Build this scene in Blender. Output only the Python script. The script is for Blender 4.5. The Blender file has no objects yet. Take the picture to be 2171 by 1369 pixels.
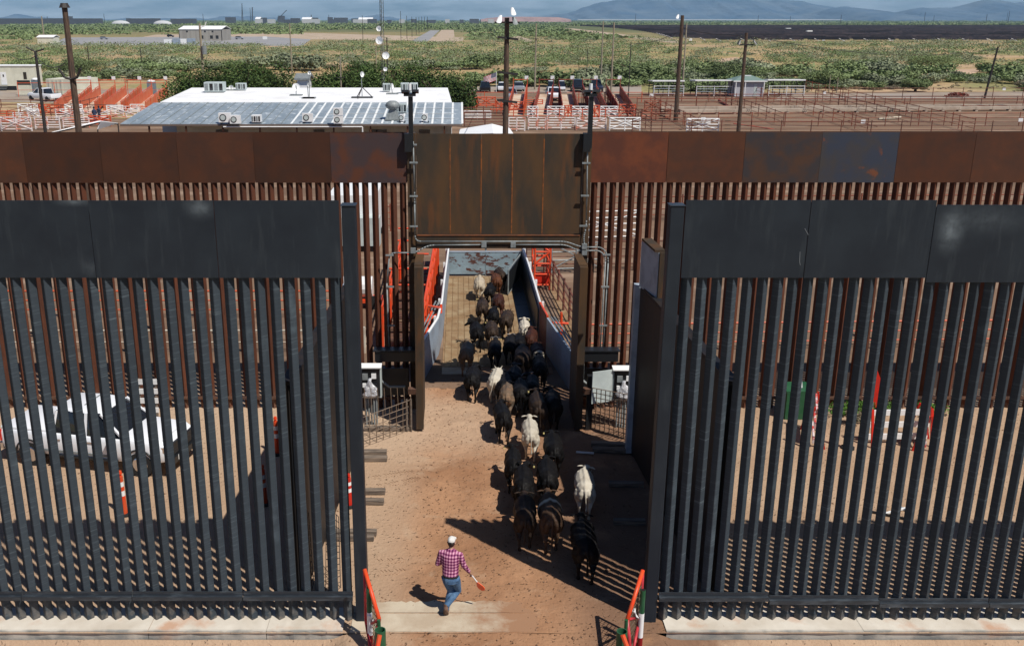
import bpy, math, random
import numpy as np
from mathutils import Vector, Matrix, noise as mnoise

random.seed(7)
rng = np.random.default_rng(7)
sc = bpy.context.scene
C = sc.collection
R = math.radians

# ------------------------------------------------------------------ camera
H = 11.83                      # height of the drone above the yard
F = 2061.0                     # focal length in photo pixels
CX, CY = 973.0, 684.5
P = R(17.31)
cam_d = bpy.data.cameras.new('camera')
cam = bpy.data.objects.new('camera', cam_d)
C.objects.link(cam)
cam_d.sensor_width = 36.0
cam_d.lens = F / 2171.0 * 36.0
cam_d.shift_x = (1085.5 - CX) / 2171.0
cam_d.clip_start = 0.5
cam_d.clip_end = 60000
cam.location = (0, 0, H)
cam.rotation_euler = (math.pi / 2 - P, 0, 0)
sc.camera = cam

# ------------------------------------------------------------------ sky and sun
SUN = Vector((0.479, -0.474, 1.0)).normalized()      # direction to the sun
w = bpy.data.worlds.new('World')
sc.world = w
w.use_nodes = True
nt = w.node_tree
for n in list(nt.nodes):
    nt.nodes.remove(n)
wo = nt.nodes.new('ShaderNodeOutputWorld')
bg = nt.nodes.new('ShaderNodeBackground')
sky = nt.nodes.new('ShaderNodeTexSky')
sky.sky_type = 'NISHITA'
sky.sun_disc = False
sky.sun_elevation = math.asin(SUN.z)
sky.sun_rotation = math.atan2(SUN.x, SUN.y)
sky.altitude = 1200
sky.air_density = 0.85
sky.dust_density = 1.6
sky.ozone_density = 2.5
geo = nt.nodes.new('ShaderNodeTexCoord')
mp = nt.nodes.new('ShaderNodeMapping')
mp.inputs['Scale'].default_value = (1.0, 1.0, 7.0)
ns = nt.nodes.new('ShaderNodeTexNoise')
ns.inputs['Scale'].default_value = 9.0
ns.inputs['Detail'].default_value = 7.0
ns.inputs['Roughness'].default_value = 0.58
rp = nt.nodes.new('ShaderNodeValToRGB')
rp.color_ramp.elements[0].position = 0.36
rp.color_ramp.elements[0].color = (0, 0, 0, 1)
rp.color_ramp.elements[1].position = 0.64
rp.color_ramp.elements[1].color = (0.8, 0.8, 0.8, 1)
mx = nt.nodes.new('ShaderNodeMix')
mx.data_type = 'RGBA'
nt.links.new(geo.outputs['Generated'], mp.inputs['Vector'])
nt.links.new(mp.outputs['Vector'], ns.inputs['Vector'])
nt.links.new(ns.outputs['Fac'], rp.inputs['Fac'])
sz = nt.nodes.new('ShaderNodeSeparateXYZ')
nt.links.new(geo.outputs['Generated'], sz.inputs[0])
az = nt.nodes.new('ShaderNodeMath')
az.operation = 'SUBTRACT'
az.use_clamp = True
az.inputs[0].default_value = 1.0
nt.links.new(sz.outputs['Z'], az.inputs[1])
pw_ = nt.nodes.new('ShaderNodeMath')
pw_.operation = 'POWER'
nt.links.new(az.outputs[0], pw_.inputs[0])
pw_.inputs[1].default_value = 5.0
cm_ = nt.nodes.new('ShaderNodeMath')
cm_.operation = 'MULTIPLY'
nt.links.new(rp.outputs['Color'], cm_.inputs[0])
nt.links.new(pw_.outputs[0], cm_.inputs[1])
nt.links.new(cm_.outputs[0], mx.inputs['Factor'])
tint = nt.nodes.new('ShaderNodeMix')
tint.data_type = 'RGBA'
tint.blend_type = 'MULTIPLY'
tint.inputs['Factor'].default_value = 1.0
tint.inputs[7].default_value = (0.82, 1.10, 1.45, 1)
nt.links.new(sky.outputs['Color'], tint.inputs[6])
nt.links.new(tint.outputs[2], mx.inputs[6])
mx.inputs[7].default_value = (11.5, 13.6, 15.6, 1)
nt.links.new(mx.outputs[2], bg.inputs['Color'])
bg.inputs['Strength'].default_value = 0.05
nt.links.new(bg.outputs['Background'], wo.inputs['Surface'])

sd = bpy.data.lights.new('sun', 'SUN')
sd.energy = 5.0
sd.angle = R(0.5)
sd.color = (1.0, 0.955, 0.88)
so = bpy.data.objects.new('sun', sd)
C.objects.link(so)
so.rotation_euler = SUN.to_track_quat('Z', 'Y').to_euler()
so.location = (20, -20, 60)

sc.view_settings.view_transform = 'Standard'
sc.view_settings.look = 'None'
sc.view_settings.gamma = 1.0
sc.view_settings.use_curve_mapping = False
sc.view_settings.exposure = 0.0
sc.cycles.max_bounces = 6
sc.cycles.diffuse_bounces = 3
sc.cycles.glossy_bounces = 2
sc.cycles.transparent_max_bounces = 8
sc.cycles.volume_bounces = 0


# ------------------------------------------------------------------ where photo points stand in the place
def ang(py):
    return P + math.atan((py - CY) / F)


def gp(px, py, z=0.0):
    y = (H - z) / math.tan(ang(py))
    d = y * math.cos(P) + (H - z) * math.sin(P)
    return Vector(((px - CX) * d / F, y, z))


def xat(px, y, z=0.0):
    return (px - CX) * (y * math.cos(P) + (H - z) * math.sin(P)) / F


def zat(py, y):
    return H - y * math.tan(ang(py))


def at(px, py, y):
    z = zat(py, y)
    return Vector((xat(px, y, z), y, z))


# ------------------------------------------------------------------ mesh helpers
class MB:
    def __init__(self):
        self.v = []
        self.f = []
        self.sm = False

    def add(self, vs, fs):
        n = len(self.v)
        self.v += [tuple(a) for a in vs]
        self.f += [tuple(i + n for i in f) for f in fs]
        return self

    def box(self, c, s, rz=0.0, rx=0.0, ry=0.0):
        m = Matrix.Rotation(rz, 3, 'Z') @ Matrix.Rotation(ry, 3, 'Y') @ Matrix.Rotation(rx, 3, 'X')
        c = Vector(c)
        vs = [c + m @ Vector((x * s[0] / 2, y * s[1] / 2, z * s[2] / 2)) for x in (-1, 1) for y in (-1, 1) for z in (-1, 1)]
        return self.add(vs, [(0, 1, 3, 2), (4, 6, 7, 5), (0, 4, 5, 1), (2, 3, 7, 6), (0, 2, 6, 4), (1, 5, 7, 3)])

    def hexa(self, bot, top):
        return self.add(list(bot) + list(top), [(3, 2, 1, 0), (4, 5, 6, 7), (0, 1, 5, 4), (1, 2, 6, 5), (2, 3, 7, 6), (3, 0, 4, 7)])

    def tube(self, p, q, r, n=8, r2=None, caps=True):
        p = Vector(p)
        q = Vector(q)
        r2 = r if r2 is None else r2
        d = (q - p).normalized()
        u = d.cross(Vector((0, 0, 1)))
        if u.length < 1e-3:
            u = Vector((1, 0, 0))
        u.normalize()
        v = d.cross(u)
        a = [p + (u * math.cos(2 * math.pi * i / n) + v * math.sin(2 * math.pi * i / n)) * r for i in range(n)]
        b = [q + (u * math.cos(2 * math.pi * i / n) + v * math.sin(2 * math.pi * i / n)) * r2 for i in range(n)]
        fs = [(i, (i + 1) % n, n + (i + 1) % n, n + i) for i in range(n)]
        if caps:
            fs += [tuple(range(n))[::-1], tuple(range(n, 2 * n))]
        return self.add(a + b, fs)

    def path(self, pts, r, n=6):
        for a, b in zip(pts[:-1], pts[1:]):
            self.tube(a, b, r, n)
        return self

    def beam(self, p, q, wd, ht, roll=0.0):
        p = Vector(p)
        q = Vector(q)
        d = (q - p).normalized()
        u = d.cross(Vector((0, 0, 1)))
        if u.length < 1e-3:
            u = Vector((1, 0, 0))
        u.normalize()
        v = u.cross(d)
        if roll:
            m = Matrix.Rotation(roll, 3, d)
            u = m @ u
            v = m @ v
        u = u * wd / 2
        v = v * ht / 2
        return self.hexa([p - u - v, p + u - v, q + u - v, q - u - v], [p - u + v, p + u + v, q + u + v, q - u + v])

    def prism(self, poly, d):
        """poly: 3-D points of a face, extruded by vector d"""
        n = len(poly)
        d = Vector(d)
        a = [Vector(p) for p in poly]
        return self.add(a + [p + d for p in a], [tuple(range(n))[::-1], tuple(range(n, 2 * n))] + [(i, (i + 1) % n, n + (i + 1) % n, n + i) for i in range(n)])

    def loft(self, rings, closed=True):
        """rings: list of (centre, a, b, uvec, vvec); ellipse a*u, b*v"""
        n = 12
        base = len(self.v)
        for c, a, b, u, v in rings:
            for i in range(n):
                t = 2 * math.pi * i / n
                self.v.append(tuple(Vector(c) + Vector(u) * a * math.cos(t) + Vector(v) * b * math.sin(t)))
        for k in range(len(rings) - 1):
            for i in range(n):
                self.f.append((base + k * n + i, base + k * n + (i + 1) % n, base + (k + 1) * n + (i + 1) % n, base + (k + 1) * n + i))
        self.f.append(tuple(base + i for i in range(n))[::-1])
        self.f.append(tuple(base + (len(rings) - 1) * n + i for i in range(n)))
        return self

    def limb(self, pts):
        """pts: list of (point, radius); rings across the run of the limb"""
        P_ = [Vector(p[0]) for p in pts]
        rings = []
        for i, (p, r) in enumerate(pts):
            d = (P_[min(i + 1, len(P_) - 1)] - P_[max(i - 1, 0)]).normalized()
            u = d.cross(Vector((0, 1, 0.03)))
            if u.length < 0.1:
                u = d.cross(Vector((1, 0, 0)))
            u.normalize()
            v = u.cross(d)
            ra, rb = (r, r) if not isinstance(r, tuple) else r
            rings.append((P_[i], ra, rb, u, v))
        return self.loft(rings)

    def mesh(self, name, off=(0, 0, 0), smooth=False):
        me = bpy.data.meshes.new(name)
        v = np.array(self.v, dtype=np.float64) - np.array(off)
        me.from_pydata(v.tolist(), [], self.f)
        if smooth or self.sm:
            me.polygons.foreach_set('use_smooth', [True] * len(me.polygons))
        me.update()
        return me

    def build(self, name, m, parent=None, smooth=False, local=False, flip=True):
        """one mesh object; vertices are in world metres unless local"""
        if parent is not None:
            off = (0, 0, 0)
            if not local:
                off = Vector(parent.location)
                if parent.parent:
                    off = off + Vector(parent.parent.location)
        elif local:
            off = (0, 0, 0)
        else:
            a = np.array(self.v)
            off = ((a[:, 0].min() + a[:, 0].max()) / 2, (a[:, 1].min() + a[:, 1].max()) / 2, a[:, 2].min())
        me = self.mesh(name, off, smooth)
        me.materials.append(m)
        o = bpy.data.objects.new(name, me)
        C.objects.link(o)
        if parent is not None:
            o.parent = parent
        elif not local:
            o.location = off
        fixn(me)
        return o


def fixn(me):
    import bmesh
    b = bmesh.new()
    b.from_mesh(me)
    bmesh.ops.recalc_face_normals(b, faces=b.faces)
    b.to_mesh(me)
    b.free()


def raw(name, v, f, m, parent=None, loc=None):
    me = bpy.data.meshes.new(name)
    v = np.asarray(v, dtype=np.float32)
    f = np.asarray(f, dtype=np.int32)
    k = f.shape[1]
    me.vertices.add(len(v))
    me.vertices.foreach_set('co', v.ravel())
    me.loops.add(f.size)
    me.loops.foreach_set('vertex_index', f.ravel())
    me.polygons.add(len(f))
    me.polygons.foreach_set('loop_start', np.arange(len(f)) * k)
    me.polygons.foreach_set('loop_total', np.full(len(f), k))
    me.update(calc_edges=True)
    me.materials.append(m)
    o = bpy.data.objects.new(name, me)
    C.objects.link(o)
    if parent is not None:
        o.parent = parent
    if loc is not None:
        o.location = loc
    return o


def tag(o, label, cat, group=None, kind=None):
    if label:
        o['label'] = label
    if cat:
        o['category'] = cat
    if group:
        o['group'] = group
    if kind:
        o['kind'] = kind
    return o


def thing(name, loc, label, cat, group=None, rz=0.0):
    o = bpy.data.objects.new(name, None)
    C.objects.link(o)
    o.empty_display_size = 0.2
    o.location = loc
    o.rotation_euler = (0, 0, rz)
    return tag(o, label, cat, group)


def struct(o, kind='structure'):
    o['kind'] = kind
    return o


def dup(o, parent=None, **kw):
    c = o.copy()
    C.objects.link(c)
    if parent is not None:
        c.parent = parent
    for ch in list(o.children):
        dup(ch, c)
    return c


def piece(src, name, parent, loc, rot=None, scale=None):
    """a further object that shares the mesh of src"""
    o = bpy.data.objects.new(name, src.data)
    C.objects.link(o)
    o.parent = parent
    o.location = loc
    if rot:
        o.rotation_euler = rot
    if scale:
        o.scale = scale
    return o


# ------------------------------------------------------------------ materials
def mat(name, c1, c2=None, scale=4.0, lo=0.4, hi=0.6, rough=0.7, metal=0.0, stretch=(1, 1, 1), detail=5.0,
        bump=0.0, bscale=30.0, bstretch=None, c3=None, s3=1.0, lo3=0.5, hi3=0.7, st3=(1, 1, 1), spec=0.3, coord='Object',
        rand=True, dist=0.02, vary=0.0, rough2=None):
    m = bpy.data.materials.new(name)
    m.use_nodes = True
    nt = m.node_tree
    b = nt.nodes['Principled BSDF']
    b.inputs['Roughness'].default_value = rough
    b.inputs['Metallic'].default_value = metal
    b.inputs['Specular IOR Level'].default_value = spec
    tc = nt.nodes.new('ShaderNodeTexCoord')
    if coord == 'World':
        g = nt.nodes.new('ShaderNodeNewGeometry')
        vec = g.outputs['Position']
    else:
        vec = tc.outputs[coord]
    if rand and coord != 'World':
        oi = nt.nodes.new('ShaderNodeObjectInfo')
        ml = nt.nodes.new('ShaderNodeVectorMath')
        ml.operation = 'MULTIPLY_ADD'
        nt.links.new(oi.outputs['Random'], ml.inputs[0])
        ml.inputs[1].default_value = (91.7, 53.1, 37.9)
        nt.links.new(vec, ml.inputs[2])
        vec = ml.outputs[0]

    def nz(sca, st, det=detail):
        mpn = nt.nodes.new('ShaderNodeMapping')
        mpn.inputs['Scale'].default_value = st
        nt.links.new(vec, mpn.inputs['Vector'])
        t = nt.nodes.new('ShaderNodeTexNoise')
        t.inputs['Scale'].default_value = sca
        t.inputs['Detail'].default_value = det
        t.inputs['Roughness'].default_value = 0.6
        nt.links.new(mpn.outputs['Vector'], t.inputs['Vector'])
        return t.outputs['Fac']

    def ramp(fac, a, z):
        r = nt.nodes.new('ShaderNodeMapRange')
        r.inputs['From Min'].default_value = a
        r.inputs['From Max'].default_value = z
        nt.links.new(fac, r.inputs['Value'])
        return r.outputs['Result']

    def mixc(fac, a, z):
        x = nt.nodes.new('ShaderNodeMix')
        x.data_type = 'RGBA'
        if isinstance(fac, float):
            x.inputs['Factor'].default_value = fac
        else:
            nt.links.new(fac, x.inputs['Factor'])
        for i, q in ((6, a), (7, z)):
            if isinstance(q, tuple):
                x.inputs[i].default_value = (*q, 1)
            else:
                nt.links.new(q, x.inputs[i])
        return x.outputs[2]
    col = c1
    m['_'] = 0
    if c2 is not None:
        f2 = ramp(nz(scale, stretch), lo, hi)
        col = mixc(f2, c1, c2)
        if rough2 is not None:
            rr = nt.nodes.new('ShaderNodeMapRange')
            rr.inputs['To Min'].default_value = rough
            rr.inputs['To Max'].default_value = rough2
            nt.links.new(f2, rr.inputs['Value'])
            nt.links.new(rr.outputs['Result'], b.inputs['Roughness'])
    if c3 is not None:
        col = mixc(ramp(nz(s3, st3), lo3, hi3), col, c3)
    if vary:
        oi2 = nt.nodes.new('ShaderNodeObjectInfo')
        hs = nt.nodes.new('ShaderNodeHueSaturation')
        rr = nt.nodes.new('ShaderNodeMapRange')
        rr.inputs['To Min'].default_value = 1 - vary
        rr.inputs['To Max'].default_value = 1 + vary
        nt.links.new(oi2.outputs['Random'], rr.inputs['Value'])
        nt.links.new(rr.outputs['Result'], hs.inputs['Value'])
        if isinstance(col, tuple):
            hs.inputs['Color'].default_value = (*col, 1)
        else:
            nt.links.new(col, hs.inputs['Color'])
        col = hs.outputs['Color']
    if isinstance(col, tuple):
        b.inputs['Base Color'].default_value = (*col, 1)
    else:
        nt.links.new(col, b.inputs['Base Color'])
    if bump:
        bn = nt.nodes.new('ShaderNodeBump')
        bn.inputs['Strength'].default_value = bump
        bn.inputs['Distance'].default_value = dist
        nt.links.new(nz(bscale, bstretch or stretch), bn.inputs['Height'])
        nt.links.new(bn.outputs['Normal'], b.inputs['Normal'])
    del m['_']
    return m


M = {}
M['rust'] = mat('rusted_steel', (0.085, 0.030, 0.014), (0.055, 0.025, 0.016), scale=2.2, lo=0.35, hi=0.65, rough=0.75, bump=0.15, bscale=60, c3=(0.11, 0.037, 0.015), s3=1.1, lo3=0.55, hi3=0.75, vary=0.25, spec=0.25)
M['rust_bollard'] = mat('rusted_bollard_steel', (0.12, 0.040, 0.020), (0.075, 0.029, 0.017), scale=5, stretch=(1, 1, 0.25), lo=0.35, hi=0.65, rough=0.75, bump=0.1, bscale=50, vary=0.2, spec=0.25)
M['rust_brown'] = mat('brown_weathered_steel', (0.088, 0.046, 0.019), (0.040, 0.031, 0.022), scale=1.3, stretch=(1, 1, 0.35), lo=0.38, hi=0.62, rough=0.7, bump=0.12, bscale=50, c3=(0.125, 0.048, 0.016), s3=1.5, lo3=0.55, hi3=0.72, st3=(1.6, 1, 0.22), spec=0.3)
M['rust_dark'] = mat('dark_mill_steel', (0.040, 0.033, 0.034), (0.075, 0.036, 0.02), scale=2.0, lo=0.4, hi=0.6, rough=0.6, spec=0.35)
M['rust_blue'] = mat('blue_grey_mill_scale_steel', (0.036, 0.043, 0.064), (0.055, 0.046, 0.042), scale=1.6, lo=0.42, hi=0.62, rough=0.55, c3=(0.16, 0.055, 0.025), s3=2.3, lo3=0.60, hi3=0.68, spec=0.4)
M['paint'] = mat('charcoal_paint', (0.012, 0.017, 0.025), (0.018, 0.025, 0.034), scale=1.2, lo=0.4, hi=0.7, rough=0.5, bump=0.05, bscale=120, spec=0.3, c3=(0.032, 0.040, 0.048), s3=2.2, lo3=0.55, hi3=0.8, st3=(3, 1, .35))
M['bollard'] = mat('charcoal_bollard_paint', (0.040, 0.051, 0.062), (0.12, 0.15, 0.17), scale=9, stretch=(0.15, 0.15, 5), lo=0.56, hi=0.78, rough=0.6, bump=0.12, bscale=12, bstretch=(0.1, 0.1, 7), c3=(0.10, 0.13, 0.15), s3=1.1, lo3=0.60, hi3=0.9, spec=0.15, vary=0.12, dist=0.01)
M['concrete'] = mat('pale_concrete', (0.56, 0.52, 0.44), (0.42, 0.38, 0.32), scale=1.4, lo=0.4, hi=0.7, rough=0.9, bump=0.3, bscale=40, c3=(0.44, 0.30, 0.21), s3=0.7, lo3=0.5, hi3=0.7, coord='World')
M['concrete_face'] = mat('stained_concrete', (0.40, 0.39, 0.35), (0.22, 0.22, 0.21), scale=3.0, lo=0.5, hi=0.72, rough=0.9, bump=0.4, bscale=30, coord='World')
M['orange'] = mat('orange_pipe_paint', (0.62, 0.10, 0.035), (0.42, 0.08, 0.04), scale=3, lo=0.45, hi=0.7, rough=0.5)
M['red'] = mat('red_paint', (0.55, 0.025, 0.012), (0.40, 0.03, 0.02), scale=5, lo=0.45, hi=0.75, rough=0.4)
M['orange_red'] = mat('orange_red_paint', (0.75, 0.06, 0.015), (0.62, 0.09, 0.03), scale=5, rough=0.4)
M['green'] = mat('green_paint', (0.015, 0.085, 0.035), (0.03, 0.10, 0.05), scale=4, rough=0.45)
M['white'] = mat('white_paint', (0.78, 0.78, 0.77), (0.62, 0.60, 0.57), scale=2, lo=0.55, hi=0.8, rough=0.45)
M['pink'] = mat('faded_red_white_pipe', (0.72, 0.66, 0.64), (0.60, 0.20, 0.13), scale=1.3, lo=0.50, hi=0.60, rough=0.5, coord='World')
M['galv'] = mat('galvanised_steel', (0.27, 0.29, 0.29), (0.19, 0.21, 0.21), scale=6, rough=0.6, metal=0.2)
M['black'] = mat('black_metal', (0.012, 0.013, 0.015), rough=0.4, spec=0.5)
M['pipe_rust'] = mat('rusty_pipe', (0.30, 0.085, 0.045), (0.17, 0.06, 0.04), scale=1.5, rough=0.7, coord='World')
M['pipe_brown'] = mat('brown_pipe', (0.19, 0.065, 0.042), (0.11, 0.05, 0.036), scale=1.5, rough=0.7, coord='World')
M['wood'] = mat('weathered_timber', (0.22, 0.17, 0.13), (0.10, 0.08, 0.065), scale=6, stretch=(0.3, 4, 4), rough=0.85, bump=0.3, bscale=20)
M['pole'] = mat('creosote_pole_wood', (0.12, 0.075, 0.05), (0.06, 0.042, 0.032), scale=5, stretch=(3, 3, 0.4), rough=0.85)
M['pole_pale'] = mat('bleached_pole_wood', (0.33, 0.28, 0.20), (0.24, 0.20, 0.15), scale=5, stretch=(3, 3, 0.4), rough=0.85)
M['pole_dark'] = mat('dark_iron_pole', (0.035, 0.03, 0.028), rough=0.6)
M['bluewall'] = mat('pale_blue_painted_steel', (0.30, 0.36, 0.43), (0.22, 0.25, 0.29), scale=1.5, lo=0.45, hi=0.7, rough=0.5, c3=(0.14, 0.09, 0.07), s3=4, lo3=0.64, hi3=0.72)

M['weld'] = mat('orange_rust_seam', (0.26, 0.085, 0.02), (0.13, 0.05, 0.02), scale=7, rough=0.8)
M['orange_rust'] = mat('orange_rust', (0.16, 0.055, 0.02), (0.09, 0.04, 0.02), scale=5, rough=0.8)
M['rust_brown2'] = M['rust_brown']
M['rust_dark2'] = mat('smoke_dark_rust', (0.055, 0.035, 0.035), (0.10, 0.035, 0.018), scale=1.6, lo=0.45, hi=0.62, rough=0.65, spec=0.3)
M['lime'] = mat('safety_yellow', (0.6, 0.55, 0.1))
M['reflective'] = mat('reflective_white', (0.8, 0.8, 0.8), rough=0.3)
M['glass'] = mat('dark_glass', (0.012, 0.015, 0.02), rough=0.08, spec=0.8)
M['tyre'] = mat('tyre_rubber', (0.02, 0.02, 0.02), rough=0.85)
M['chrome'] = mat('chrome', (0.6, 0.6, 0.62), rough=0.15, metal=1.0)
M['carwhite'] = mat('white_car_paint', (0.78, 0.80, 0.84), rough=0.2, spec=0.6)
M['panelgrey'] = mat('pale_grey_cabinet', (0.50, 0.56, 0.54), (0.42, 0.47, 0.46), scale=2, rough=0.5)
M['beige'] = mat('beige_paint', (0.62, 0.57, 0.44), (0.52, 0.47, 0.36), scale=1, rough=0.6)
M['wire'] = mat('rusty_mesh_wire', (0.16, 0.11, 0.075), rough=0.6)
M['darkwire'] = mat('dark_mesh_wire', (0.05, 0.04, 0.035), rough=0.6)
M['bunk'] = mat('pale_bunk_concrete', (0.46, 0.38, 0.30), (0.34, 0.27, 0.21), scale=.5, rough=.9, coord='World')
M['cream_wall'] = mat('cream_painted_wall', (0.66, 0.64, 0.52), (0.58, 0.56, 0.45), scale=.8, rough=.6)
M['shedgrey'] = mat('lilac_grey_wall', (0.42, 0.42, 0.45), (0.36, 0.36, 0.40), scale=.8, rough=.7)
M['greenroof'] = mat('pale_green_roof', (0.17, 0.24, 0.21), rough=.5)
M['toilet'] = mat('grey_blue_plastic', (0.16, 0.20, 0.24), rough=.5)
M['sand'] = mat('pink_sand', (0.52, 0.36, 0.25), (0.44, 0.30, 0.2), scale=.1, rough=.95, coord='World')
# ------------------------------------------------------------------ ground
def ground_mat():
    m = bpy.data.materials.new('desert_ground')
    m.use_nodes = True
    nt = m.node_tree
    L = nt.links.new
    b = nt.nodes['Principled BSDF']
    b.inputs['Roughness'].default_value = 0.95
    b.inputs['Specular IOR Level'].default_value = 0.1
    g = nt.nodes.new('ShaderNodeNewGeometry')

    def nz(s, det=5, st=(1, 1, 1), ro=0.6):
        mpn = nt.nodes.new('ShaderNodeMapping')
        mpn.inputs['Scale'].default_value = st
        L(g.outputs['Position'], mpn.inputs['Vector'])
        t = nt.nodes.new('ShaderNodeTexNoise')
        t.inputs['Scale'].default_value = s
        t.inputs['Detail'].default_value = det
        t.inputs['Roughness'].default_value = ro
        L(mpn.outputs['Vector'], t.inputs['Vector'])
        return t.outputs['Fac']

    def rg(f, a, z):
        r = nt.nodes.new('ShaderNodeMapRange')
        r.inputs['From Min'].default_value = a
        r.inputs['From Max'].default_value = z
        L(f, r.inputs['Value'])
        return r.outputs['Result']

    def mixc(f, a, z):
        x = nt.nodes.new('ShaderNodeMix')
        x.data_type = 'RGBA'
        L(f, x.inputs['Factor'])
        for i, q in ((6, a), (7, z)):
            if isinstance(q, tuple):
                x.inputs[i].default_value = (*q, 1)
            else:
                L(q, x.inputs[i])
        return x.outputs[2]
    c = mixc(rg(nz(0.018, 6), 0.42, 0.60), (0.40, 0.285, 0.135), (0.47, 0.325, 0.20))
    c = mixc(rg(nz(0.035, 7, (1, 0.5, 1)), 0.47, 0.58), c, (0.27, 0.25, 0.11))
    c = mixc(rg(nz(0.6, 4), 0.50, 0.72), c, (0.16, 0.135, 0.07))
    # farther off the scrub closes up into one green
    sx = nt.nodes.new('ShaderNodeSeparateXYZ')
    L(g.outputs['Position'], sx.inputs[0])
    far = rg(sx.outputs['Y'], 380, 1300)
    fm = nt.nodes.new('ShaderNodeMath')
    fm.operation = 'MULTIPLY'
    L(far, fm.inputs[0])
    L(rg(nz(0.004, 6, (0.5, 1.5, 1)), 0.25, 0.50), fm.inputs[1])
    c = mixc(fm.outputs[0], c, (0.105, 0.125, 0.058))
    L(c, b.inputs['Base Color'])
    bn = nt.nodes.new('ShaderNodeBump')
    bn.inputs['Strength'].default_value = 0.6
    bn.inputs['Distance'].default_value = 0.3
    L(nz(0.8, 6), bn.inputs['Height'])
    L(bn.outputs['Normal'], b.inputs['Normal'])
    return m


M['desert'] = ground_mat()


def yard_mat():
    """packed dirt of the crossing yard: paler dust by the concrete, darker trampled soil, hoof marks and pebbles"""
    m = bpy.data.materials.new('trampled_dirt')
    m.use_nodes = True
    nt = m.node_tree
    L = nt.links.new
    b = nt.nodes['Principled BSDF']
    b.inputs['Roughness'].default_value = 0.95
    b.inputs['Specular IOR Level'].default_value = 0.12
    g = nt.nodes.new('ShaderNodeNewGeometry')
    sx = nt.nodes.new('ShaderNodeSeparateXYZ')
    L(g.outputs['Position'], sx.inputs[0])

    def nz(s, det=5, st=(1, 1, 1), ro=0.6):
        mpn = nt.nodes.new('ShaderNodeMapping')
        mpn.inputs['Scale'].default_value = st
        L(g.outputs['Position'], mpn.inputs['Vector'])
        t = nt.nodes.new('ShaderNodeTexNoise')
        t.inputs['Scale'].default_value = s
        t.inputs['Detail'].default_value = det
        t.inputs['Roughness'].default_value = ro
        L(mpn.outputs['Vector'], t.inputs['Vector'])
        return t.outputs['Fac']

    def math_(op, a, z):
        x = nt.nodes.new('ShaderNodeMath')
        x.operation = op
        x.use_clamp = op in ('MULTIPLY', 'SUBTRACT')
        for i, q in ((0, a), (1, z)):
            if isinstance(q, (int, float)):
                x.inputs[i].default_value = q
            else:
                L(q, x.inputs[i])
        return x.outputs[0]

    def rg(f, a, z, u=0.0, v=1.0):
        r = nt.nodes.new('ShaderNodeMapRange')
        r.interpolation_type = 'SMOOTHSTEP'
        r.inputs['From Min'].default_value = a
        r.inputs['From Max'].default_value = z
        r.inputs['To Min'].default_value = u
        r.inputs['To Max'].default_value = v
        L(f, r.inputs['Value'])
        return r.outputs['Result']

    def mixc(f, a, z):
        x = nt.nodes.new('ShaderNodeMix')
        x.data_type = 'RGBA'
        L(f, x.inputs['Factor'])
        for i, q in ((6, a), (7, z)):
            if isinstance(q, tuple):
                x.inputs[i].default_value = (*q, 1)
            else:
                L(q, x.inputs[i])
        return x.outputs[2]
    X, Y = sx.outputs['X'], sx.outputs['Y']
    base = mixc(rg(nz(0.5, 5), 0.35, 0.65), (0.43, 0.30, 0.20), (0.36, 0.24, 0.155))       # side yards, tan
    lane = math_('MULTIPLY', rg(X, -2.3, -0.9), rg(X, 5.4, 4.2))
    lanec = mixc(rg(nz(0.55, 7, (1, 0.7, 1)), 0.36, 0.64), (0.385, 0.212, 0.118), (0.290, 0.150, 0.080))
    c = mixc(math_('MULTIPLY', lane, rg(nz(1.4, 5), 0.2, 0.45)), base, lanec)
    # right of the lane, dung soil with the shade there painted in darker
    shade_mud = math_('MULTIPLY', math_('MULTIPLY', rg(X, 1.6, 3.3), rg(X, 6.2, 5.4)), rg(nz(0.8, 6), 0.25, 0.50))
    c = mixc(shade_mud, c, (0.20, 0.115, 0.072))
    # paler dust patches and the swept strip at the left post
    pale = math_('MULTIPLY', rg(nz(0.45, 6, (0.6, 1.4, 1)), 0.56, 0.70), 0.38)
    c = mixc(pale, c, (0.46, 0.34, 0.235))
    tan = math_('MULTIPLY', rg(X, -0.5, -1.6), 0.55)
    c = mixc(tan, c, (0.42, 0.29, 0.195))
    near = math_('MULTIPLY', math_('MULTIPLY', rg(Y, 24.3, 26.8), rg(Y, 30.5, 28.6)), math_('MULTIPLY', rg(X, 2.6, 0.2), 0.55))
    c = mixc(near, c, (0.50, 0.37, 0.26))
    # clods and droppings
    vo = nt.nodes.new('ShaderNodeTexVoronoi')
    vo.inputs['Scale'].default_value = 7.0
    wv = nt.nodes.new('ShaderNodeVectorMath')
    wv.operation = 'ADD'
    L(g.outputs['Position'], wv.inputs[0])
    nn = nt.nodes.new('ShaderNodeTexNoise')
    nn.inputs['Scale'].default_value = 6
    L(g.outputs['Position'], nn.inputs['Vector'])
    nm = nt.nodes.new('ShaderNodeVectorMath')
    nm.operation = 'SCALE'
    nm.inputs['Scale'].default_value = 0.22
    L(nn.outputs['Color'], nm.inputs[0])
    L(nm.outputs[0], wv.inputs[1])
    L(wv.outputs[0], vo.inputs['Vector'])
    spot = math_('MULTIPLY', rg(vo.outputs['Distance'], 0.23, 0.10), rg(nz(2.2, 3), 0.46, 0.58))
    spot = math_('MULTIPLY', spot, math_('MULTIPLY', lane, 0.75))
    c = mixc(spot, c, (0.13, 0.07, 0.042))
    fine = rg(nz(26, 4), 0.50, 0.72)
    c = mixc(math_('MULTIPLY', fine, 0.28), c, (0.20, 0.12, 0.075))
    L(c, b.inputs['Base Color'])
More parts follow.
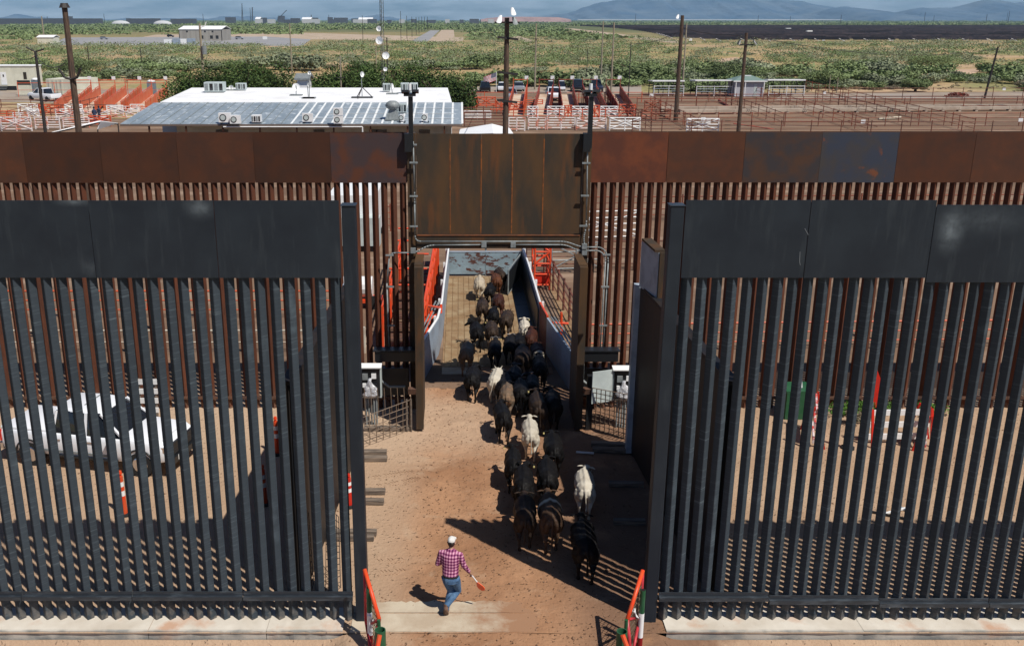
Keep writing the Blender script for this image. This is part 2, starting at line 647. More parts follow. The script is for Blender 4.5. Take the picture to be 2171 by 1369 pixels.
    h = math_('ADD', math_('MULTIPLY', nz(9, 6), 0.6), math_('MULTIPLY', rg(vo.outputs['Distance'], 0.0, 0.3), 0.5))
    bn = nt.nodes.new('ShaderNodeBump')
    bn.inputs['Strength'].default_value = 0.9
    bn.inputs['Distance'].default_value = 0.065
    L(h, bn.inputs['Height'])
    L(bn.outputs['Normal'], b.inputs['Normal'])
    return m


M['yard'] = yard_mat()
M['pen'] = mat('pen_soil', (0.22, 0.14, 0.092), (0.155, 0.10, 0.068), scale=0.12, stretch=(0.5, 1.6, 1), lo=0.38, hi=0.62, rough=0.95, c3=(0.30, 0.21, 0.15), s3=0.22, lo3=0.52, hi3=0.66, st3=(0.5, 2, 1), bump=0.5, bscale=3, coord='World', spec=0.1, dist=0.1)
M['lot'] = mat('gravel_lot', (0.34, 0.28, 0.22), (0.27, 0.21, 0.165), scale=0.2, rough=0.95, coord='World', c3=(0.38, 0.36, 0.34), s3=0.05, bump=0.3, bscale=5, spec=0.1)
M['asphalt'] = mat('grey_lot', (0.25, 0.25, 0.26), (0.31, 0.30, 0.29), scale=0.05, rough=0.9, coord='World')
M['dirtroad'] = mat('pale_dirt_road', (0.46, 0.36, 0.27), (0.38, 0.29, 0.2), scale=0.08, rough=0.95, coord='World')


def sheet(name, poly, z, m, kind='structure'):
    b = MB()
    b.add([(p[0], p[1], z) for p in poly], [tuple(range(len(poly)))])
    o = b.build(name, m, local=True)
    struct(o, kind)
    return o


def grid(name, xs, ys, zf, m):
    nx, ny = len(xs), len(ys)
    XX, YY = np.meshgrid(xs, ys)
    Z = zf(XX, YY)
    v = np.stack([XX, YY, Z], -1).reshape(-1, 3)
    i = np.arange(ny - 1)[:, None] * nx + np.arange(nx - 1)[None, :]
    f = np.stack([i, i + 1, i + 1 + nx, i + nx], -1).reshape(-1, 4)
    o = raw(name, v, f, m)
    o.data.polygons.foreach_set('use_smooth', [True] * len(f))
    return struct(o)


BASE = -0.02
grid('ground', np.concatenate([-np.geomspace(16000, 40, 30), np.linspace(-30, 30, 7), np.geomspace(40, 16000, 30)]),
     np.concatenate([[-12000, -4000, -1000, -100, -10, 8, 30.2], np.geomspace(35, 16000, 60)]),
     lambda x, y: np.where(y < 31, -0.45, -0.02) + 0 * x, M['desert'])


def vnoise(x, y, seed, s):
    """cheap smooth value noise on arrays"""
    r = np.random.default_rng(seed)
    T = r.random((64, 64))
    xs, ys = x * s, y * s
    xi, yi = np.floor(xs).astype(int), np.floor(ys).astype(int)
    fx, fy = xs - xi, ys - yi
    fx, fy = fx * fx * (3 - 2 * fx), fy * fy * (3 - 2 * fy)
    a = T[xi % 64, yi % 64]
    b_ = T[(xi + 1) % 64, yi % 64]
    c = T[xi % 64, (yi + 1) % 64]
    d = T[(xi + 1) % 64, (yi + 1) % 64]
    return (a * (1 - fx) + b_ * fx) * (1 - fy) + (c * (1 - fx) + d * fx) * fy


def yard_z(x, y):
    """trampled surface: hoof-sized lumps in the lane, level by the posts"""
    z = (vnoise(x, y, 21, 2.5) - .5) * .03 * (x > -30) + (vnoise(x, y, 3, 5.5) - .5) * .035 + (vnoise(x, y, 4, 11) - .5) * .025 + (vnoise(x, y, 5, 1.3) - .5) * .04
    lane = np.clip((x + 1.9) / 1.2, 0.12, 1) * np.clip((5.6 - x) / 1.0, 0.12, 1)
    return z * lane * np.clip((y - 17.6) / 1.2, 0.1, 1) - 0.0


def gate_ground(x, y):
    # the strip that drops from the opening to the lower ground outside the fence
    op = np.clip((x + 2.6) / .35, 0, 1) * np.clip((4.35 - x) / .35, 0, 1)
    drop = -0.24 * np.clip((16.93 - y) / .05, 0, 1)
    slope = -0.24 * np.clip((16.4 - y) / 2.5, 0, 1)
    return op * slope + (1 - op) * drop


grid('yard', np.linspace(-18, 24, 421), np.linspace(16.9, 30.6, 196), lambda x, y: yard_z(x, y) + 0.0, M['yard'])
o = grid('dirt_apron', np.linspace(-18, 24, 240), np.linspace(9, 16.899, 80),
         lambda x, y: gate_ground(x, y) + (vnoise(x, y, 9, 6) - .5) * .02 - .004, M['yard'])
# the pens north of the border
sheet('pen_ground', [(-75, 30.55), (110, 30.55), (110, 170), (-3, 170), (-3, 120), (-75, 126)], 0.0, M['pen'])
sheet('lot', [gp(-60, 215), gp(330, 222), gp(350, 190), gp(960, 196), gp(1360, 200), gp(1360, 176), gp(960, 186), gp(560, 185), gp(180, 190), gp(-60, 186)][::1], 0.012, M['lot'])
sheet('road', [gp(1640, 213), gp(2300, 206), gp(2300, 193), gp(1660, 200)], 0.016, M['lot'])

# concrete footings, threshold slab
def footing(x0, x1, label, split):
    t = thing('concrete_footing', ((x0 + x1) / 2, 17.1, -.24), label, 'footing', 'concrete footings of the near fence')
    xs = [x0] + split + [x1]
    for a, b_ in zip(xs[:-1], xs[1:]):
        n = 14
        top = MB()
        vs = []
        for i in range(n + 1):
            x = a + .004 + (b_ - a - .008) * i / n
            j = (random.random() - .5) * .03
            vs += [(x, 16.95 + j, -.5), (x, 16.93 + j, .03 + (random.random() - .5) * .012), (x, 17.75, .034)]
        fs = []
        for i in range(n):
            k = 3 * i
            fs += [(k, k + 3, k + 4, k + 1), (k + 1, k + 4, k + 5, k + 2)]
        top.add(vs, fs)
        o = top.build('slab', M['footing'], t)
    return t


def footing_mat():
    m = mat('footing_concrete', (0.62, 0.57, 0.49), (0.50, 0.44, 0.36), scale=1.1, lo=0.35, hi=0.65, rough=0.9, bump=0.3, bscale=40, c3=(0.50, 0.32, 0.22), s3=0.9, lo3=0.54, hi3=0.68, coord='World')
    nt = m.node_tree
    b = nt.nodes['Principled BSDF']
    src = b.inputs['Base Color'].links[0].from_socket
    g = nt.nodes.new('ShaderNodeNewGeometry')
    sx = nt.nodes.new('ShaderNodeSeparateXYZ')
    nt.links.new(g.outputs['Position'], sx.inputs[0])
    # stains on the vertical face: form oil and splashed dirt
    n2 = nt.nodes.new('ShaderNodeTexNoise')
    n2.inputs['Scale'].default_value = 2.2
    n2.inputs['Detail'].default_value = 7
    nt.links.new(g.outputs['Position'], n2.inputs['Vector'])
    r1 = nt.nodes.new('ShaderNodeMapRange')
    r1.inputs['From Min'].default_value = 17.0
    r1.inputs['From Max'].default_value = 16.96
    nt.links.new(sx.outputs['Y'], r1.inputs['Value'])
    r2 = nt.nodes.new('ShaderNodeMapRange')
    r2.inputs['From Min'].default_value = .46
    r2.inputs['From Max'].default_value = .62
    r2.inputs['To Min'].default_value = 0.35
    nt.links.new(n2.outputs['Fac'], r2.inputs['Value'])
    mu = nt.nodes.new('ShaderNodeMath')
    mu.operation = 'MULTIPLY'
    nt.links.new(r1.outputs[0], mu.inputs[0])
    nt.links.new(r2.outputs[0], mu.inputs[1])
    x = nt.nodes.new('ShaderNodeMix')
    x.data_type = 'RGBA'
    nt.links.new(mu.outputs[0], x.inputs['Factor'])
    nt.links.new(src, x.inputs[6])
    x.inputs[7].default_value = (0.26, 0.26, 0.24, 1)
    nt.links.new(x.outputs[2], b.inputs['Base Color'])
    return m


M['footing'] = footing_mat()
footing(-14, -2.35, 'long pale concrete footing under the charcoal fence left of the opening', [-10.2, -6.3, -3.9])
footing(4.2, 22.3, 'pale concrete footing under the charcoal fence right of the opening', [8.2, 12.0, 16.5])


def slab_mat():
    m = mat('dusty_slab', (0.52, 0.44, 0.33), (0.42, 0.33, 0.235), scale=1.3, rough=0.9, bump=0.3, bscale=30, coord='World')
    nt = m.node_tree
    b = nt.nodes['Principled BSDF']
    src = b.inputs['Base Color'].links[0].from_socket
    g = nt.nodes.new('ShaderNodeNewGeometry')
    sx = nt.nodes.new('ShaderNodeSeparateXYZ')
    nt.links.new(g.outputs['Position'], sx.inputs[0])
    n2 = nt.nodes.new('ShaderNodeTexNoise')
    n2.inputs['Scale'].default_value = 1.8
    n2.inputs['Detail'].default_value = 8
    n2.inputs['Roughness'].default_value = 0.7
    nt.links.new(g.outputs['Position'], n2.inputs['Vector'])
    a = nt.nodes.new('ShaderNodeMath')
    a.operation = 'MULTIPLY_ADD'
    a.inputs[1].default_value = 0.30
    nt.links.new(sx.outputs['X'], a.inputs[0])
    nt.links.new(n2.outputs['Fac'], a.inputs[2])
    r = nt.nodes.new('ShaderNodeMapRange')
    r.inputs['From Min'].default_value = 0.50
    r.inputs['From Max'].default_value = 0.80
    nt.links.new(a.outputs[0], r.inputs['Value'])
    x = nt.nodes.new('ShaderNodeMix')
    x.data_type = 'RGBA'
    nt.links.new(r.outputs[0], x.inputs['Factor'])
    nt.links.new(src, x.inputs[6])
    x.inputs[7].default_value = (0.31, 0.17, 0.095, 1)
    nt.links.new(x.outputs[2], b.inputs['Base Color'])
    return m


M['slab'] = slab_mat()
# threshold slabs either side of a rail groove (built of three pieces so the groove is real depth)
th = struct(bpy.data.objects.new('threshold', None))
C.objects.link(th)
th.location = (.8, 17.3, 0)
for (ya, yb) in ((16.93, 17.555), (17.60, 18.02)):
    b = MB()
    n = 40
    vs = []
    for i in range(n + 1):
        x = -2.2 + 3.9 * i / n
        dz = max(0, x - .9) * .03
        vs += [(x, ya + (random.random() - .5) * .012, -.1), (x, ya + (random.random() - .5) * .01, .022 - dz), (x, yb + (random.random() - .5) * (.10 if yb > 17.9 else .006), (.024 if yb < 17.9 else .006) - dz), (x, yb + .02, -.12)]
    fs = []
    for i in range(n):
        k = 4 * i
        fs += [(k, k + 4, k + 5, k + 1), (k + 1, k + 5, k + 6, k + 2), (k + 2, k + 6, k + 7, k + 3)]
    b.add(vs, fs)
    b.build('slab', M['slab'], th)
b = MB()
b.box((-.85, 17.578, -.045), (2.7, .05, .08))
b.build('rail_groove', M['black'], th)
# ------------------------------------------------------------------ border fences
PITCH = 0.2815
PANEL = PITCH * 8
DG = 0.105                       # half diagonal of a square bollard set corner-on


def bollard_mesh(name, z0, z1, m, cut=True):
    b = MB()
    v = [(0, -DG), (DG, 0), (0, DG), (-DG, 0)]
    e = .012                     # small flat on each corner so the steel edge catches light
    ring = []
    for i in range(4):
        x, y = v[i]
        px, py = v[i - 1]
        nx, ny = v[(i + 1) % 4]
        for (qx, qy) in ((px, py), (nx, ny)):
            l = math.hypot(qx - x, qy - y)
            ring.append((x + (qx - x) * e / l, y + (qy - y) * e / l))
    n = len(ring)
    b.add([(x, y, z0) for x, y in ring] + [(x, y, z1) for x, y in ring],
          [tuple(range(n))[::-1], tuple(range(n, 2 * n))] + [(i, (i + 1) % n, n + (i + 1) % n, n + i) for i in range(n)])
    o = b.build(name, m, local=True)
    C.objects.unlink(o)
    return o


def rect(b, x0, x1, y0, y1, z0, z1):
    return b.box(((x0 + x1) / 2, (y0 + y1) / 2, (z0 + z1) / 2), (x1 - x0, y1 - y0, z1 - z0))


def fence(x_edge, side, n_panels, Y, ztop, zplate, label, near, drops=None, plate_mats=None):
    """x_edge: edge of the plates at the opening; side -1 runs left, +1 runs right"""
    t = thing('bollard_fence', (x_edge + side * n_panels * PANEL / 2, Y, 0), label, 'border fence', 'bollard border fences')
    mB = M['bollard'] if near else M['rust_bollard']
    src = {}
    for k in range(n_panels):
        dz = (drops or {}).get(k, 0.0)
        zt = ztop + dz
        a = x_edge + side * k * PANEL
        x0, x1 = min(a, a + side * PANEL), max(a, a + side * PANEL)
        key = round(dz, 3)
        if key not in src:
            src[key] = bollard_mesh('bollard', -.1, zt - .06 - 0.0, mB)
        for j in range(8):
            x = x0 + (j + .5) * PITCH
            piece(src[key], 'bollard', t, (x - t.location.x + random.uniform(-.004, .004), 0, 0), rot=(random.uniform(-.0006, .0006), random.uniform(-.0008, .0008), random.uniform(-.025, .025)))
        # anti-climb plate on the camera side
        b = MB()
        g = .006 if near else .004
        tilt = random.uniform(-.006, .006)
        rect(b, x0 + g, x1 - g, Y - DG - .016 + tilt, Y - DG - .003 + tilt, zplate + dz, zt)
        mp_ = M['paint'] if near else M['rust']
        if plate_mats and k in plate_mats:
            mp_ = plate_mats[k]
        b.build('plate', mp_, t)
        if not near:
            b = MB()
            rect(b, x0 + g, x1 - g, Y + DG + .003, Y + DG + .014, zplate + dz, zt)
            b.build('back_plate', M['rust'], t)
        # floor rail
        b = MB()
        zr = .62 if near else .33
        if near:
            zr = zr + (drops or {}).get(('r', k), 0)
            rect(b, x0 + .01, x1 - .01, Y - DG - .085, Y - DG - .01, zr, zr + .012)
            rect(b, x0 + .01, x1 - .01, Y - DG - .085, Y - DG - .073, zr - .075, zr - .002)
            rect(b, x0 + .01, x1 - .01, Y - DG - .022, Y - DG - .004, zr + .012, zr + .10)
            b.build('floor_rail', M['paint_edge'], t)
            for j in range(8):
                b = MB()
                x = x0 + (j + .5) * PITCH
                b.prism([(x - .05, Y - DG - .01, zr - .005), (x + .05, Y - DG - .01, zr - .005), (x, Y - DG + .02, zr - .14)], (0, .02, 0))
                b.build('gusset', M['paint_edge'], t)
        else:
            rect(b, x0 + .005, x1 - .005, Y - DG - .06, Y - DG - .004, zr, zr + .09)
            b.build('floor_rail', M['rust_edge'], t)
    return t


M['paint_edge'] = mat('charcoal_rail_paint', (0.022, 0.028, 0.036), (0.07, 0.085, 0.10), scale=5, stretch=(0.5, 2, 2), lo=0.5, hi=0.75, rough=0.45, bump=0.3, bscale=40, spec=0.5)
M['rust_edge'] = mat('rail_steel', (0.13, 0.065, 0.04), (0.07, 0.04, 0.03), scale=4, rough=0.7)


def scuffed(name, spots, scratches=False):
    """charcoal paint with pale rubbed patches (positions in the plate's own object space)"""
    m = mat(name, (0.012, 0.017, 0.025), (0.018, 0.025, 0.034), scale=1.2, lo=0.4, hi=0.7, rough=0.5, bump=0.05, bscale=120, spec=0.3, rand=False, coord='World', c3=(0.032, 0.040, 0.048), s3=2.2, lo3=0.55, hi3=0.8, st3=(3, 1, .35))
    nt = m.node_tree
    b = nt.nodes['Principled BSDF']
    col = b.inputs['Base Color'].links[0].from_socket
    g = nt.nodes.new('ShaderNodeNewGeometry')
    for (x, z, rx, rz, s) in spots:
        mpn = nt.nodes.new('ShaderNodeMapping')
        mpn.inputs['Location'].default_value = (-x / rx, 0, -z / rz)
        mpn.inputs['Scale'].default_value = (1 / rx, 0, 1 / rz)
        nt.links.new(g.outputs['Position'], mpn.inputs['Vector'])
        gr = nt.nodes.new('ShaderNodeTexGradient')
        gr.gradient_type = 'QUADRATIC_SPHERE'
        nt.links.new(mpn.outputs['Vector'], gr.inputs['Vector'])
        t = nt.nodes.new('ShaderNodeTexNoise')
        t.inputs['Scale'].default_value = 9
        t.inputs['Detail'].default_value = 6
        nt.links.new(g.outputs['Position'], t.inputs['Vector'])
        mu = nt.nodes.new('ShaderNodeMath')
        mu.operation = 'MULTIPLY'
        nt.links.new(gr.outputs['Fac'], mu.inputs[0])
        nt.links.new(t.outputs['Fac'], mu.inputs[1])
        mu2 = nt.nodes.new('ShaderNodeMath')
        mu2.operation = 'MULTIPLY'
        mu2.use_clamp = True
        mu2.inputs[1].default_value = s * 2
        nt.links.new(mu.outputs[0], mu2.inputs[0])
        x_ = nt.nodes.new('ShaderNodeMix')
        x_.data_type = 'RGBA'
        nt.links.new(mu2.outputs[0], x_.inputs['Factor'])
        nt.links.new(col, x_.inputs[6])
        x_.inputs[7].default_value = (0.16, 0.19, 0.21, 1)
        col = x_.outputs[2]
    nt.links.new(col, b.inputs['Base Color'])
    return m




def dusty_base(m, col, top=.75):
    """splashed dirt dried on the lowest part of the bars"""
    nt = m.node_tree
    b = nt.nodes['Principled BSDF']
    src = b.inputs['Base Color'].links[0].from_socket
    g = nt.nodes.new('ShaderNodeNewGeometry')
    sx = nt.nodes.new('ShaderNodeSeparateXYZ')
    nt.links.new(g.outputs['Position'], sx.inputs[0])
    n = nt.nodes.new('ShaderNodeTexNoise')
    n.inputs['Scale'].default_value = 7
    n.inputs['Detail'].default_value = 6
    nt.links.new(g.outputs['Position'], n.inputs['Vector'])
    r = nt.nodes.new('ShaderNodeMapRange')
    r.inputs['From Min'].default_value = top
    r.inputs['From Max'].default_value = 0
    nt.links.new(sx.outputs['Z'], r.inputs['Value'])
    r2 = nt.nodes.new('ShaderNodeMapRange')
    r2.inputs['From Min'].default_value = .42
    r2.inputs['From Max'].default_value = .68
    nt.links.new(n.outputs['Fac'], r2.inputs['Value'])
    mu = nt.nodes.new('ShaderNodeMath')
    mu.operation = 'MULTIPLY'
    nt.links.new(r.outputs[0], mu.inputs[0])
    nt.links.new(r2.outputs[0], mu.inputs[1])
    x = nt.nodes.new('ShaderNodeMix')
    x.data_type = 'RGBA'
    nt.links.new(mu.outputs[0], x.inputs['Factor'])
    nt.links.new(src, x.inputs[6])
    x.inputs[7].default_value = (*col, 1)
    nt.links.new(x.outputs[2], b.inputs['Base Color'])


dusty_base(M['bollard'], (.17, .15, .13))
dusty_base(M['rust_bollard'], (.20, .13, .09))
NY, FY = 17.3 + DG, 28.8 + DG
XL, XR = -2.15, 4.07
fl = fence(XL, -1, 6, NY, 8.74, 7.31, 'charcoal bollard fence with a solid top plate, near row left of the cattle opening', True,
           plate_mats={1: scuffed('scuffed_plate_paint', [(-4.65, 8.62, .42, .30, .55)]), 2: scuffed('rubbed_plate_paint', [(-6.9, 8.72, .5, .12, .5), (-6.75, 7.5, .25, .3, .2)])})
fr = fence(XR, 1, 8, NY, 8.745, 7.31, 'charcoal bollard fence with a solid top plate, near row right of the cattle opening', True,
           drops={2: -.085, 3: -.085, 4: -.085, 5: -.085, 6: -.085, 7: -.085, ('r', 5): -.17, ('r', 6): -.17, ('r', 7): -.17, ('r', 0): -.02, ('r', 1): -.09, ('r', 2): -.16, ('r', 3): -.17, ('r', 4): -.17},
           plate_mats={2: scuffed('worn_plate_paint', [(8.9, 8.2, .35, .62, .8), (9.5, 8.4, 1.3, .45, .22)]), 3: M['paint']})
# pale climbing scratches on the second plate right of the opening
b = MB()
for pts in ([(6.5, 8.23), (6.62, 8.05), (6.70, 7.85), (6.73, 7.55)], [(6.46, 7.8), (6.47, 7.62), (6.49, 7.55)], [(7.55, 8.43), (7.63, 8.2), (7.68, 7.95), (7.70, 7.7)],
            [(7.02, 7.66), (7.03, 7.56)], [(7.30, 7.70), (7.31, 7.56)], [(7.42, 7.86), (7.45, 7.7), (7.46, 7.56)]):
    for p, q in zip(pts[:-1], pts[1:]):
        b.beam((p[0] - .25, NY - DG - .0185, p[1]), (q[0] - .25, NY - DG - .0185, q[1]), .004, .010)
b.build('scratch_marks', mat('bare_scratch', (0.15, 0.165, 0.18), rough=0.5), fr)

ffl = fence(-1.53, -1, 11, FY, 8.67, 7.21, 'rust-brown bollard fence with a plate top, far row left of the brown header plate', False,
            plate_mats={0: M['rust_dark2'] if 'rust_dark2' in M else M['rust'], 3: M['rust'], 4: M['rust']})
ffr = fence(3.89, 1, 9, FY, 8.69, 7.22, 'rust-brown bollard fence with a plate top, far row right of the brown header plate', False,
            plate_mats={3: M['rust_blue'], 2: M['rust_dark'], 0: mat('bright_rust', (0.16, 0.045, 0.018), (0.10, 0.032, 0.018), scale=1.5, rough=0.7)})
# door posts of the near opening
for (x, ztop, lab) in ((-1.99, 8.64, 'tall charcoal square steel post at the left side of the near opening'), (3.93, 8.64, 'tall charcoal square steel post at the right side of the near opening')):
    t = thing('gate_post', (x, NY, 0), lab, 'gate post', 'posts of the near opening')
    b = MB()
    rect(b, x - .125, x + .125, NY - .13, NY + .13, -.05, ztop)
    o = b.build('post', M['paint'], t)
    bv = o.modifiers.new('bevel', 'BEVEL')
    bv.width = .015
    bv.segments = 2
    b = MB()
    rect(b, x - .14, x + .14, NY - .145, NY + .145, ztop, ztop + .012)
    b.build('cap', M['paint_edge'], t)

# ------------------------------------------------------------------ swung-open leaves of the near gate
def leaf(x0, y0, x1, y1, ht, label, side, ext):
    t = thing('gate_leaf', ((x0 + x1) / 2, (y0 + y1) / 2, 0), label, 'gate leaf', 'open leaves of the near gate')
    d = Vector((x1 - x0, y1 - y0, 0))
    L_ = d.length
    d.normalize()
    a0 = math.atan2(d.y, d.x)
    n = int(L_ / .262)
    src = bollard_mesh('bollard', .12, ht - .02, M['leaf'])
    for i in range(n):
        p = Vector((x0, y0, 0)) + d * (L_ * (i + .5) / n)
        piece(src, 'bollard', t, p - t.location, rot=(0, 0, a0))
    b = MB()
    b.beam((x0, y0, ht), (x1, y1, ht), .24, .09)
    b.build('top_rail', M['leaf'], t)
    b = MB()
    b.beam((x0, y0, .16), (x1, y1, .16), .24, .14)
    b.build('bottom_rail', M['leaf'], t)
    nrm = Vector((-d.y, d.x, 0))
    s = 1 if nrm.x * side < 0 else -1
    nrm = nrm * s
    b = MB()
    q0 = Vector((x0, y0, .0)) + nrm * .122
    q1 = Vector((x1, y1, .0)) + nrm * .122
    b.beam(q0 + Vector((0, 0, ht / 2 + .1)), q1 + Vector((0, 0, ht / 2 + .1)), .012, ht - .25)
    b.build('light_block_sheet', M['leaf'], t)  # full-height sheet added to close the bar gaps so the shadow falls solid
    # far end post, taller than the leaf, and its framed plate
    e = Vector((x1, y1, 0)) + d * .14
    b = MB()
    rect(b, e.x - (.25 if ext else .15), e.x + .10, e.y - .1, e.y + .16, .05, ht + .02)
    b.build('end_post', M['bluegrey'], t)
    if ext:
        k = Vector((x1, y1, 0)) - d * 1.25
        off = Vector((.0, 0, 0))
        b = MB()
        b.beam(e + Vector((0, 0, ht + 1.27)), k + Vector((.0, 0, ht + 1.27)), .26, .06)
        b.beam(k + Vector((.06, 0, ht + .03)), k + Vector((.06, 0, ht + 1.24)), .12, .12)
        b.beam(k + Vector((.09, .3, ht + .03)), k + Vector((.09, .3, ht + 1.24)), .05, .07)
        b.build('extension_frame', M['rust_brown'], t)
        b = MB()
        b.prism([e + Vector((-.15, -.10, ht + .0)), k + Vector((-.03, .0, ht + .0)), k + Vector((-.03, .0, ht + 1.23)), e + Vector((-.15, -.10, ht + 1.23))], (.02, 0, 0))
        b.build('extension_plate', M['bluegrey'], t)
    return t


M['leaf'] = mat('leaf_dark_paint', (0.012, 0.013, 0.016), (0.024, 0.018, 0.015), scale=2, stretch=(1, 1, 0.3), rough=0.55)
M['bluegrey'] = mat('blue_grey_paint', (0.36, 0.42, 0.48), (0.24, 0.28, 0.33), scale=2.5, lo=0.45, hi=0.7, rough=0.5)
leaf(5.45, 18.0, 5.02, 25.3, 4.97, 'dark steel gate leaf standing open behind the fence right of the opening', 1, True)
leaf(-3.42, 18.0, -3.0, 25.3, 4.97, 'dark steel gate leaf standing open behind the fence left of the opening', -1, False)

# ------------------------------------------------------------------ header and gate of the far row
HY = FY
t = thing('gate_header', (1.2, HY, 0), 'big brown rusty header plate over the cattle passage in the far fence', 'gate header')
yf = HY - DG
b = MB()
for xc, nm in ((-1.40, 0), (3.78, 1)):
    b = MB()
    rect(b, xc - .125, xc + .125, HY - .16, HY + .12, 0, 8.66)
    b.build('column', M['rust_brown2'] if 'rust_brown2' in M else M['rust_brown'], t)
xs = [-1.26, -.26, .66, 1.58, 2.50, 3.64]
for a, c_ in zip(xs[:-1], xs[1:]):
    b = MB()
    rect(b, a + .002, c_ - .002, yf - .022, yf - .004, 5.66, 8.65)
    b.build('plate_strip', M['rust_brown'], t)
for x in xs[1:-1]:
    b = MB()
    rect(b, x - .018, x + .018, yf - .028, yf - .020, 5.68, 8.5)
    b.build('weld_seam', M['weld'] if 'weld' in M else M['orange_rust'] if 'orange_rust' in M else M['rust_edge'], t)
b = MB()
rect(b, -1.27, 3.65, yf - .10, HY + .10, 5.24, 5.62)
b.build('beam', M['rust_brown'], t)
b = MB()
rect(b, -1.26, 3.64, yf - .12, yf - .03, 5.62, 5.655)
b.build('ledge', M['orange_rust'] if 'orange_rust' in M else M['rust'], t)


def conduit(pts, r=.022):
    b = MB()
    out = [Vector(pts[0])]
    for i in range(1, len(pts) - 1):           # rounded bends
        p, c_, q = Vector(pts[i - 1]), Vector(pts[i]), Vector(pts[i + 1])
        ra = min(.18, (p - c_).length / 2, (q - c_).length / 2)
        s, e = c_ + (p - c_).normalized() * ra, c_ + (q - c_).normalized() * ra
        for k in range(5):
            u = k / 4
            out.append(s * (1 - u) ** 2 + c_ * 2 * u * (1 - u) + e * u * u)
    out.append(Vector(pts[-1]))
    b.path(out, r, 7)
    return b


ct = thing('electrical_conduit', (1.2, HY - .3, 0), 'grey steel conduit run clipped around the brown header plate of the far gate', 'conduit')
yc = HY - .27


def pc(px, py, y=yc):
    return at(px, py, y)


for pts in ([pc(876, 300), pc(879, 420), pc(880, 512), pc(1200, 512), pc(1232, 524), pc(1278, 524), pc(1290, 545), pc(1277, 762)],
            [pc(820, 600), pc(826, 536), pc(880, 536), pc(908, 520), pc(1020, 519)], [pc(1090, 519), pc(1200, 519), pc(1226, 532), pc(1272, 531), pc(1284, 545), pc(1271, 762)],
            [pc(1246, 300), pc(1243, 480), pc(1237, 505), pc(1240, 522)], [pc(820, 600), pc(826, 760)]):
    o = conduit(pts).build('pipe', M['galv'], ct, smooth=True)
for (px, py) in ((875, 307), (877, 345), (877, 416), (877, 480), (826, 541), (827, 608), (829, 690), (1246, 307), (1243, 346), (1240, 415), (1237, 479), (1286, 540), (1283, 608), (1279, 690)):
    b = MB()
    c_ = pc(px, py, yc - .02)
    b.box(c_, (.24, .05, .045))
    b.build('strut_clamp', M['galv'], ct)
for (px, py) in ((876, 531), (1239, 522), (1239, 535), (1026, 519), (1088, 519)):
    b = MB()
    b.box(pc(px, py, yc - .02), (.15, .12, .15))
    b.build('junction_box', M['galv'], ct)

# short leaves drawn back beside the passage
for (x, lab, sgn) in ((-1.17, 'short rust-brown gate leaf at the left side of the cattle passage', 1), (3.58, 'short rust-brown gate leaf at the right side of the cattle passage', -1)):
    t = thing('passage_gate_leaf', (x, 27.8, 0), lab, 'gate leaf', 'leaves of the far passage')
    b = MB()
    rect(b, x - .11, x + .11, 26.95, 27.17, .08, 5.08)
    b.build('end_post', M['rust_brown'], t)
    b = MB()
    rect(b, x - .10, x + .10, 27.173, 28.62, .15, 5.06)
    b.build('panel', M['rust_brown'], t)
    b = MB()
    rect(b, x - .12, x + .12, 27.20, 28.60, 5.063, 5.10)
    b.build('top_cap', M['rust_brown'], t)
    b = MB()
    b.box((x - sgn * .22, 27.02, 1.3), (.24, .14, .18), rx=.2)
    b.build('latch_bracket', M['rust_edge'], t)

# security lights on the gate columns
for (px, lab) in ((872, 'black mast with lights on the left column of the header plate'), (1249, 'black mast with lights on the right column of the header plate')):
    x = xat(px, FY, 9)
    t = thing('light_mast', (x, FY - .1, 8.2), lab, 'light mast', 'masts on the far gate')
    b = MB()
    rect(b, x - .065, x + .065, FY - .33, FY - .20, 8.25, 9.72)
    b.build('mast', M['black'], t)
    b = MB()
    b.box((x - .02, FY - .28, 9.77), (.34, .22, .07))
    b.build('arm', M['black'], t)
    for dx, dy in ((-.14, -.1), (.14, .05)):
        b = MB()
        b.box((x + dx, FY - .30 + dy, 9.86), (.20, .26, .07), rz=.3 * dx, rx=-.25)
        o = b.build('lamp_head', M['black'], t)
    b = MB()
    b.tube((x - .02, FY - .25, 9.9), (x - .02, FY - .25, 10.08), .05, 10)
    b.build('camera', M['white'], t)
    b = MB()
    rect(b, x - .19, x + .02, FY - .36, FY - .22, 8.15, 8.68)
    b.build('bracket_plate', M['black'], t)
# ------------------------------------------------------------------ cattle chute beyond the passage
def wall_run(t, pts, z0, z1, th, m, rail=None, name='wall_panel'):
    for (a, b_) in zip(pts[:-1], pts[1:]):
        a, b_ = Vector(a), Vector(b_)
        b = MB()
        d = (b_ - a).normalized() * .006
        b.beam((a + d) + Vector((0, 0, (z0 + z1) / 2)), (b_ - d) + Vector((0, 0, (z0 + z1) / 2)), th, z1 - z0)
        b.build(name, m, t)
        if rail:
            b = MB()
            b.tube(a + Vector((0, 0, z1 + .05)), b_ + Vector((0, 0, z1 + .05)), .045, 8)
            b.build('top_rail', rail, t)


M['darkred_panel'] = mat('dull_red_panel', (.16, .035, .03), (.10, .03, .03), rough=.6)
ch = thing('cattle_chute', (1.3, 38, 0), 'walled loading chute with a ribbed concrete floor beyond the far fence opening', 'cattle chute')
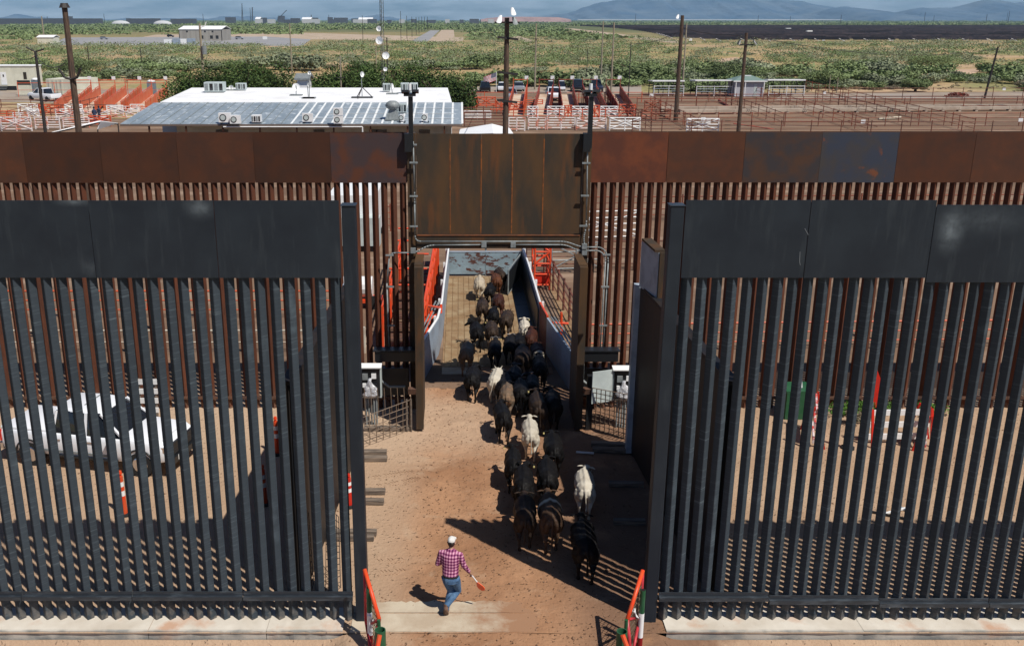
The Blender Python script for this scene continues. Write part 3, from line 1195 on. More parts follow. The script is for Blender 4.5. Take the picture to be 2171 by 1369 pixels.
# ribbed floor slabs: each bay is a slab with cast ribs
M['chute_floor'] = mat('dirty_chute_concrete', (0.31, 0.225, 0.13), (0.22, 0.13, 0.062), scale=1.1, lo=0.35, hi=0.65, rough=0.95, c3=(0.20, 0.12, 0.06), s3=2.0, lo3=0.52, hi3=0.68, coord='World', bump=0.5, bscale=20)
M['chute_dirt'] = mat('caked_chute_dirt', (0.20, 0.12, 0.06), (0.28, 0.18, 0.10), scale=3, rough=0.95, coord='World')
b = MB()
b.box((1.3, 39.0, -.02), (3.8, 12.9, .08))
b.build('floor_bed', M['chute_dirt'], ch)
ys_ = np.arange(32.6, 45.3, 2.1)
for y0 in ys_:
    y1 = min(y0 + 2.06, 45.35)
    src_rib = None
    for i in range(15):
        x = -.52 + i * .247
        b = MB()
        rect(b, x, x + .215, y0, y1, .021, .045 + random.uniform(-.004, .004))
        b.build('floor_rib', M['chute_floor'], ch)
b = MB()
rect(b, -.6, 3.3, 31.9, 32.58, -.05, .03)
b.build('entry_slab', M['slab'], ch)
LW = [(-1.22, 31.4, 0), (-.78, 34.0, 0), (-.66, 36.3, 0), (-.62, 39.2, 0), (-.56, 42.2, 0), (-.5, 45.5, 0)]
wall_run(ch, LW, .02, 1.38, .07, M['bluewall'], M['white'])
RW = [(3.13, 35.9, 0), (3.12, 39.2, 0), (3.10, 42.3, 0), (3.06, 45.5, 0)]
wall_run(ch, RW, .02, 1.38, .07, M['bluewall'], M['white'])
wall_run(ch, [(3.26, 34.2, 0), (3.13, 35.88, 0)], .02, 1.38, .07, M['darkred_panel'], M['orange_red'])
wall_run(ch, [(3.72, 30.4, 0), (3.48, 32.3, 0), (3.26, 34.18, 0)], .02, 1.38, .07, M['bluewall'], None)
for px_, pts in (('l', LW), ('r', RW)):
    for p in pts:
        b = MB()
        s = -1 if px_ == 'l' else 1
        rect(b, p[0] + s * .05 - .045 + s * .045, p[0] + s * .05 + .045 + s * .045, p[1] - .05, p[1] + .05, 0, 1.5)
        b.build('wall_post', M['white'], ch)
for (a, c_) in ((LW[0], LW[2]), ((3.72, 30.4, 0), (3.26, 34.2, 0))):
    for k in (1, 2):
        b = MB()
        s = -1 if a[0] < 0 else 1
        b.tube((a[0] + s * .12 * k, a[1], 1.40 - .0 * k), (c_[0] + s * .12 * k, c_[1], 1.40), .03, 6)
        b.build('outer_rail', M['galv'], ch)
# the blue end gate with flaking rust
M['flaked_blue'] = mat('flaked_pale_blue_paint', (0.27, 0.36, 0.41), (0.21, 0.27, 0.30), scale=1.5, rough=0.5, c3=(0.10, 0.045, 0.035), s3=2.3, lo3=0.53, hi3=0.58, st3=(1, 1, 2.2))
g = thing('chute_end_gate', (1.3, 45.6, 0), 'pale blue steel gate with flaking rusty paint closing the far end of the chute', 'gate')
for (a, c_) in ((-.48, 1.28), (1.30, 3.04)):
    b = MB()
    rect(b, a, c_, 45.56, 45.6, .1, 1.16)
    b.build('panel', M['flaked_blue'], g)
for z in (1.2, 1.42):
    b = MB()
    b.tube((-.5, 45.58, z), (3.06, 45.58, z), .04, 8)
    b.build('rail', M['white'] if z > 1.3 else M['bluewall'], g)
for x in (-.49, 1.29, 3.05):
    b = MB()
    b.tube((x, 45.62, 0), (x, 45.62, 1.5), .045, 8)
    b.build('post', M['galv'], g)
# swinging half gate in the chute
g = thing('swing_gate', (2.6, 43.5, 0), 'dark steel swing gate folded at the far right corner of the chute', 'gate')
b = MB()
p, q = Vector((2.2, 42.0, .1)), Vector((2.95, 45.2, .1))
b.beam(p + Vector((0, 0, .5)), q + Vector((0, 0, .5)), .04, 1.0)
b.build('panel', M['black'], g)
for a_, b_ in ((p, q), (p + Vector((0, 0, 1.1)), q + Vector((0, 0, 1.1))), (p, p + Vector((0, 0, 1.1))), (q, q + Vector((0, 0, 1.2)))):
    b = MB()
    b.tube(a_, b_, .035, 6)
    b.build('frame_bar', M['galv'], g)
# black sheet standing in for the shade on the right wall's inner face
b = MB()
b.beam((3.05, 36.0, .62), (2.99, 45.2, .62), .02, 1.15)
b.build('wall_shade_sheet', M['black'], ch)
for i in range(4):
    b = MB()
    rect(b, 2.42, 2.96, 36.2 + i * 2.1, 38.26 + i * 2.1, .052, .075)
    b.build('floor_shade_strip', M['black'], ch)  # black strips along the wall's foot paint its shadow on the floor

# ------------------------------------------------------------------ orange and white handling gear beside the chute
def pipe_frame(name, label, cat, polylines, r, m, group=None, loc=None, part='bar'):
    allp = [p for pl in polylines for p in pl]
    loc = loc or (sum(p[0] for p in allp) / len(allp), sum(p[1] for p in allp) / len(allp), 0)
    t = thing(name, loc, label, cat, group)
    for pl in polylines:
        for a, b_ in zip(pl[:-1], pl[1:]):
            if (Vector(a) - Vector(b_)).length < .02:
                continue
            b = MB()
            b.tube(a, b_, r, 6)
            b.build(part, m, t)
    return t


M['maroon_sheet'] = mat('deep_red_sheet', (.30, .035, .02), (.16, .03, .025), rough=.6)
# left loader: sloping orange side plates and pipes
t = thing('cattle_loader', (-1.8, 37, 0), 'bright orange steel cattle loader left of the chute, half hidden by the brown header', 'cattle loader')
for (a, c_, h0, h1) in (((-1.35, 33.6), (-1.05, 45.6), 1.9, 2.6), ((-2.9, 34.6), (-2.6, 45.6), 1.7, 2.6)):
    b = MB()
    b.prism([(a[0], a[1], .35), (c_[0], c_[1], .6), (c_[0], c_[1], h1 - .7), (a[0], a[1], h0 - .8)], (-.04, 0, 0))
    b.build('side_plate', M['maroon_sheet'] if a[0] > -2 else M['orange'], t)
    for k in range(8):
        y = a[1] + (c_[1] - a[1]) * k / 7
        x = a[0] + (c_[0] - a[0]) * k / 7 + .05
        b = MB()
        b.tube((x, y, 0), (x, y, h0 + (h1 - h0) * k / 7), .05, 6)
        b.build('post', M['orange_red'], t)
    for z in (0, .35, .7):
        b = MB()
        b.tube((a[0] + .05, a[1], h0 - z), (c_[0] + .05, c_[1], h1 - z), .04, 6)
        b.build('side_rail', M['orange_red'], t)
for k in range(9):
    b = MB()
    y = 35 + k * 1.25
    b.box((-1.95, y, .35 + k * .05), (1.4, .9, .05))
    b.build('deck_board', M['rust_edge'], t)
for k in range(5):
    b = MB()
    y = 36.5 + k * 2.1
    b.tube((-1.3, y, 2.0 + k * .12), (-2.85, y, 2.0 + k * .12), .045, 6)
    b.build('cross_bar', M['orange_red'], t)
pipe_frame('pipe_guard', 'short coral red pipe guard at the left corner of the chute mouth', 'pipe guard',
           [[at(892, 688, 33.8), at(935, 662, 35.2), at(935, 645, 35.3)], [at(893, 690, 33.8), at(905, 648, 34), at(933, 652, 35.2)], [at(915, 658, 34.6), gp(893, 762)]], .05, M['orange_red'])
# right gang: red ladder tower and plate
tw = [Vector((3.45, 43.0, 0)), Vector((4.15, 43.0, 0)), Vector((4.15, 44.6, 0)), Vector((3.45, 44.6, 0))]
lines = [[p, p + Vector((0, 0, 2.3))] for p in tw]
for z in (.25, .75, 1.25, 1.8, 2.25):
    lines.append([p + Vector((0, 0, z)) for p in tw] + [tw[0] + Vector((0, 0, z))])
lines += [[tw[0] + Vector((0, 0, 1.25)), tw[1] + Vector((0, 0, 1.8))], [tw[1] + Vector((0, 0, 1.8)), tw[0] + Vector((0, 0, 2.25))]]
t = pipe_frame('ladder_tower', 'red pipe tower with rungs right of the far end of the chute', 'pipe tower', lines, .045, M['orange_red'])
b = MB()
b.box((3.8, 43.3, .5), (.66, .05, .55))
b.build('panel', M['red'], t)
t = thing('coral_handrail', (3.6, 34.6, 0), 'coral red pipe handrail above the dull red panel right of the chute', 'handrail')
for a_, c_ in ((at(1145, 640, 35.9), at(1147, 655, 35.8)), (at(1147, 655, 35.8), at(1163, 683, 34.2)), (at(1163, 683, 34.2), at(1205, 686, 34.2)), (at(1190, 662, 34.2), at(1190, 708, 34.2))):
    b = MB()
    b.tube(a_, c_, .05, 6)
    b.build('handrail', M['orange_red'], t)
# dung-stained strip with a rusted pipe fence right of the chute
sheet('alley_strip', [(4.3, 34), (5.2, 34), (4.6, 46), (4.1, 46)], .01, M['chute_dirt'])


def pipe_fence(pts, h, rails, m, label, step=2.5, r=.035, group='pipe fences of the cattle pens', name='pipe_fence', pr=None, signs=0):
    t = thing(name, Vector(pts[0]), label, 'pipe fence', group)
    for a, c_ in zip(pts[:-1], pts[1:]):
        a, c_ = Vector(a), Vector(c_)
        for k in range(rails):
            z = h * (k + 1) / rails - .02
            b = MB()
            b.tube(a + Vector((0, 0, z)), c_ + Vector((0, 0, z)), r * (1.2 if k == rails - 1 else .8), 5)
            b.build('rail', m, t)
        n = max(1, int(round((c_ - a).length / step)))
        b = MB()
        b.tube((0, 0, -.05), (0, 0, h + .12), pr or r * 1.4, 6)
        src = b.build('post', m, t, local=True)
        src.location = a - t.location
        for k in range(1, n + 1):
            piece(src, 'post', t, a + (c_ - a) * k / n - t.location)
    return t


def pipe_gate(a, c_, h, m, label, rails=5, cross=True, r=.035, group='pipe gates of the cattle pens', name='pipe_gate', z0=.25):
    a, c_ = Vector(a), Vector(c_)
    t = thing(name, (a + c_) / 2 * Vector((1, 1, 0)) if False else Vector(((a.x + c_.x) / 2, (a.y + c_.y) / 2, 0)), label, 'pipe gate', group)
    for k in range(rails):
        z = z0 + (h - z0) * k / (rails - 1)
        b = MB()
        b.tube((a.x, a.y, z), (c_.x, c_.y, z), r, 5)
        b.build('rail', m, t)
    for p in (a, (a + c_) / 2, c_):
        b = MB()
        b.tube((p.x, p.y, z0 - .2), (p.x, p.y, h + .05), r * 1.3, 5)
        b.build('upright', m, t)
    if cross:
        for (p, q) in ((a, c_), (c_, a)):
            b = MB()
            b.tube((p.x, p.y - .05, z0), (q.x, q.y - .05, h), r, 5)
            b.build('brace', m, t)
    return t


MR, MBr, MP, MO = M['pipe_rust'], M['pipe_brown'], M['pink'], M['orange']
pipe_fence([(4.75, 33.5, 0), (4.15, 46, 0)], 1.3, 4, MBr, 'dark rusty pipe fence running back beside the chute', 1.6)
pipe_fence([(4.4, 34.3, 0), (24, 35.0, 0)], 1.1, 3, MO, 'orange-topped pipe fence right of the chute behind the far fence', 3)
pipe_fence([(3.3, 46.5, 0), (30, 47.5, 0)], 1.5, 4, MBr, 'brown pipe fence across the pens beyond the chute, right side', 2.8)
pipe_fence([(5.4, 59, 0), (36, 60, 0)], 1.5, 4, MR, 'rusty pipe fence farther back in the right pens, behind the white gate', 2.8)
pipe_fence([(-33, 57, 0), (-4, 56, 0)], 1.5, 4, MR, 'rusty pipe fence across the left pens behind the far fence', 2.8)
pipe_fence([(-28, 45, 0), (-6, 45, 0)], 1.4, 3, MBr, 'brown pipe fence nearer the border in the left pens', 2.8)
pipe_fence([(-25, 38.6, 0), (-5, 38.6, 0)], 1.2, 3, MO, 'orange-red pipe fence close behind the far fence, left side', 2.8)
pipe_gate((5.9, 53, 0), (10.2, 53.6, 0), 1.7, M['white'], 'white pipe gate with a diagonal brace right of the header plate', 5)
pipe_gate((11.5, 47.0, 0), (15.4, 47.2, 0), 1.6, M['white'], 'second white pipe gate, farther right behind the far fence', 5)
pipe_gate((4.5, 46, 0), (6.9, 46.3, 0), 1.5, M['galv'], 'grey pipe gate hung right of the red tower', 4)
pipe_fence([(-21, 34.2, 0), (-3.5, 34.2, 0)], .9, 2, M['concrete'], 'low grey barrier rail just behind the far fence, left side', 4)
for i, (px, py) in enumerate(((95, 720), (490, 720), (1860, 720), (300, 560), (640, 560), (330, 700))):
    p = gp(px, py)
    t = thing('orange_post', p, ['orange steel post seen between bollards far left', 'orange steel post seen between bollards mid left', 'orange steel post seen between bollards on the right', 'orange post farther back in the left pens', 'orange post near the white trailer', 'thin orange post left of centre'][i], 'post', 'orange posts behind the far fence')
    b = MB()
    b.tube(p, p + Vector((0, 0, 1.9)), .08, 8)
    b.build('shaft', M['orange_red'], t)
    b = MB()
    b.box(p + Vector((0, 0, 1.0)), (.5, .08, .25))
    b.build('plate', M['orange_red'], t)
# white box trailer behind the far fence, left of the header
t = thing('box_trailer', (-5.4, 53, 0), 'white box trailer behind the far fence left of the header', 'trailer')
b = MB()
b.box((-5.7, 54.2, 1.75), (2.6, 5.5, 2.3))
b.build('box', M['white'], t)
b = MB()
b.box((-5.2, 51.0, 1.1), (2.0, .9, 1.5))
b.build('cooling_unit', M['panelgrey'], t)
for x in (-6.6, -4.6):
    for y in (52.5, 55.5):
        b = MB()
        b.tube((x - .15, y, .45), (x + .15, y, .45), .45, 14)
        b.build('wheel', M['tyre'], t)
t = thing('water_tank', (-4.0, 40.3, 0), 'white and orange tank cart half seen between the rusty bollards', 'tank')
b = MB()
b.tube((-5.0, 40.3, .9), (-3.7, 40.3, .9), .45, 14)
b.build('tank', M['white'], t)
b = MB()
b.box((-4.3, 40.3, .35), (2.0, .8, .15))
b.build('frame', M['orange_red'], t)
for x in (-5.0, -3.6):
    b = MB()
    b.tube((x, 39.85, .3), (x, 39.98, .3), .3, 12)
    b.build('wheel', M['tyre'], t)

# ------------------------------------------------------------------ cabinets and gate motors inside the far fence
def cabinet(px, y, label, door):
    x = xat(px, y, 1.2)
    t = thing('control_cabinet', (x, y, 0), label, 'electrical cabinet', 'open control cabinets')
    z0, z1 = .92, 1.92
    b = MB()
    rect(b, x - .34, x + .34, y + .02, y + .24, z0, z1)
    b.build('housing', M['panelgrey'], t)
    b = MB()
    rect(b, x - .30, x + .30, y - .005, y + .017, z0 + .05, z1 - .05)
    b.build('back_plate', M['black'], t)
    b = MB()
    b.box((x, y + .02, z1 + .02), (.72, .30, .03), rx=.15)
    b.build('hood', M['white'], t)
    if door:
        b = MB()
        b.box((x - .68, y - .16, (z0 + z1) / 2), (.66, .035, z1 - z0), rz=.35)
        b.build('door', M['panelgrey'], t)
    for dx, dz, sx, sz, mm in ((-.14, .70, .16, .2, 'galv'), (.12, .72, .14, .16, 'white'), (-.12, .42, .2, .12, 'white'), (.14, .40, .14, .14, 'black')):
        b = MB()
        b.box((x + dx, y - .04, z0 + dz), (sx, .06, sz))
        b.build('module', M[mm], t)
    b = MB()
    n = 7
    rr = random.Random(int(px))
    rings = []
    for k in range(n):
        a = k / (n - 1)
        rings.append(((x + rr.uniform(-.03, .03), y - .09, z0 + .04 + .62 * a), .05 + .24 * math.sin(math.pi * min(1, a + .15)) * rr.uniform(.6, 1.1) * (1 - .55 * a), .05, (1, 0, 0), (0, 1, 0)))
    b.loft(rings)
    b.build('plastic_bag', M['bag'], t, smooth=True)
    for dx in (-.15, -.07, .01, .09, .17):
        b = MB()
        b.tube((x + dx, y + .1, 0), (x + dx, y + .1, z0), .028, 7)
        b.build('conduit', M['galv'], t)
    return t


M['bag'] = mat('crumpled_clear_plastic', (0.66, 0.66, 0.68), (0.42, 0.43, 0.46), scale=7, lo=.42, hi=.6, rough=0.12, bump=1.0, bscale=9, spec=.8, dist=.08)
cabinet(785, 27.4, 'open grey control cabinet with a plastic bag inside, left of the far passage', False)
cabinet(1322, 27.2, 'open pale green control cabinet with a door swung left, right of the far passage', True)
for (xc, lab) in ((-1.95, 'black gate motor housing on the rusty bollards left of the passage'), (4.25, 'black gate motor housing on the rusty bollards right of the passage')):
    t = thing('gate_motor', (xc, 28.35, 0), lab, 'gate motor', 'gate motors')
    b = MB()
    b.box((xc, 28.3, 1.98), (1.25, .42, .30))
    b.build('housing', M['black'], t)
    b = MB()
    b.box((xc, 28.3, 2.16), (1.35, .5, .04), rx=-.08)
    b.build('lid', M['black'], t)
    b = MB()
    b.path([(xc - .45, 28.02, 1.8), (xc - .45, 28.02, 1.25), (xc - .2, 28.0, 1.05), (xc + .3, 28.0, 1.05)], .04, 7)
    b.build('hose', M['galv'], t)
    b = MB()
    b.box((xc - .1, 28.46, 1.05), (.95, .1, .9))
    b.build('mount_plate', M['black'], t)


def wire_panel(name, label, rows, m, wr=.008, group=None, cols=9, nrows=8, cat='mesh panel'):
    """bilinear mesh panel between four corners [bl, br, tr, tl]"""
    bl, br, tr, tl = [Vector(p) for p in rows]
    c_ = (bl + br) / 2
    t = thing(name, (c_.x, c_.y, min(bl.z, br.z)), label, cat, group)
    for i in range(cols + 1):
        u = i / cols
        b = MB()
        b.tube(bl.lerp(br, u), tl.lerp(tr, u), wr, 4)
        b.build('upright_wire', m, t)
    for j in range(nrows + 1):
        v = j / nrows
        b = MB()
        b.tube(bl.lerp(tl, v), br.lerp(tr, v), wr, 4)
        b.build('cross_wire', m, t)
    return t


t = wire_panel('wire_mesh_panel', 'bent welded wire panel left of the far passage, resting on the dirt', [gp(770, 948), gp(868, 912), at(868, 848, 27.0), at(768, 885, 26.2)], M['wire'], .013, 'wire mesh panels', 7, 5)
for k in range(7):
    b = MB()
    p = gp(775 + k * 14, 905 - k * 3)
    b.tube(at(775 + k * 14, 890 - k * 4, 26.4 + .1 * k), at(772 + k * 14, 822 + k * 0, 26.6 + .07 * k), .011, 4)
    b.build('upright_wire', M['wire'], t)
t2 = thing('mesh_end_post', gp(868, 915), 'short brown stake holding the wire panel at the left passage leaf', 'stake')
for dx in (-5, 4):
    b = MB()
    p = gp(868 + dx, 915)
    b.tube(p, p + Vector((0, 0, 1.05)), .03, 6)
    b.build('stake', M['wood'], t2)
wire_panel('wire_mesh_panel', 'welded wire panel right of the far passage, front piece', [gp(1252, 905), gp(1342, 935), at(1342, 838, 26.1), at(1256, 822, 26.9)], M['wire'], .013, 'wire mesh panels', 9, 9)
wire_panel('wire_mesh_panel', 'welded wire panel against the end of the right gate leaf', [gp(1338, 940), gp(1356, 920), at(1356, 838, 26.3), at(1338, 832, 25.8)], M['wire'], .013, 'wire mesh panels', 3, 9)
t = thing('dark_stub_post', gp(1247, 910), 'dark square stub post beside the right passage leaf', 'post')
b = MB()
p = gp(1247, 910)
rect(b, p.x - .09, p.x + .09, p.y - .09, p.y + .09, 0, 1.75)
b.build('shaft', M['black'], t)
# panels laid against the left leaf near the camera
wire_panel('wire_mesh_panel', 'dark wire mesh panel seen through the bollards, left of the opening', [gp(655, 1275), gp(665, 1235), at(654, 1085, 18.6), at(642, 1068, 17.9)], M['darkwire'], .009, 'wire mesh panels', 3, 12)
wire_panel('wire_mesh_panel', 'dark wire mesh panel beside the charcoal post, left of the opening', [gp(690, 1265), gp(722, 1245), at(718, 1095, 19.2), at(692, 1070, 18.3)], M['darkwire'], .009, 'wire mesh panels', 5, 12)

# timbers on the ground
def timber(px0, px1, py, w_, label, dy=.0, m='wood'):
    a, c_ = gp(px0, py), gp(px1, py + dy)
    t = thing('timber', ((a.x + c_.x) / 2, (a.y + c_.y) / 2, 0), label, 'timber', 'weathered timbers on the ground')
    b = MB()
    b.beam(a + Vector((0, 0, .07)), c_ + Vector((0, 0, .07)), w_, .13)
    o = b.build('beam', M[m], t)
    bv = o.modifiers.new('bevel', 'BEVEL')
    bv.width = .012


timber(735, 820, 963, .2, 'weathered timber behind the left post, farther one of the first pair')
timber(735, 821, 976, .2, 'weathered timber behind the left post, nearer one of the first pair')
timber(730, 817, 1046, .18, 'weathered timber behind the left post, farther one of the middle pair')
timber(730, 814, 1066, .18, 'weathered timber behind the left post, nearer one of the middle pair', 2)
timber(690, 799, 1133, .16, 'weathered timber behind the left post, farther one of the nearest pair')
timber(690, 793, 1145, .14, 'weathered timber behind the left post, nearer one of the nearest pair')
timber(772, 870, 912, .18, 'dark timber lying under the bent wire panel')
timber(1253, 1342, 945, .2, 'dark timber in the shade right of the lane, farther one', 3)
timber(1256, 1345, 957, .2, 'dark timber in the shade right of the lane, nearer one', 3)
timber(1290, 1365, 1030, .18, 'dark timber in the shade right of the lane beside the gate leaf', 2)
timber(1300, 1368, 1110, .16, 'dark timber in the deep shade by the right post', 1)


# delineator posts
def delineator(px, py, h, label, red=False):
    p = gp(px, py)
    t = thing('delineator_post', p, label, 'traffic delineator', 'orange traffic delineators')
    r0, r1 = .085, .055
    mm = M['red'] if red else M['orange_red']
    segs = [(0, .42, mm), (.42, .54, M['reflective']), (.54, .64, mm), (.64, .75, M['reflective']), (.75, .88, mm)]
    for k, (a, c_, m) in enumerate(segs):
        b = MB()
        ra = r0 + (r1 - r0) * a
        rb = r0 + (r1 - r0) * c_
        b.tube(p + Vector((0, 0, .05 + a * h)), p + Vector((0, 0, .05 + c_ * h - .002)), ra, 12, rb)
        b.build('band', m, t, smooth=False)
    b = MB()
    z = .05 + .88 * h
    b.tube(p + Vector((0, 0, z)), p + Vector((0, 0, z + .05 * h)), .035, 10)
    b.tube(p + Vector((0, 0, z + .05 * h)), p + Vector((0, 0, z + .12 * h)), .055, 10, .04)
    b.build('knob', mm, t)
    b = MB()
    b.tube(p, p + Vector((0, 0, .05)), .20, 8)
    b.build('base', M['tyre'], t)


delineator(264, 1090, 1.15, 'orange and white delineator in front of the white pickup')
delineator(588, 962, 1.1, 'orange delineator behind the left fence, farthest of the left ones')
delineator(561, 1068, 1.05, 'orange delineator behind the left fence at the edge of the leaf shadow')
delineator(741, 975, 1.15, 'red and white delineator just left of the tall charcoal post, farther one', True)
delineator(741, 1072, .85, 'red and white delineator just left of the tall charcoal post, nearer one', True)
delineator(1350, 963, 1.0, 'dark red delineator at the end of the right gate leaf', True)
delineator(1797, 950, 1.1, 'orange delineator beside the red and white barricade on the right')

# transformer box
t = thing('utility_box', gp(1688, 888), 'dark green utility box by the far fence on the right', 'utility box')
p = gp(1688, 888)
b = MB()
b.box(p + Vector((0, .25, .45)), (.75, .6, .9))
b.build('cabinet', M['green'], t)
b = MB()
b.box(p + Vector((0, .28, .94)), (.8, .66, .06), rx=.12)
b.build('lid', M['green'], t)
b = MB()
b.tube(p + Vector((.1, .2, .98)), p + Vector((.1, .2, 1.25)), .06, 8, .02)
b.build('vent', M['white'], t)


# barricades
def barricade(x, y, w_, label, rz, hz, planks, m):
    t = thing('barricade', (x, y, 0), label, 'barricade', 'barricades right of the lane', rz)
    for k in range(planks):
        b = MB()
        b.box((0, 0, .22 + k * (hz - .25) / max(1, planks - 1)), (w_, .05, .17))
        b.build('plank', m, t, local=True)
    for sx in (-1, 1):
        for sy in (-1, 1):
            b = MB()
            b.beam((sx * w_ / 2, sy * .32, 0), (sx * w_ / 2, sy * .05, hz + .1), .07, .05)
            b.build('leg', M['red'], t, local=True)
    return t


p = gp(1900, 945)
barricade(p.x + .1, p.y + .2, 1.75, 'red and white plank barricade standing by the far fence on the right', .04, 1.0, 3, M['white'])
M['redwhite'] = mat('red_and_white_worn_paint', (0.60, 0.06, 0.05), (0.68, 0.60, 0.60), scale=2.6, lo=.46, hi=.54, rough=.5)
p = gp(1722, 930)
barricade(p.x, p.y, 1.3, 'narrow red barricade turned edge-on beside the green utility box', 1.25, 1.15, 3, M['redwhite'])
p = gp(1955, 945)
barricade(p.x, p.y + .1, 1.0, 'worn red and white barricade at the right end of the plank barricade', 1.35, 1.0, 3, M['redwhite'])
t = thing('weathered_sign', gp(1860, 905), 'tall red diamond-grid panel leaning at the far fence behind the barricade', 'panel')
b = MB()
p = gp(1860, 870)
b.beam(p + Vector((0, 0, .1)), p + Vector((.1, .3, 1.5)), .45, .05)
b.build('panel', M['red'], t)
for dx in (-.2, .2):
    b = MB()
    b.tube(p + Vector((dx, -.1, 0)), p + Vector((dx, .25, 1.3)), .03, 6)
    b.build('leg', M['galv'], t)
t = thing('barricade_board', gp(316, 905), 'white slatted reflector board leaning behind the pickup windscreen', 'reflector board')
p = gp(318, 912)
for sx in (-.25, .25):
    b = MB()
    b.beam(p + Vector((sx, 0, 0)), p + Vector((sx, .2, 1.6)), .06, .04)
    b.build('leg', M['wood'], t)
for k in range(5):
    b = MB()
    b.box(p + Vector((0, .02 + .03 * k, .35 + .29 * k)), (.62, .04, .16))
    b.build('board', M['white'], t)

# debris: boards and a hose end on the right yard
for i, (px, py, l, a, lab, mm) in enumerate(((1900, 1085, .9, .4, 'thin white stick lying on the dirt behind the right fence', 'white'), (1885, 1095, .8, -.5, 'dark stick lying on the dirt behind the right fence', 'black'), (1912, 1080, .5, -1.0, 'short pale stick crossing the others behind the right fence', 'bluewall'), (1240, 962, .5, -.2, 'pale scrap of board at the shade edge right of the cattle', 'white'))):
    p = gp(px, py)
    t = thing('stick', p, lab, 'stick')
    b = MB()
    b.beam(p + Vector((-l / 2 * math.cos(a), -l / 2 * math.sin(a), .04)), p + Vector((l / 2 * math.cos(a), l / 2 * math.sin(a), .05)), .05, .04)
    b.build('stick_piece', M[mm], t)

# tyre marks pressed into the dirt beside the timbers
V_, F_ = [], []
b = MB()
for (p0, p1, off) in ((gp(788, 1032), gp(905, 1012), 0), (gp(792, 1012), gp(880, 998), .0), (gp(800, 1215), gp(862, 1210), 0), (gp(800, 1190), gp(858, 1186), 0)):
    d = (p1 - p0)
    n = int(d.length / .075)
    a0 = math.atan2(d.y, d.x)
    for k in range(n):
        c = p0.lerp(p1, (k + .5) / n)
        for s in (-1, 1):
            if random.random() < .2:
                continue
            q = c + Vector((-math.sin(a0), math.cos(a0), 0)) * .07 * s
            z = float(yard_z(np.array([q.x]), np.array([q.y]))[0])
            b.box((q.x, q.y, z + .004), (.028, .11, .02), rz=a0 + s * .5)
tag(b.build('tyre_tread_marks', M['yard'], local=True), 'tyre tread marks pressed into the dirt left of the lane', 'tyre marks', kind='stuff')
# ------------------------------------------------------------------ gate frames at the bottom corners
def mesh_swing(label, hinge, top, low, foot, s):
    """red pipe frame that falls from a high hinge point towards the camera, wire mesh below it"""
    t = thing('mesh_swing_gate', (hinge.x, hinge.y, 0), label, 'mesh gate', 'red mesh gates of the near opening')
    for (a, c_, r, m) in ((top, low, .042, 'orange_red'), (top, hinge, .032, 'redpipe'), (low, low.lerp(hinge, .55) + Vector((0, 0, -.05)), .03, 'redpipe'), (low, foot, .038, 'redpipe'), (hinge, foot, .03, 'redpipe')):
        b = MB()
        b.tube(a, c_, r, 8)
        b.build('frame_bar', M[m], t, smooth=True)
    for k in range(1, 12):
        u = k / 12
        b = MB()
        p = top.lerp(low, u)
        q = Vector((p.x, p.y, -.1))
        b.tube(p, q, .007, 4)
        b.build('upright_wire', M['wire'], t)
    for k in range(1, 13):
        z = -.05 + k * .125
        if z > top.z:
            continue
        # where the falling top bar is at this height
        u = 1.0 if z < low.z else (top.z - z) / (top.z - low.z)
        b = MB()
        p = top.lerp(low, u)
        b.tube((top.x, top.y, z), (p.x, p.y, z), .007, 4)
        b.build('cross_wire', M['wire'], t)
    b = MB()
    c = hinge.lerp(low, .45) + Vector((0, 0, .12))
    b.loft([(c + Vector((-.09, 0, 0)), .02, .02, (0, 1, 0), (0, 0, 1)), (c, .05, .06, (0, 1, 0), (0, 0, 1)), (c + Vector((.02, 0, -.1)), .05, .04, (0, 1, 0), (0, 0, 1)), (c + Vector((.08, 0, -.16)), .01, .01, (0, 1, 0), (0, 0, 1))])
    b.build('rag', M['white'], t, smooth=True)
    return t


M['redpipe'] = mat('dull_red_pipe', (0.50, 0.035, 0.045), (0.36, 0.03, 0.04), scale=6, rough=.4)
M['darkred'] = mat('dark_red_paint', (0.24, 0.012, 0.015), rough=.35)


def striped_post(label, x, y, z_green, bands):
    t = thing('striped_post', (x, y, -.25), label, 'bollard post', 'green red and white posts of the near opening')
    z = z_green
    b = MB()
    b.tube((x, y, bands[0]), (x, y, z_green), .052, 14)
    b.build('upper_sleeve', M['green'], t, smooth=False)
    cols = ['reflective', 'darkred', 'reflective', 'darkred']
    for k in range(len(bands) - 1):
        b = MB()
        b.tube((x, y, bands[k + 1] + .001), (x, y, bands[k] - .001), .054, 14)
        b.build('band', M[cols[k]], t)
    b = MB()
    b.tube((x, y, z_green + .001), (x, y, z_green + .004), .045, 14)
    b.build('dark_top', M['black'], t)
    return t


def open_tube(label, c, r, h):
    t = thing('open_pipe_post', (c.x, c.y, -.25), label, 'pipe post', 'open green pipes of the near opening')
    n = 20
    b = MB()
    vs = []
    for (rr, z) in ((r, -.25), (r, c.z), (r - .018, c.z), (r - .018, c.z - .5)):
        vs += [(c.x + rr * math.cos(2 * math.pi * i / n), c.y + rr * math.sin(2 * math.pi * i / n), z) for i in range(n)]
    fs = []
    for k in range(3):
        fs += [(k * n + i, k * n + (i + 1) % n, (k + 1) * n + (i + 1) % n, (k + 1) * n + i) for i in range(n)]
    fs.append(tuple(3 * n + i for i in range(n)))
    b.add(vs, fs)
    b.build('pipe', M['green'], t)
    return t


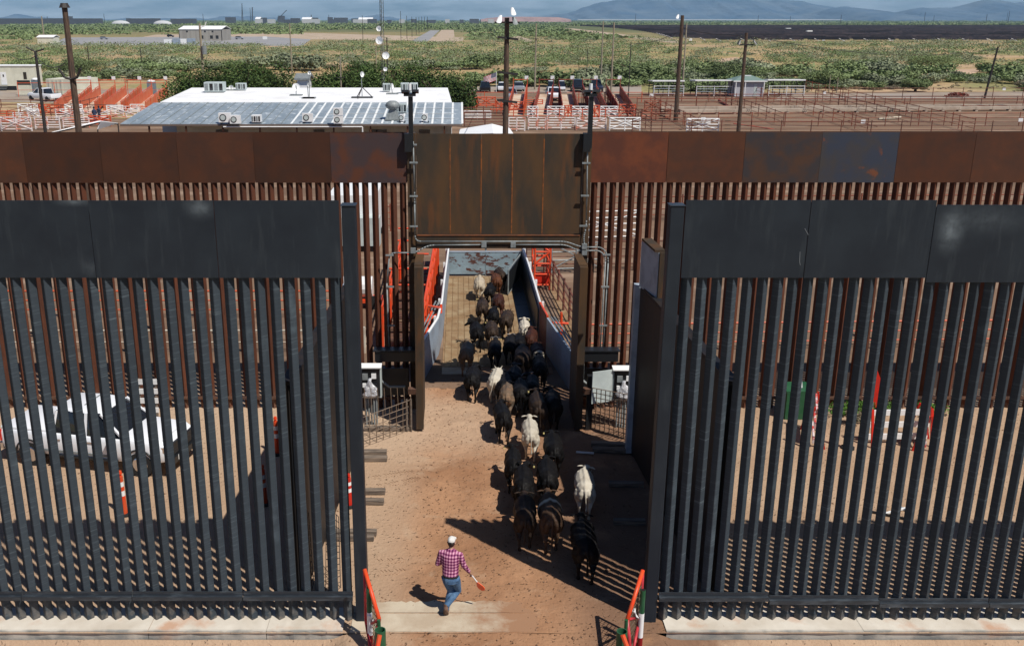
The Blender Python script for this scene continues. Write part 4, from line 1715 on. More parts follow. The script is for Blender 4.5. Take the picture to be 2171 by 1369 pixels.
# right corner
top = at(1363, 1208, 16.75)
low = at(1330, 1312, 16.1)
hinge = at(1358, 1300, 16.75)
foot = at(1338, 1400, 15.9)
mesh_swing('red pipe gate with wire mesh at the right corner of the near opening', hinge, top, low, foot, 1)
striped_post('green post with white and dark red bands right of the near opening', xat(1362, 16.5, 1.0), 16.5, zat(1250, 16.5), [zat(1298, 16.5), zat(1349, 16.5), -.25])
open_tube('wide open-topped green pipe at the right corner of the near opening', at(1319, 1337, 15.9), .105, 1)
# left corner
top = at(773, 1206, 16.75)
low = at(804, 1312, 16.1)
hinge = at(776, 1318, 16.75)
foot = at(790, 1400, 15.9)
mesh_swing('red pipe gate with wire mesh at the left corner of the near opening', hinge, top, low, foot, -1)
striped_post('green post with white and dark red bands left of the near opening', xat(783, 16.5, .9), 16.5, zat(1246, 16.5), [zat(1296, 16.5), zat(1344, 16.5), -.25])
open_tube('wide open-topped green pipe at the left corner of the near opening', at(806, 1334, 15.9), .105, 1)
for (px, lab, s) in ((806, 'short green pin in the left open pipe', 1), (1325, 'short green pin in the right open pipe', -1)):
    t = thing('hinge_pin', at(px, 1330, 16.05), lab, 'hinge pin', 'hinge pins')
    b = MB()
    b.tube(at(px - 2 * s, 1334, 16.05), at(px - 3 * s, 1313, 16.05), .035, 10)
    b.build('pin', M['green'], t)
for (a, c_, lab) in ((at(805, 1345, 15.75), at(798, 1385, 15.6), 'orange-red brace running down from the left open pipe'), (at(1320, 1345, 15.75), at(1335, 1385, 15.6), 'orange-red brace running down from the right open pipe')):
    t = thing('brace', c_, lab, 'brace', 'orange-red braces')
    b = MB()
    b.tube(a, c_, .045, 8)
    b.build('bar', M['orange_red'], t)


# ------------------------------------------------------------------ vehicles
def loft_body(sections, m, name, parent, bevel=.03):
    """sections: list of (x, [(y,z)...]) with equal counts; closed skin along x, local space"""
    b = MB()
    n = len(sections[0][1])
    for x, ring in sections:
        b.v += [(x, y, z) for y, z in ring]
    for k in range(len(sections) - 1):
        for i in range(n):
            b.f.append((k * n + i, k * n + (i + 1) % n, (k + 1) * n + (i + 1) % n, (k + 1) * n + i))
    b.f.append(tuple(range(n))[::-1])
    b.f.append(tuple((len(sections) - 1) * n + i for i in range(n)))
    o = b.build(name, m, parent, local=True)
    if bevel:
        bv = o.modifiers.new('bevel', 'BEVEL')
        bv.width = bevel
        bv.segments = 3
        bv.limit_method = 'ANGLE'
        bv.angle_limit = R(25)
        o.data.polygons.foreach_set('use_smooth', [True] * len(o.data.polygons))
    return o


def ring(hw, z0, z1, tuck=.06, shoulder=.12):
    """cross-section of a body: narrower at the sill and at the shoulder"""
    return [(-hw + tuck, z0), (hw - tuck, z0), (hw, z0 + .22), (hw, z1 - shoulder), (hw - .05, z1), (-hw + .05, z1), (-hw, z1 - shoulder), (-hw, z0 + .22)]


def pickup(loc, rz, label, paint, crew=True, cap=True, group='vehicles', detail=True, s=1.0, name='pickup_truck', cat='pickup truck'):
    """front points to +x"""
    t = thing(name, loc, label, cat, group, rz)
    t.scale = (s, s, s)
    W = .99
    # lower body from tail to nose
    loft_body([(-2.85, ring(W - .04, .52, 1.14)), (-2.75, ring(W, .46, 1.16)), (-1.05, ring(W, .42, 1.17)), (1.25, ring(W, .42, 1.15)), (1.55, ring(W, .44, 1.19)), (2.55, ring(W - .02, .48, 1.13)), (2.80, ring(W - .10, .52, 1.02))], paint, 'body', t)
    # hood crown
    loft_body([(1.22, [(-.82, 1.15), (.82, 1.15), (.78, 1.26), (-.78, 1.26)]), (2.60, [(-.76, 1.08), (.76, 1.08), (.70, 1.19), (-.70, 1.19)])], paint, 'hood', t, .04)
    # greenhouse (dark glass) with a painted roof and pillars
    xb, xf = (-1.0, 1.35) if crew else (-.2, 1.35)
    zt = 1.90
    loft_body([(xb - .05, [(-.90, 1.15), (.90, 1.15), (.80, 1.17), (-.80, 1.17)]), (xb + .08, [(-.90, 1.15), (.90, 1.15), (.74, zt - .03), (-.74, zt - .03)]),
               (xf - .75, [(-.90, 1.15), (.90, 1.15), (.72, zt - .03), (-.72, zt - .03)]), (xf + .12, [(-.88, 1.13), (.88, 1.13), (.84, 1.16), (-.84, 1.16)])], M['glass'], 'windows', t, .02)
    loft_body([(xb + .02, [(-.74, zt - .06), (.74, zt - .06), (.66, zt + .02), (-.66, zt + .02)]), ((xb + xf) / 2 - .2, [(-.76, zt - .06), (.76, zt - .06), (.68, zt + .05), (-.68, zt + .05)]),
               (xf - .68, [(-.73, zt - .07), (.73, zt - .07), (.66, zt), (-.66, zt)])], paint, 'roof', t, .03)
    for sy in (-1, 1):
        for (xa, xc) in ((xb + .10, xb - .02), ((xb + xf) / 2 - .05, (xb + xf) / 2 - .05), (xf - .72, xf + .08)):
            b = MB()
            b.beam((xc, sy * .90, 1.16), (xa, sy * .745, zt - .04), .075, .06)
            b.build('pillar', paint, t, local=True)
    if cap:
        loft_body([(-2.84, [(-.92, 1.17), (.92, 1.17), (.90, 1.24), (-.90, 1.24)]), (xb - .12, [(-.92, 1.17), (.92, 1.17), (.90, 1.26), (-.90, 1.26)])], M['carwhite'], 'bed_cover', t, .02)
    else:
        b = MB()
        b.box(((-2.8 + xb) / 2, 0, 1.162), (abs(-2.7 - xb) - .2, 1.62, .03))
        b.build('bed_floor', M['black'], t, local=True)
    for sx, x in ((0, -1.85), (1, 1.95)):
        for sy in (-1, 1):
            b = MB()
            b.tube((x, sy * (W - .27), .40), (x, sy * (W + .005), .40), .40, 20)
            wh = b.build('wheel', M['tyre'], t, local=True)
            if detail:
                b = MB()
                b.tube((x, sy * (W + .006), .40), (x, sy * (W + .02), .40), .25, 16, .22)
                b.build('rim', M['chrome'], wh, local=True)
                n = 16                   # arch lip
                b = MB()
                pts = [(x + .49 * math.cos(math.pi * i / n), sy * (W - .004), .40 + .49 * math.sin(math.pi * i / n)) for i in range(n + 1)]
                b.path(pts, .035, 5)
                b.build('wheel_arch', M['black'], t, local=True)
    if not detail:
        return t
    b = MB()
    b.box((2.83, 0, .80), (.08, 1.45, .42))
    b.build('grille', M['black'], t, local=True)
    for z in (.68, .78, .88, .97):
        b = MB()
        b.box((2.875, 0, z), (.02, 1.25, .03))
        b.build('grille_bar', M['pole_dark'], t, local=True)
    b = MB()
    b.box((2.88, 0, .50), (.16, 1.86, .20))
    b.build('front_bumper', M['black'], t, local=True)
    b = MB()
    b.box((2.972, -.30, .54), (.01, .32, .16))
    b.build('number_plate', M['white'], t, local=True)
    b = MB()
    b.box((-2.92, 0, .56), (.16, 1.85, .2))
    b.build('rear_bumper', M['chrome'], t, local=True)
    for sy in (-1, 1):
        b = MB()
        b.box((2.74, sy * .80, .93), (.16, .24, .17))
        b.build('headlight', M['chrome'], t, local=True)
        b = MB()
        b.box((-2.84, sy * .93, .95), (.05, .12, .36))
        b.build('tail_light', M['red'], t, local=True)
        b = MB()
        b.box((1.12, sy * 1.10, 1.22), (.14, .22, .2))
        b.build('mirror', M['black'], t, local=True)
        for xx in ((.15, -.15) if crew else (.4,)):
            pass
        b = MB()
        b.box((.05, sy * (W + .012), .46), (2.3, .10, .05))
        b.build('side_step', M['black'], t, local=True)
        for xd in (-.98, .12, 1.18):
            b = MB()
            b.box((xd, sy * (W - .0), .80), (.012, .006, .62))
            b.build('door_seam', M['pole_dark'], t, local=True)
        for xd in (-.80, .30):
            b = MB()
            b.box((xd, sy * (W + .012), 1.0), (.18, .03, .035))
            b.build('door_handle', M['chrome'], t, local=True)
        b = MB()
        b.box((-.2, sy * (W + .006), .60), (2.4, .014, .07))
        b.build('trim_strip', M['galv'], t, local=True)
    # roof stripe and aerial as seen from above
    b = MB()
    b.box((-.15, .1, zt + .052), (.05, .9, .01), rz=.0)
    b.build('roof_seam', M['galv'], t, local=True)
    b = MB()
    b.box((.12, -.3, zt + .06), (.12, .1, .05))
    b.build('aerial', M['black'], t, local=True)
    return t


ra, rb_ = gp(82, 985), gp(320, 1010)
c0 = (ra + rb_) / 2
dv = (rb_ - ra)
rz = math.atan2(dv.y, dv.x)
side = Vector((-math.sin(rz), math.cos(rz), 0)) * .85 + Vector((-.25, 0, 0))
pickup(c0 + side + Vector((0, 0, 0)), rz, 'white crew cab pickup parked between the fences, seen through the charcoal bollards', M['carwhite'], s=.88)
p = gp(95, 214)
pickup(p, 2.6, 'white pickup parked left beside the orange loading ramps', M['carwhite'], cap=False, detail=False)


def suv(loc, rz, label, paint, s=1.0, cat='car', name='parked_car', h=1.6):
    t = thing(name, loc, label, cat, 'vehicles parked north of the pens', rz)
    t.scale = (s, s, s)
    W = .92
    loft_body([(-2.3, ring(W - .05, .4, .95)), (-2.1, ring(W, .36, 1.0)), (1.3, ring(W, .36, .98)), (2.2, ring(W - .06, .4, .86))], paint, 'body', t, .05)
    loft_body([(-2.1, [(-.82, .98), (.82, .98), (.80, 1.0), (-.80, 1.0)]), (-1.8, [(-.84, .98), (.84, .98), (.68, h - .04), (-.68, h - .04)]), (.3, [(-.84, .98), (.84, .98), (.66, h - .04), (-.66, h - .04)]), (1.2, [(-.82, .96), (.82, .96), (.8, .98), (-.8, .98)])], M['glass'], 'windows', t, .03)
    loft_body([(-1.85, [(-.68, h - .06), (.68, h - .06), (.6, h), (-.6, h)]), (.35, [(-.66, h - .06), (.66, h - .06), (.6, h), (-.6, h)])], paint, 'roof', t, .02)
    for x in (-1.45, 1.4):
        for sy in (-1, 1):
            b = MB()
            b.tube((x, sy * (W - .2), .34), (x, sy * (W + .01), .34), .34, 14)
            b.build('wheel', M['tyre'], t, local=True)
    return t


M['carblack'] = mat('black_car_paint', (0.012, 0.012, 0.016), rough=.2, spec=.6)
M['carsilver'] = mat('silver_car_paint', (0.42, 0.44, 0.48), rough=.25, metal=.4)
M['cardark'] = mat('dark_blue_car_paint', (0.02, 0.025, 0.05), rough=.2, spec=.6)
up = math.pi / 2
suv(gp(1028, 195), up, 'black off-road car parked behind the striped flag', M['carblack'], h=1.8)
suv(gp(1065, 194), up, 'white car parked left of the brown light pole', M['carwhite'])
suv(gp(1099, 193), up, 'silver car parked right of the brown light pole', M['carsilver'])
suv(gp(1224, 194), -up, 'dark truck facing the pens, left one of the dark pair', M['carblack'], 1.1, 'truck', 'parked_truck', 1.8)
suv(gp(1263, 194), -up, 'dark blue truck facing the pens, right one of the dark pair', M['cardark'], 1.1, 'truck', 'parked_truck', 1.8)
pickup(gp(1172, 212), -up, 'white pickup parked nose-on behind the right loading ramps', M['carwhite'], cap=False, detail=False, group='vehicles parked north of the pens')
pickup(gp(1082, 214), -up, 'white pickup with a reddish bed behind the brown light pole', M['carsilver'], cap=False, detail=False, group='vehicles parked north of the pens')
suv(gp(1167, 192), up, 'white and black utility cart with lamps behind the ramps, left one', M['carwhite'], .7, 'utility cart', 'utility_cart', 2.4)
suv(gp(1189, 192), up, 'white and black utility cart with lamps behind the ramps, right one', M['carwhite'], .7, 'utility cart', 'utility_cart', 2.4)
suv(gp(221, 84), 0, 'small silver car on the grey lot far left', M['carsilver'], 1.1)
suv(gp(362, 79), 0, 'dark car beside the beige metal building', M['carblack'], 1.1)
suv(gp(508, 84), 0, 'silver car right of the beige metal building', M['carsilver'], 1.2)
# ------------------------------------------------------------------ cattle
def voxel(o, size, smooth=4):
    m = o.modifiers.new('r', 'REMESH')
    m.mode = 'VOXEL'
    m.voxel_size = size
    s = o.modifiers.new('s', 'SMOOTH')
    s.factor = .5
    s.iterations = smooth
    dg = bpy.context.evaluated_depsgraph_get()
    me = bpy.data.meshes.new_from_object(o.evaluated_get(dg))
    me.polygons.foreach_set('use_smooth', [True] * len(me.polygons))
    old = o.data
    bpy.data.objects.remove(o)
    bpy.data.meshes.remove(old)
    return me


def cow_mesh(name, gait, yaw=0.0, pitch=0.0, tail=0.0, horns=False, fat=1.0, bend=0.0):
    """rear feet at y=0, walking towards +y, hip height about 1.1"""
    b = MB()
    X, Y, Z = Vector((1, 0, 0)), Vector((0, 1, 0)), Vector((0, 0, 1))

    def bx(y):
        return bend * max(0, y - .1) ** 2
    trunk = [(-.13, .86, .03, .06), (-.10, .87, .12, .14), (-.02, .87, .20, .215), (.12, .865, .245, .25), (.26, .845, .245, .26), (.42, .80, .255, .28), (.60, .775, .285, .31), (.80, .78, .27, .31), (.95, .80, .225, .30), (1.07, .82, .17, .255), (1.16, .85, .11, .19)]
    b.loft([((bx(y), y, z), a * fat, c_, X, Z) for y, z, a, c_ in trunk])
    # spine ridge, hip bones and shoulder blades
    b.loft([((bx(y), y, z), .05, .05, X, Z) for y, z in ((-.1, 1.0), (.1, 1.085), (.3, 1.065), (.6, 1.05), (.9, 1.075), (1.05, 1.05))])
    for s in (-1, 1):
        b.limb([((s * .10, .20, 1.02), .04), ((s * .17, .14, .995), .05), ((s * .205, .10, .93), .045)])
        b.limb([((s * .12 + bx(.9), .93, 1.02), .06), ((s * .18 + bx(.9), .98, .86), .085), ((s * .17 + bx(.9), 1.0, .68), .07)])
    # neck and head
    pitch += .03
    base = Vector((bx(1.05), 1.05, .86))
    m = Matrix.Rotation(yaw, 3, 'Z') @ Matrix.Rotation(pitch, 3, 'X')

    def hd(x, y, z):
        return base + m @ Vector((x, y, z))
    b.loft([(hd(0, -.12, -.02), .15, .23, X, Z), (hd(0, .05, .03), .115, .18, X, Z), (hd(0, .18, .09), .09, .135, X, Z), (hd(0, .27, .13), .085, .11, X, Z)])
    hx, hz = m @ X, m @ Z
    b.loft([(hd(0, .22, .165), .05, .04, hx, hz), (hd(0, .26, .15), .095, .085, hx, hz), (hd(0, .33, .115), .105, .10, hx, hz), (hd(0, .42, .055), .085, .085, hx, hz), (hd(0, .52, -.02), .062, .065, hx, hz), (hd(0, .58, -.065), .065, .055, hx, hz), (hd(0, .61, -.085), .045, .04, hx, hz)])
    for s in (-1, 1):
        b.loft([(hd(s * .08, .265, .165), .03, .025, hx, hz), (hd(s * .15, .25, .175), .045, .022, m @ Y, hz), (hd(s * .215, .235, .165), .05, .018, m @ Y, hz), (hd(s * .27, .225, .145), .018, .012, m @ Y, hz)])
        if horns:
            b.limb([(hd(s * .07, .25, .20), .028), (hd(s * .12, .24, .25), .022), (hd(s * .15, .25, .32), .012)])
    # dewlap
    b.loft([(hd(0, .15, -.07), .03, .06, X, Z), (hd(0, .0, -.16), .035, .09, X, Z), (Vector((bx(.95), 1.02, .60)), .04, .08, X, Z)])
    for i, s in enumerate((-1, 1)):
        r = gait[i]           # rear: forward swing in metres
        f = gait[2 + i]
        lift_r = max(0, gait[4 + i])
        b.limb([((s * .12, .09, .86), (.15, .12)), ((s * .15, .06 + r * .15, .72), (.15, .105)), ((s * .155, .08 + r * .3, .60), (.12, .085)), ((s * .145, .05 + r * .5, .50), (.082, .062)),
                ((s * .135, -.03 + r * .72, .40), (.052, .045)), ((s * .13, -.01 + r * .85, .28 + lift_r * .4), .036), ((s * .125, .02 + r * .97, .12 + lift_r), .033), ((s * .125, .04 + r, .065 + lift_r), .044), ((s * .125, .065 + r, .012 + lift_r), (.05, .052))])
        fx = bx(.95)
        b.limb([((s * .14 + fx, .95, .76), (.10, .09)), ((s * .145 + fx, .96 + f * .2, .62), (.085, .075)), ((s * .135 + fx, .95 + f * .45, .48), (.058, .055)), ((s * .13 + fx, .96 + f * .65, .36), .043),
                ((s * .125 + fx, .95 + f * .85, .20), .033), ((s * .125 + fx, .955 + f * .98, .08), .040), ((s * .125 + fx, .975 + f, .012), (.047, .05))])
    # tail
    tx = tail
    b.limb([((0, -.09, .99), .045), ((tx * .1, -.165, .93), .032), ((tx * .3, -.195, .80), .024), ((tx * .6, -.20, .62), .021), ((tx, -.19, .48), .024), ((tx * 1.05, -.18, .38), .036), ((tx * 1.0, -.175, .30), .014)])
    # pin bones and the fullness of the thighs
    for s in (-1, 1):
        b.limb([((s * .07, -.11, .95), .045), ((s * .10, -.12, .84), .075), ((s * .12, -.08, .72), .085), ((s * .13, -.03, .60), .06)])
    o = b.build(name, M['white'], None, local=True, flip=False)
    me = voxel(o, .018, 5)
    me.name = name
    return me


def hide(name, c, c2, rough=.6, spec=.15, belt=None, face=None, legs=None, bump=.10):
    m = mat(name, c, c2, scale=4, stretch=(1, 1, 1.5), lo=.42, hi=.66, rough=rough, bump=bump, bscale=22, bstretch=(2.5, .6, 1), spec=spec, dist=.02, vary=.15)
    nt = m.node_tree
    b = nt.nodes['Principled BSDF']
    inp = b.inputs['Base Color']
    col = inp.links[0].from_socket
    tc = nt.nodes.new('ShaderNodeTexCoord')
    sx = nt.nodes.new('ShaderNodeSeparateXYZ')
    n = nt.nodes.new('ShaderNodeTexNoise')
    n.inputs['Scale'].default_value = 6
    nt.links.new(tc.outputs['Object'], n.inputs['Vector'])
    ad = nt.nodes.new('ShaderNodeVectorMath')
    ad.operation = 'MULTIPLY_ADD'
    nt.links.new(n.outputs['Color'], ad.inputs[0])
    ad.inputs[1].default_value = (.12, .12, .12)
    nt.links.new(tc.outputs['Object'], ad.inputs[2])
    nt.links.new(ad.outputs[0], sx.inputs[0])

    def band(sock, a, z, colr, amt=1.0, soft=.03):
        nonlocal col
        f = []
        for lo, hi in ((a - soft, a + soft), (z + soft, z - soft)):
            r = nt.nodes.new('ShaderNodeMapRange')
            r.inputs['From Min'].default_value = lo
            r.inputs['From Max'].default_value = hi
            nt.links.new(sock, r.inputs['Value'])
            f.append(r.outputs[0])
        mu = nt.nodes.new('ShaderNodeMath')
        mu.operation = 'MULTIPLY'
        nt.links.new(f[0], mu.inputs[0])
        nt.links.new(f[1], mu.inputs[1])
        m2 = nt.nodes.new('ShaderNodeMath')
        m2.operation = 'MULTIPLY'
        m2.inputs[1].default_value = amt
        nt.links.new(mu.outputs[0], m2.inputs[0])
        x = nt.nodes.new('ShaderNodeMix')
        x.data_type = 'RGBA'
        nt.links.new(m2.outputs[0], x.inputs['Factor'])
        nt.links.new(col, x.inputs[6])
        x.inputs[7].default_value = (*colr, 1)
        col = x.outputs[2]
    if belt:
        band(sx.outputs['Y'], belt[0], belt[1], (.55, .48, .36))
    if face:
        band(sx.outputs['Y'], 1.36, 3.0, face)
    if legs:
        band(sx.outputs['Z'], -.2, .36, legs, .8, .08)
    band(sx.outputs['Z'], -1, .10, (.02, .016, .012), .9, .02)
    nt.links.new(col, inp)
    return m


HD = {
    'black': hide('black_hide', (.0055, .0050, .0055), (.010, .0088, .0085), legs=(.014, .010, .008), spec=.12),
    'browblack': hide('brown_black_hide', (.024, .016, .012), (.048, .030, .020)),
    'brown': hide('red_brown_hide', (.11, .040, .018), (.065, .025, .013)),
    'dark': hide('dark_red_hide', (.060, .020, .012), (.034, .014, .010)),
    'grey': hide('grey_brown_hide', (.20, .145, .095), (.13, .092, .062), legs=(.19, .11, .06)),
    'tan': hide('tan_and_grey_hide', (.10, .075, .055), (.20, .12, .07)),
    'cream': hide('cream_hide', (.46, .39, .29), (.40, .33, .24), rough=.7),
    'white': hide('white_hide', (.56, .51, .42), (.50, .44, .35), rough=.7, legs=(.42, .37, .29)),
    'belt': hide('brown_hide_with_pale_belt', (.075, .043, .026), (.045, .027, .018), belt=(.62, .74)),
    'baldy': hide('black_hide_pale_face', (.008, .007, .007), (.014, .012, .011), face=(.35, .33, .32)),
    'redwhite': hide('red_hide_pale_face', (.05, .016, .010), (.028, .011, .008), belt=(-.3, .04)),
}
CM = [cow_mesh('cow_body', (.14, -.14, -.12, .14, 0, .05), 0.0, 0.0, .02),
      cow_mesh('cow_body', (-.13, .16, .14, -.12, .04, 0), .25, .05, -.08, bend=.06),
      cow_mesh('cow_body', (.05, -.10, -.05, .1, 0, .02), -.3, -.1, .05, bend=-.07),
      cow_mesh('cow_body', (-.1, .12, .15, -.15, .03, 0), 0.05, -.25, 0.0, fat=1.06),
      cow_mesh('cow_body', (.18, -.16, -.15, .15, 0, .06), .1, -.45, -.12, horns=True, fat=1.03),
      cow_mesh('cow_body', (-.06, .08, .05, -.08, 0, 0), .7, .0, .1, bend=.05)]

# (rear feet px, py, hide, heading deg (+ = left), scale, pose, label)
COWS = [
    (1016, 641, 'cream', 2, .98, 0, 'cream cow, farthest left of the herd at the far gate of the chute'),
    (1063, 618, 'browblack', 12, .95, 2, 'black cow right against the blue end gate'),
    (1053, 630, 'brown', 8, .92, 3, 'reddish brown cow just right of the cream cow in the chute'),
    (1037, 652, 'black', -6, .86, 0, 'small black cow between the cream and dark red cows'),
    (1056, 682, 'dark', 0, .98, 4, 'dark red horned cow in the middle of the chute'),
    (1022, 695, 'browblack', 4, .98, 1, 'brown-black cow with its head turned left, behind the cream cow'),
    (1046, 708, 'black', -2, .88, 2, 'black cow wedged behind the dark red cow'),
    (1071, 722, 'browblack', -10, 1.0, 4, 'black horned cow near the right wall of the chute'),
    (1112, 742, 'white', 2, .95, 0, 'white cow in the deep shade at the right wall, ears spread'),
    (1012, 752, 'black', 14, 1.0, 5, 'black cow turning its head left at the chute mouth'),
    (1042, 745, 'browblack', 3, .95, 3, 'brown-black cow in the centre of the crowded mouth'),
    (988, 798, 'grey', 2, 1.02, 1, 'grey-brown cow with a tan tail at the left edge of the crowd'),
    (1048, 785, 'baldy', -2, .98, 0, 'black cow with a pale face mark, centre of the crowd'),
    (1080, 778, 'baldy', -8, .95, 2, 'black cow with a pale brow looking right in the crowd'),
    (1100, 775, 'black', 0, .95, 3, 'black cow in shade behind the white one at the right wall'),
    (1124, 765, 'dark', -3, .98, 1, 'dark brown cow directly behind the white cow at the right wall'),
    (1141, 795, 'redwhite', 6, .95, 3, 'red cow with a white rump close to the right blue wall'),
    (1108, 812, 'browblack', 0, 1.1, 3, 'large dark brown cow in the shade of the header'),
    (1145, 832, 'black', 4, 1.05, 0, 'black cow under the shade near the right blue wall'),
    (1000, 852, 'black', -8, 1.0, 2, 'black cow walking at the left side just short of the chute'),
    (1047, 858, 'white', -12, 1.0, 4, 'white horned cow turned right in the middle of the crowd'),
    (1064, 868, 'black', -18, 1.0, 2, 'black cow with a yellow ear tag overlapping the white horned cow'),
    (1088, 845, 'baldy', -4, .95, 1, 'black cow with a grey-white face behind the tan cow'),
    (1073, 888, 'tan', -6, .98, 2, 'tan and grey cow with its back lit in the crowd'),
    (1103, 885, 'black', 0, 1.0, 3, 'black cow right of the tan cow'),
    (1127, 868, 'baldy', 2, .98, 5, 'black cow with a pale muzzle right of centre'),
    (1142, 922, 'browblack', 6, 1.08, 0, 'big black cow in front of the right passage leaf, in the middle row'),
    (1174, 915, 'black', 8, 1.05, 1, 'black cow closest to the right passage leaf'),
    (1068, 943, 'black', 8, 1.05, 2, 'black cow walking alone on the left, casting a clear shadow'),
    (1124, 978, 'white', 2, 1.02, 0, 'white cow with spread ears in the middle of the lane'),
    (1174, 1018, 'black', 2, 1.08, 3, 'black cow with a yellow tag, right behind the white one'),
    (1088, 1045, 'black', 6, .95, 1, 'black cow with a pale ear tag at the left of the rear group'),
    (1108, 1098, 'black', -6, 1.08, 2, 'black cow with a white tag in the middle of the rear group'),
    (1160, 1078, 'black', 0, 1.05, 3, 'black cow behind the tagged one, right of the rear group'),
    (1238, 1101, 'white', -8, 1.0, 2, 'white cow alone at the edge of the right shade'),
    (1112, 1168, 'browblack', 0, 1.05, 3, 'dusty black cow at the left end of the gate shadow'),
    (1168, 1174, 'belt', 4, 1.12, 3, 'brown cow with a pale belt over its back'),
    (1240, 1238, 'black', 2, 1.15, 0, 'black cow nearest the camera in the striped shade'),
]
M['tag_yellow'] = mat('yellow_ear_tag', (.75, .62, .25), rough=.5)
tagme = MB()
tagme.box((0, 0, 0), (.042, .01, .055))
tag_src = tagme.mesh('ear_tag')
tag_src.materials.append(M['tag_yellow'])
EARS = []
for me in CM:
    co = np.zeros(len(me.vertices) * 3)
    me.vertices.foreach_get('co', co)
    co = co.reshape(-1, 3)
    k = co[(co[:, 1] > 1.1) & (co[:, 2] > .8)]
    EARS.append((k[k[:, 0].argmin()], k[k[:, 0].argmax()]))
rc = random.Random(3)
for i, (px, py, hd_, head, s, pose, lab) in enumerate(COWS):
    me = CM[pose].copy()
    me.materials.clear()
    me.materials.append(HD[hd_])
    o = bpy.data.objects.new('cow', me)
    C.objects.link(o)
    p = gp(px, py)
    fl_ = -1 if rc.random() < .4 and pose not in (5,) else 1
    p.z = .045 if p.y > 32.6 else float(yard_z(np.array([p.x]), np.array([p.y]))[0]) - .005
    p.z = max(p.z, -.01)
    o.location = p
    o.rotation_euler = (0, 0, R(head * .6 - 3))
    o.scale = (s * rc.uniform(.86, .98), s * .86, s * rc.uniform(.84, .90))
    tag(o, lab, 'cow', 'cattle walking through the crossing')
    if i in (5, 10, 21, 12, 26, 30, 31, 32, 8):
        e = EARS[pose][0 if i % 4 else 1]
        tg = bpy.data.objects.new('ear_tag', tag_src)
        C.objects.link(tg)
        tg.parent = o
        tg.location = (e[0] * .88, e[1] - .015, e[2] - .035)


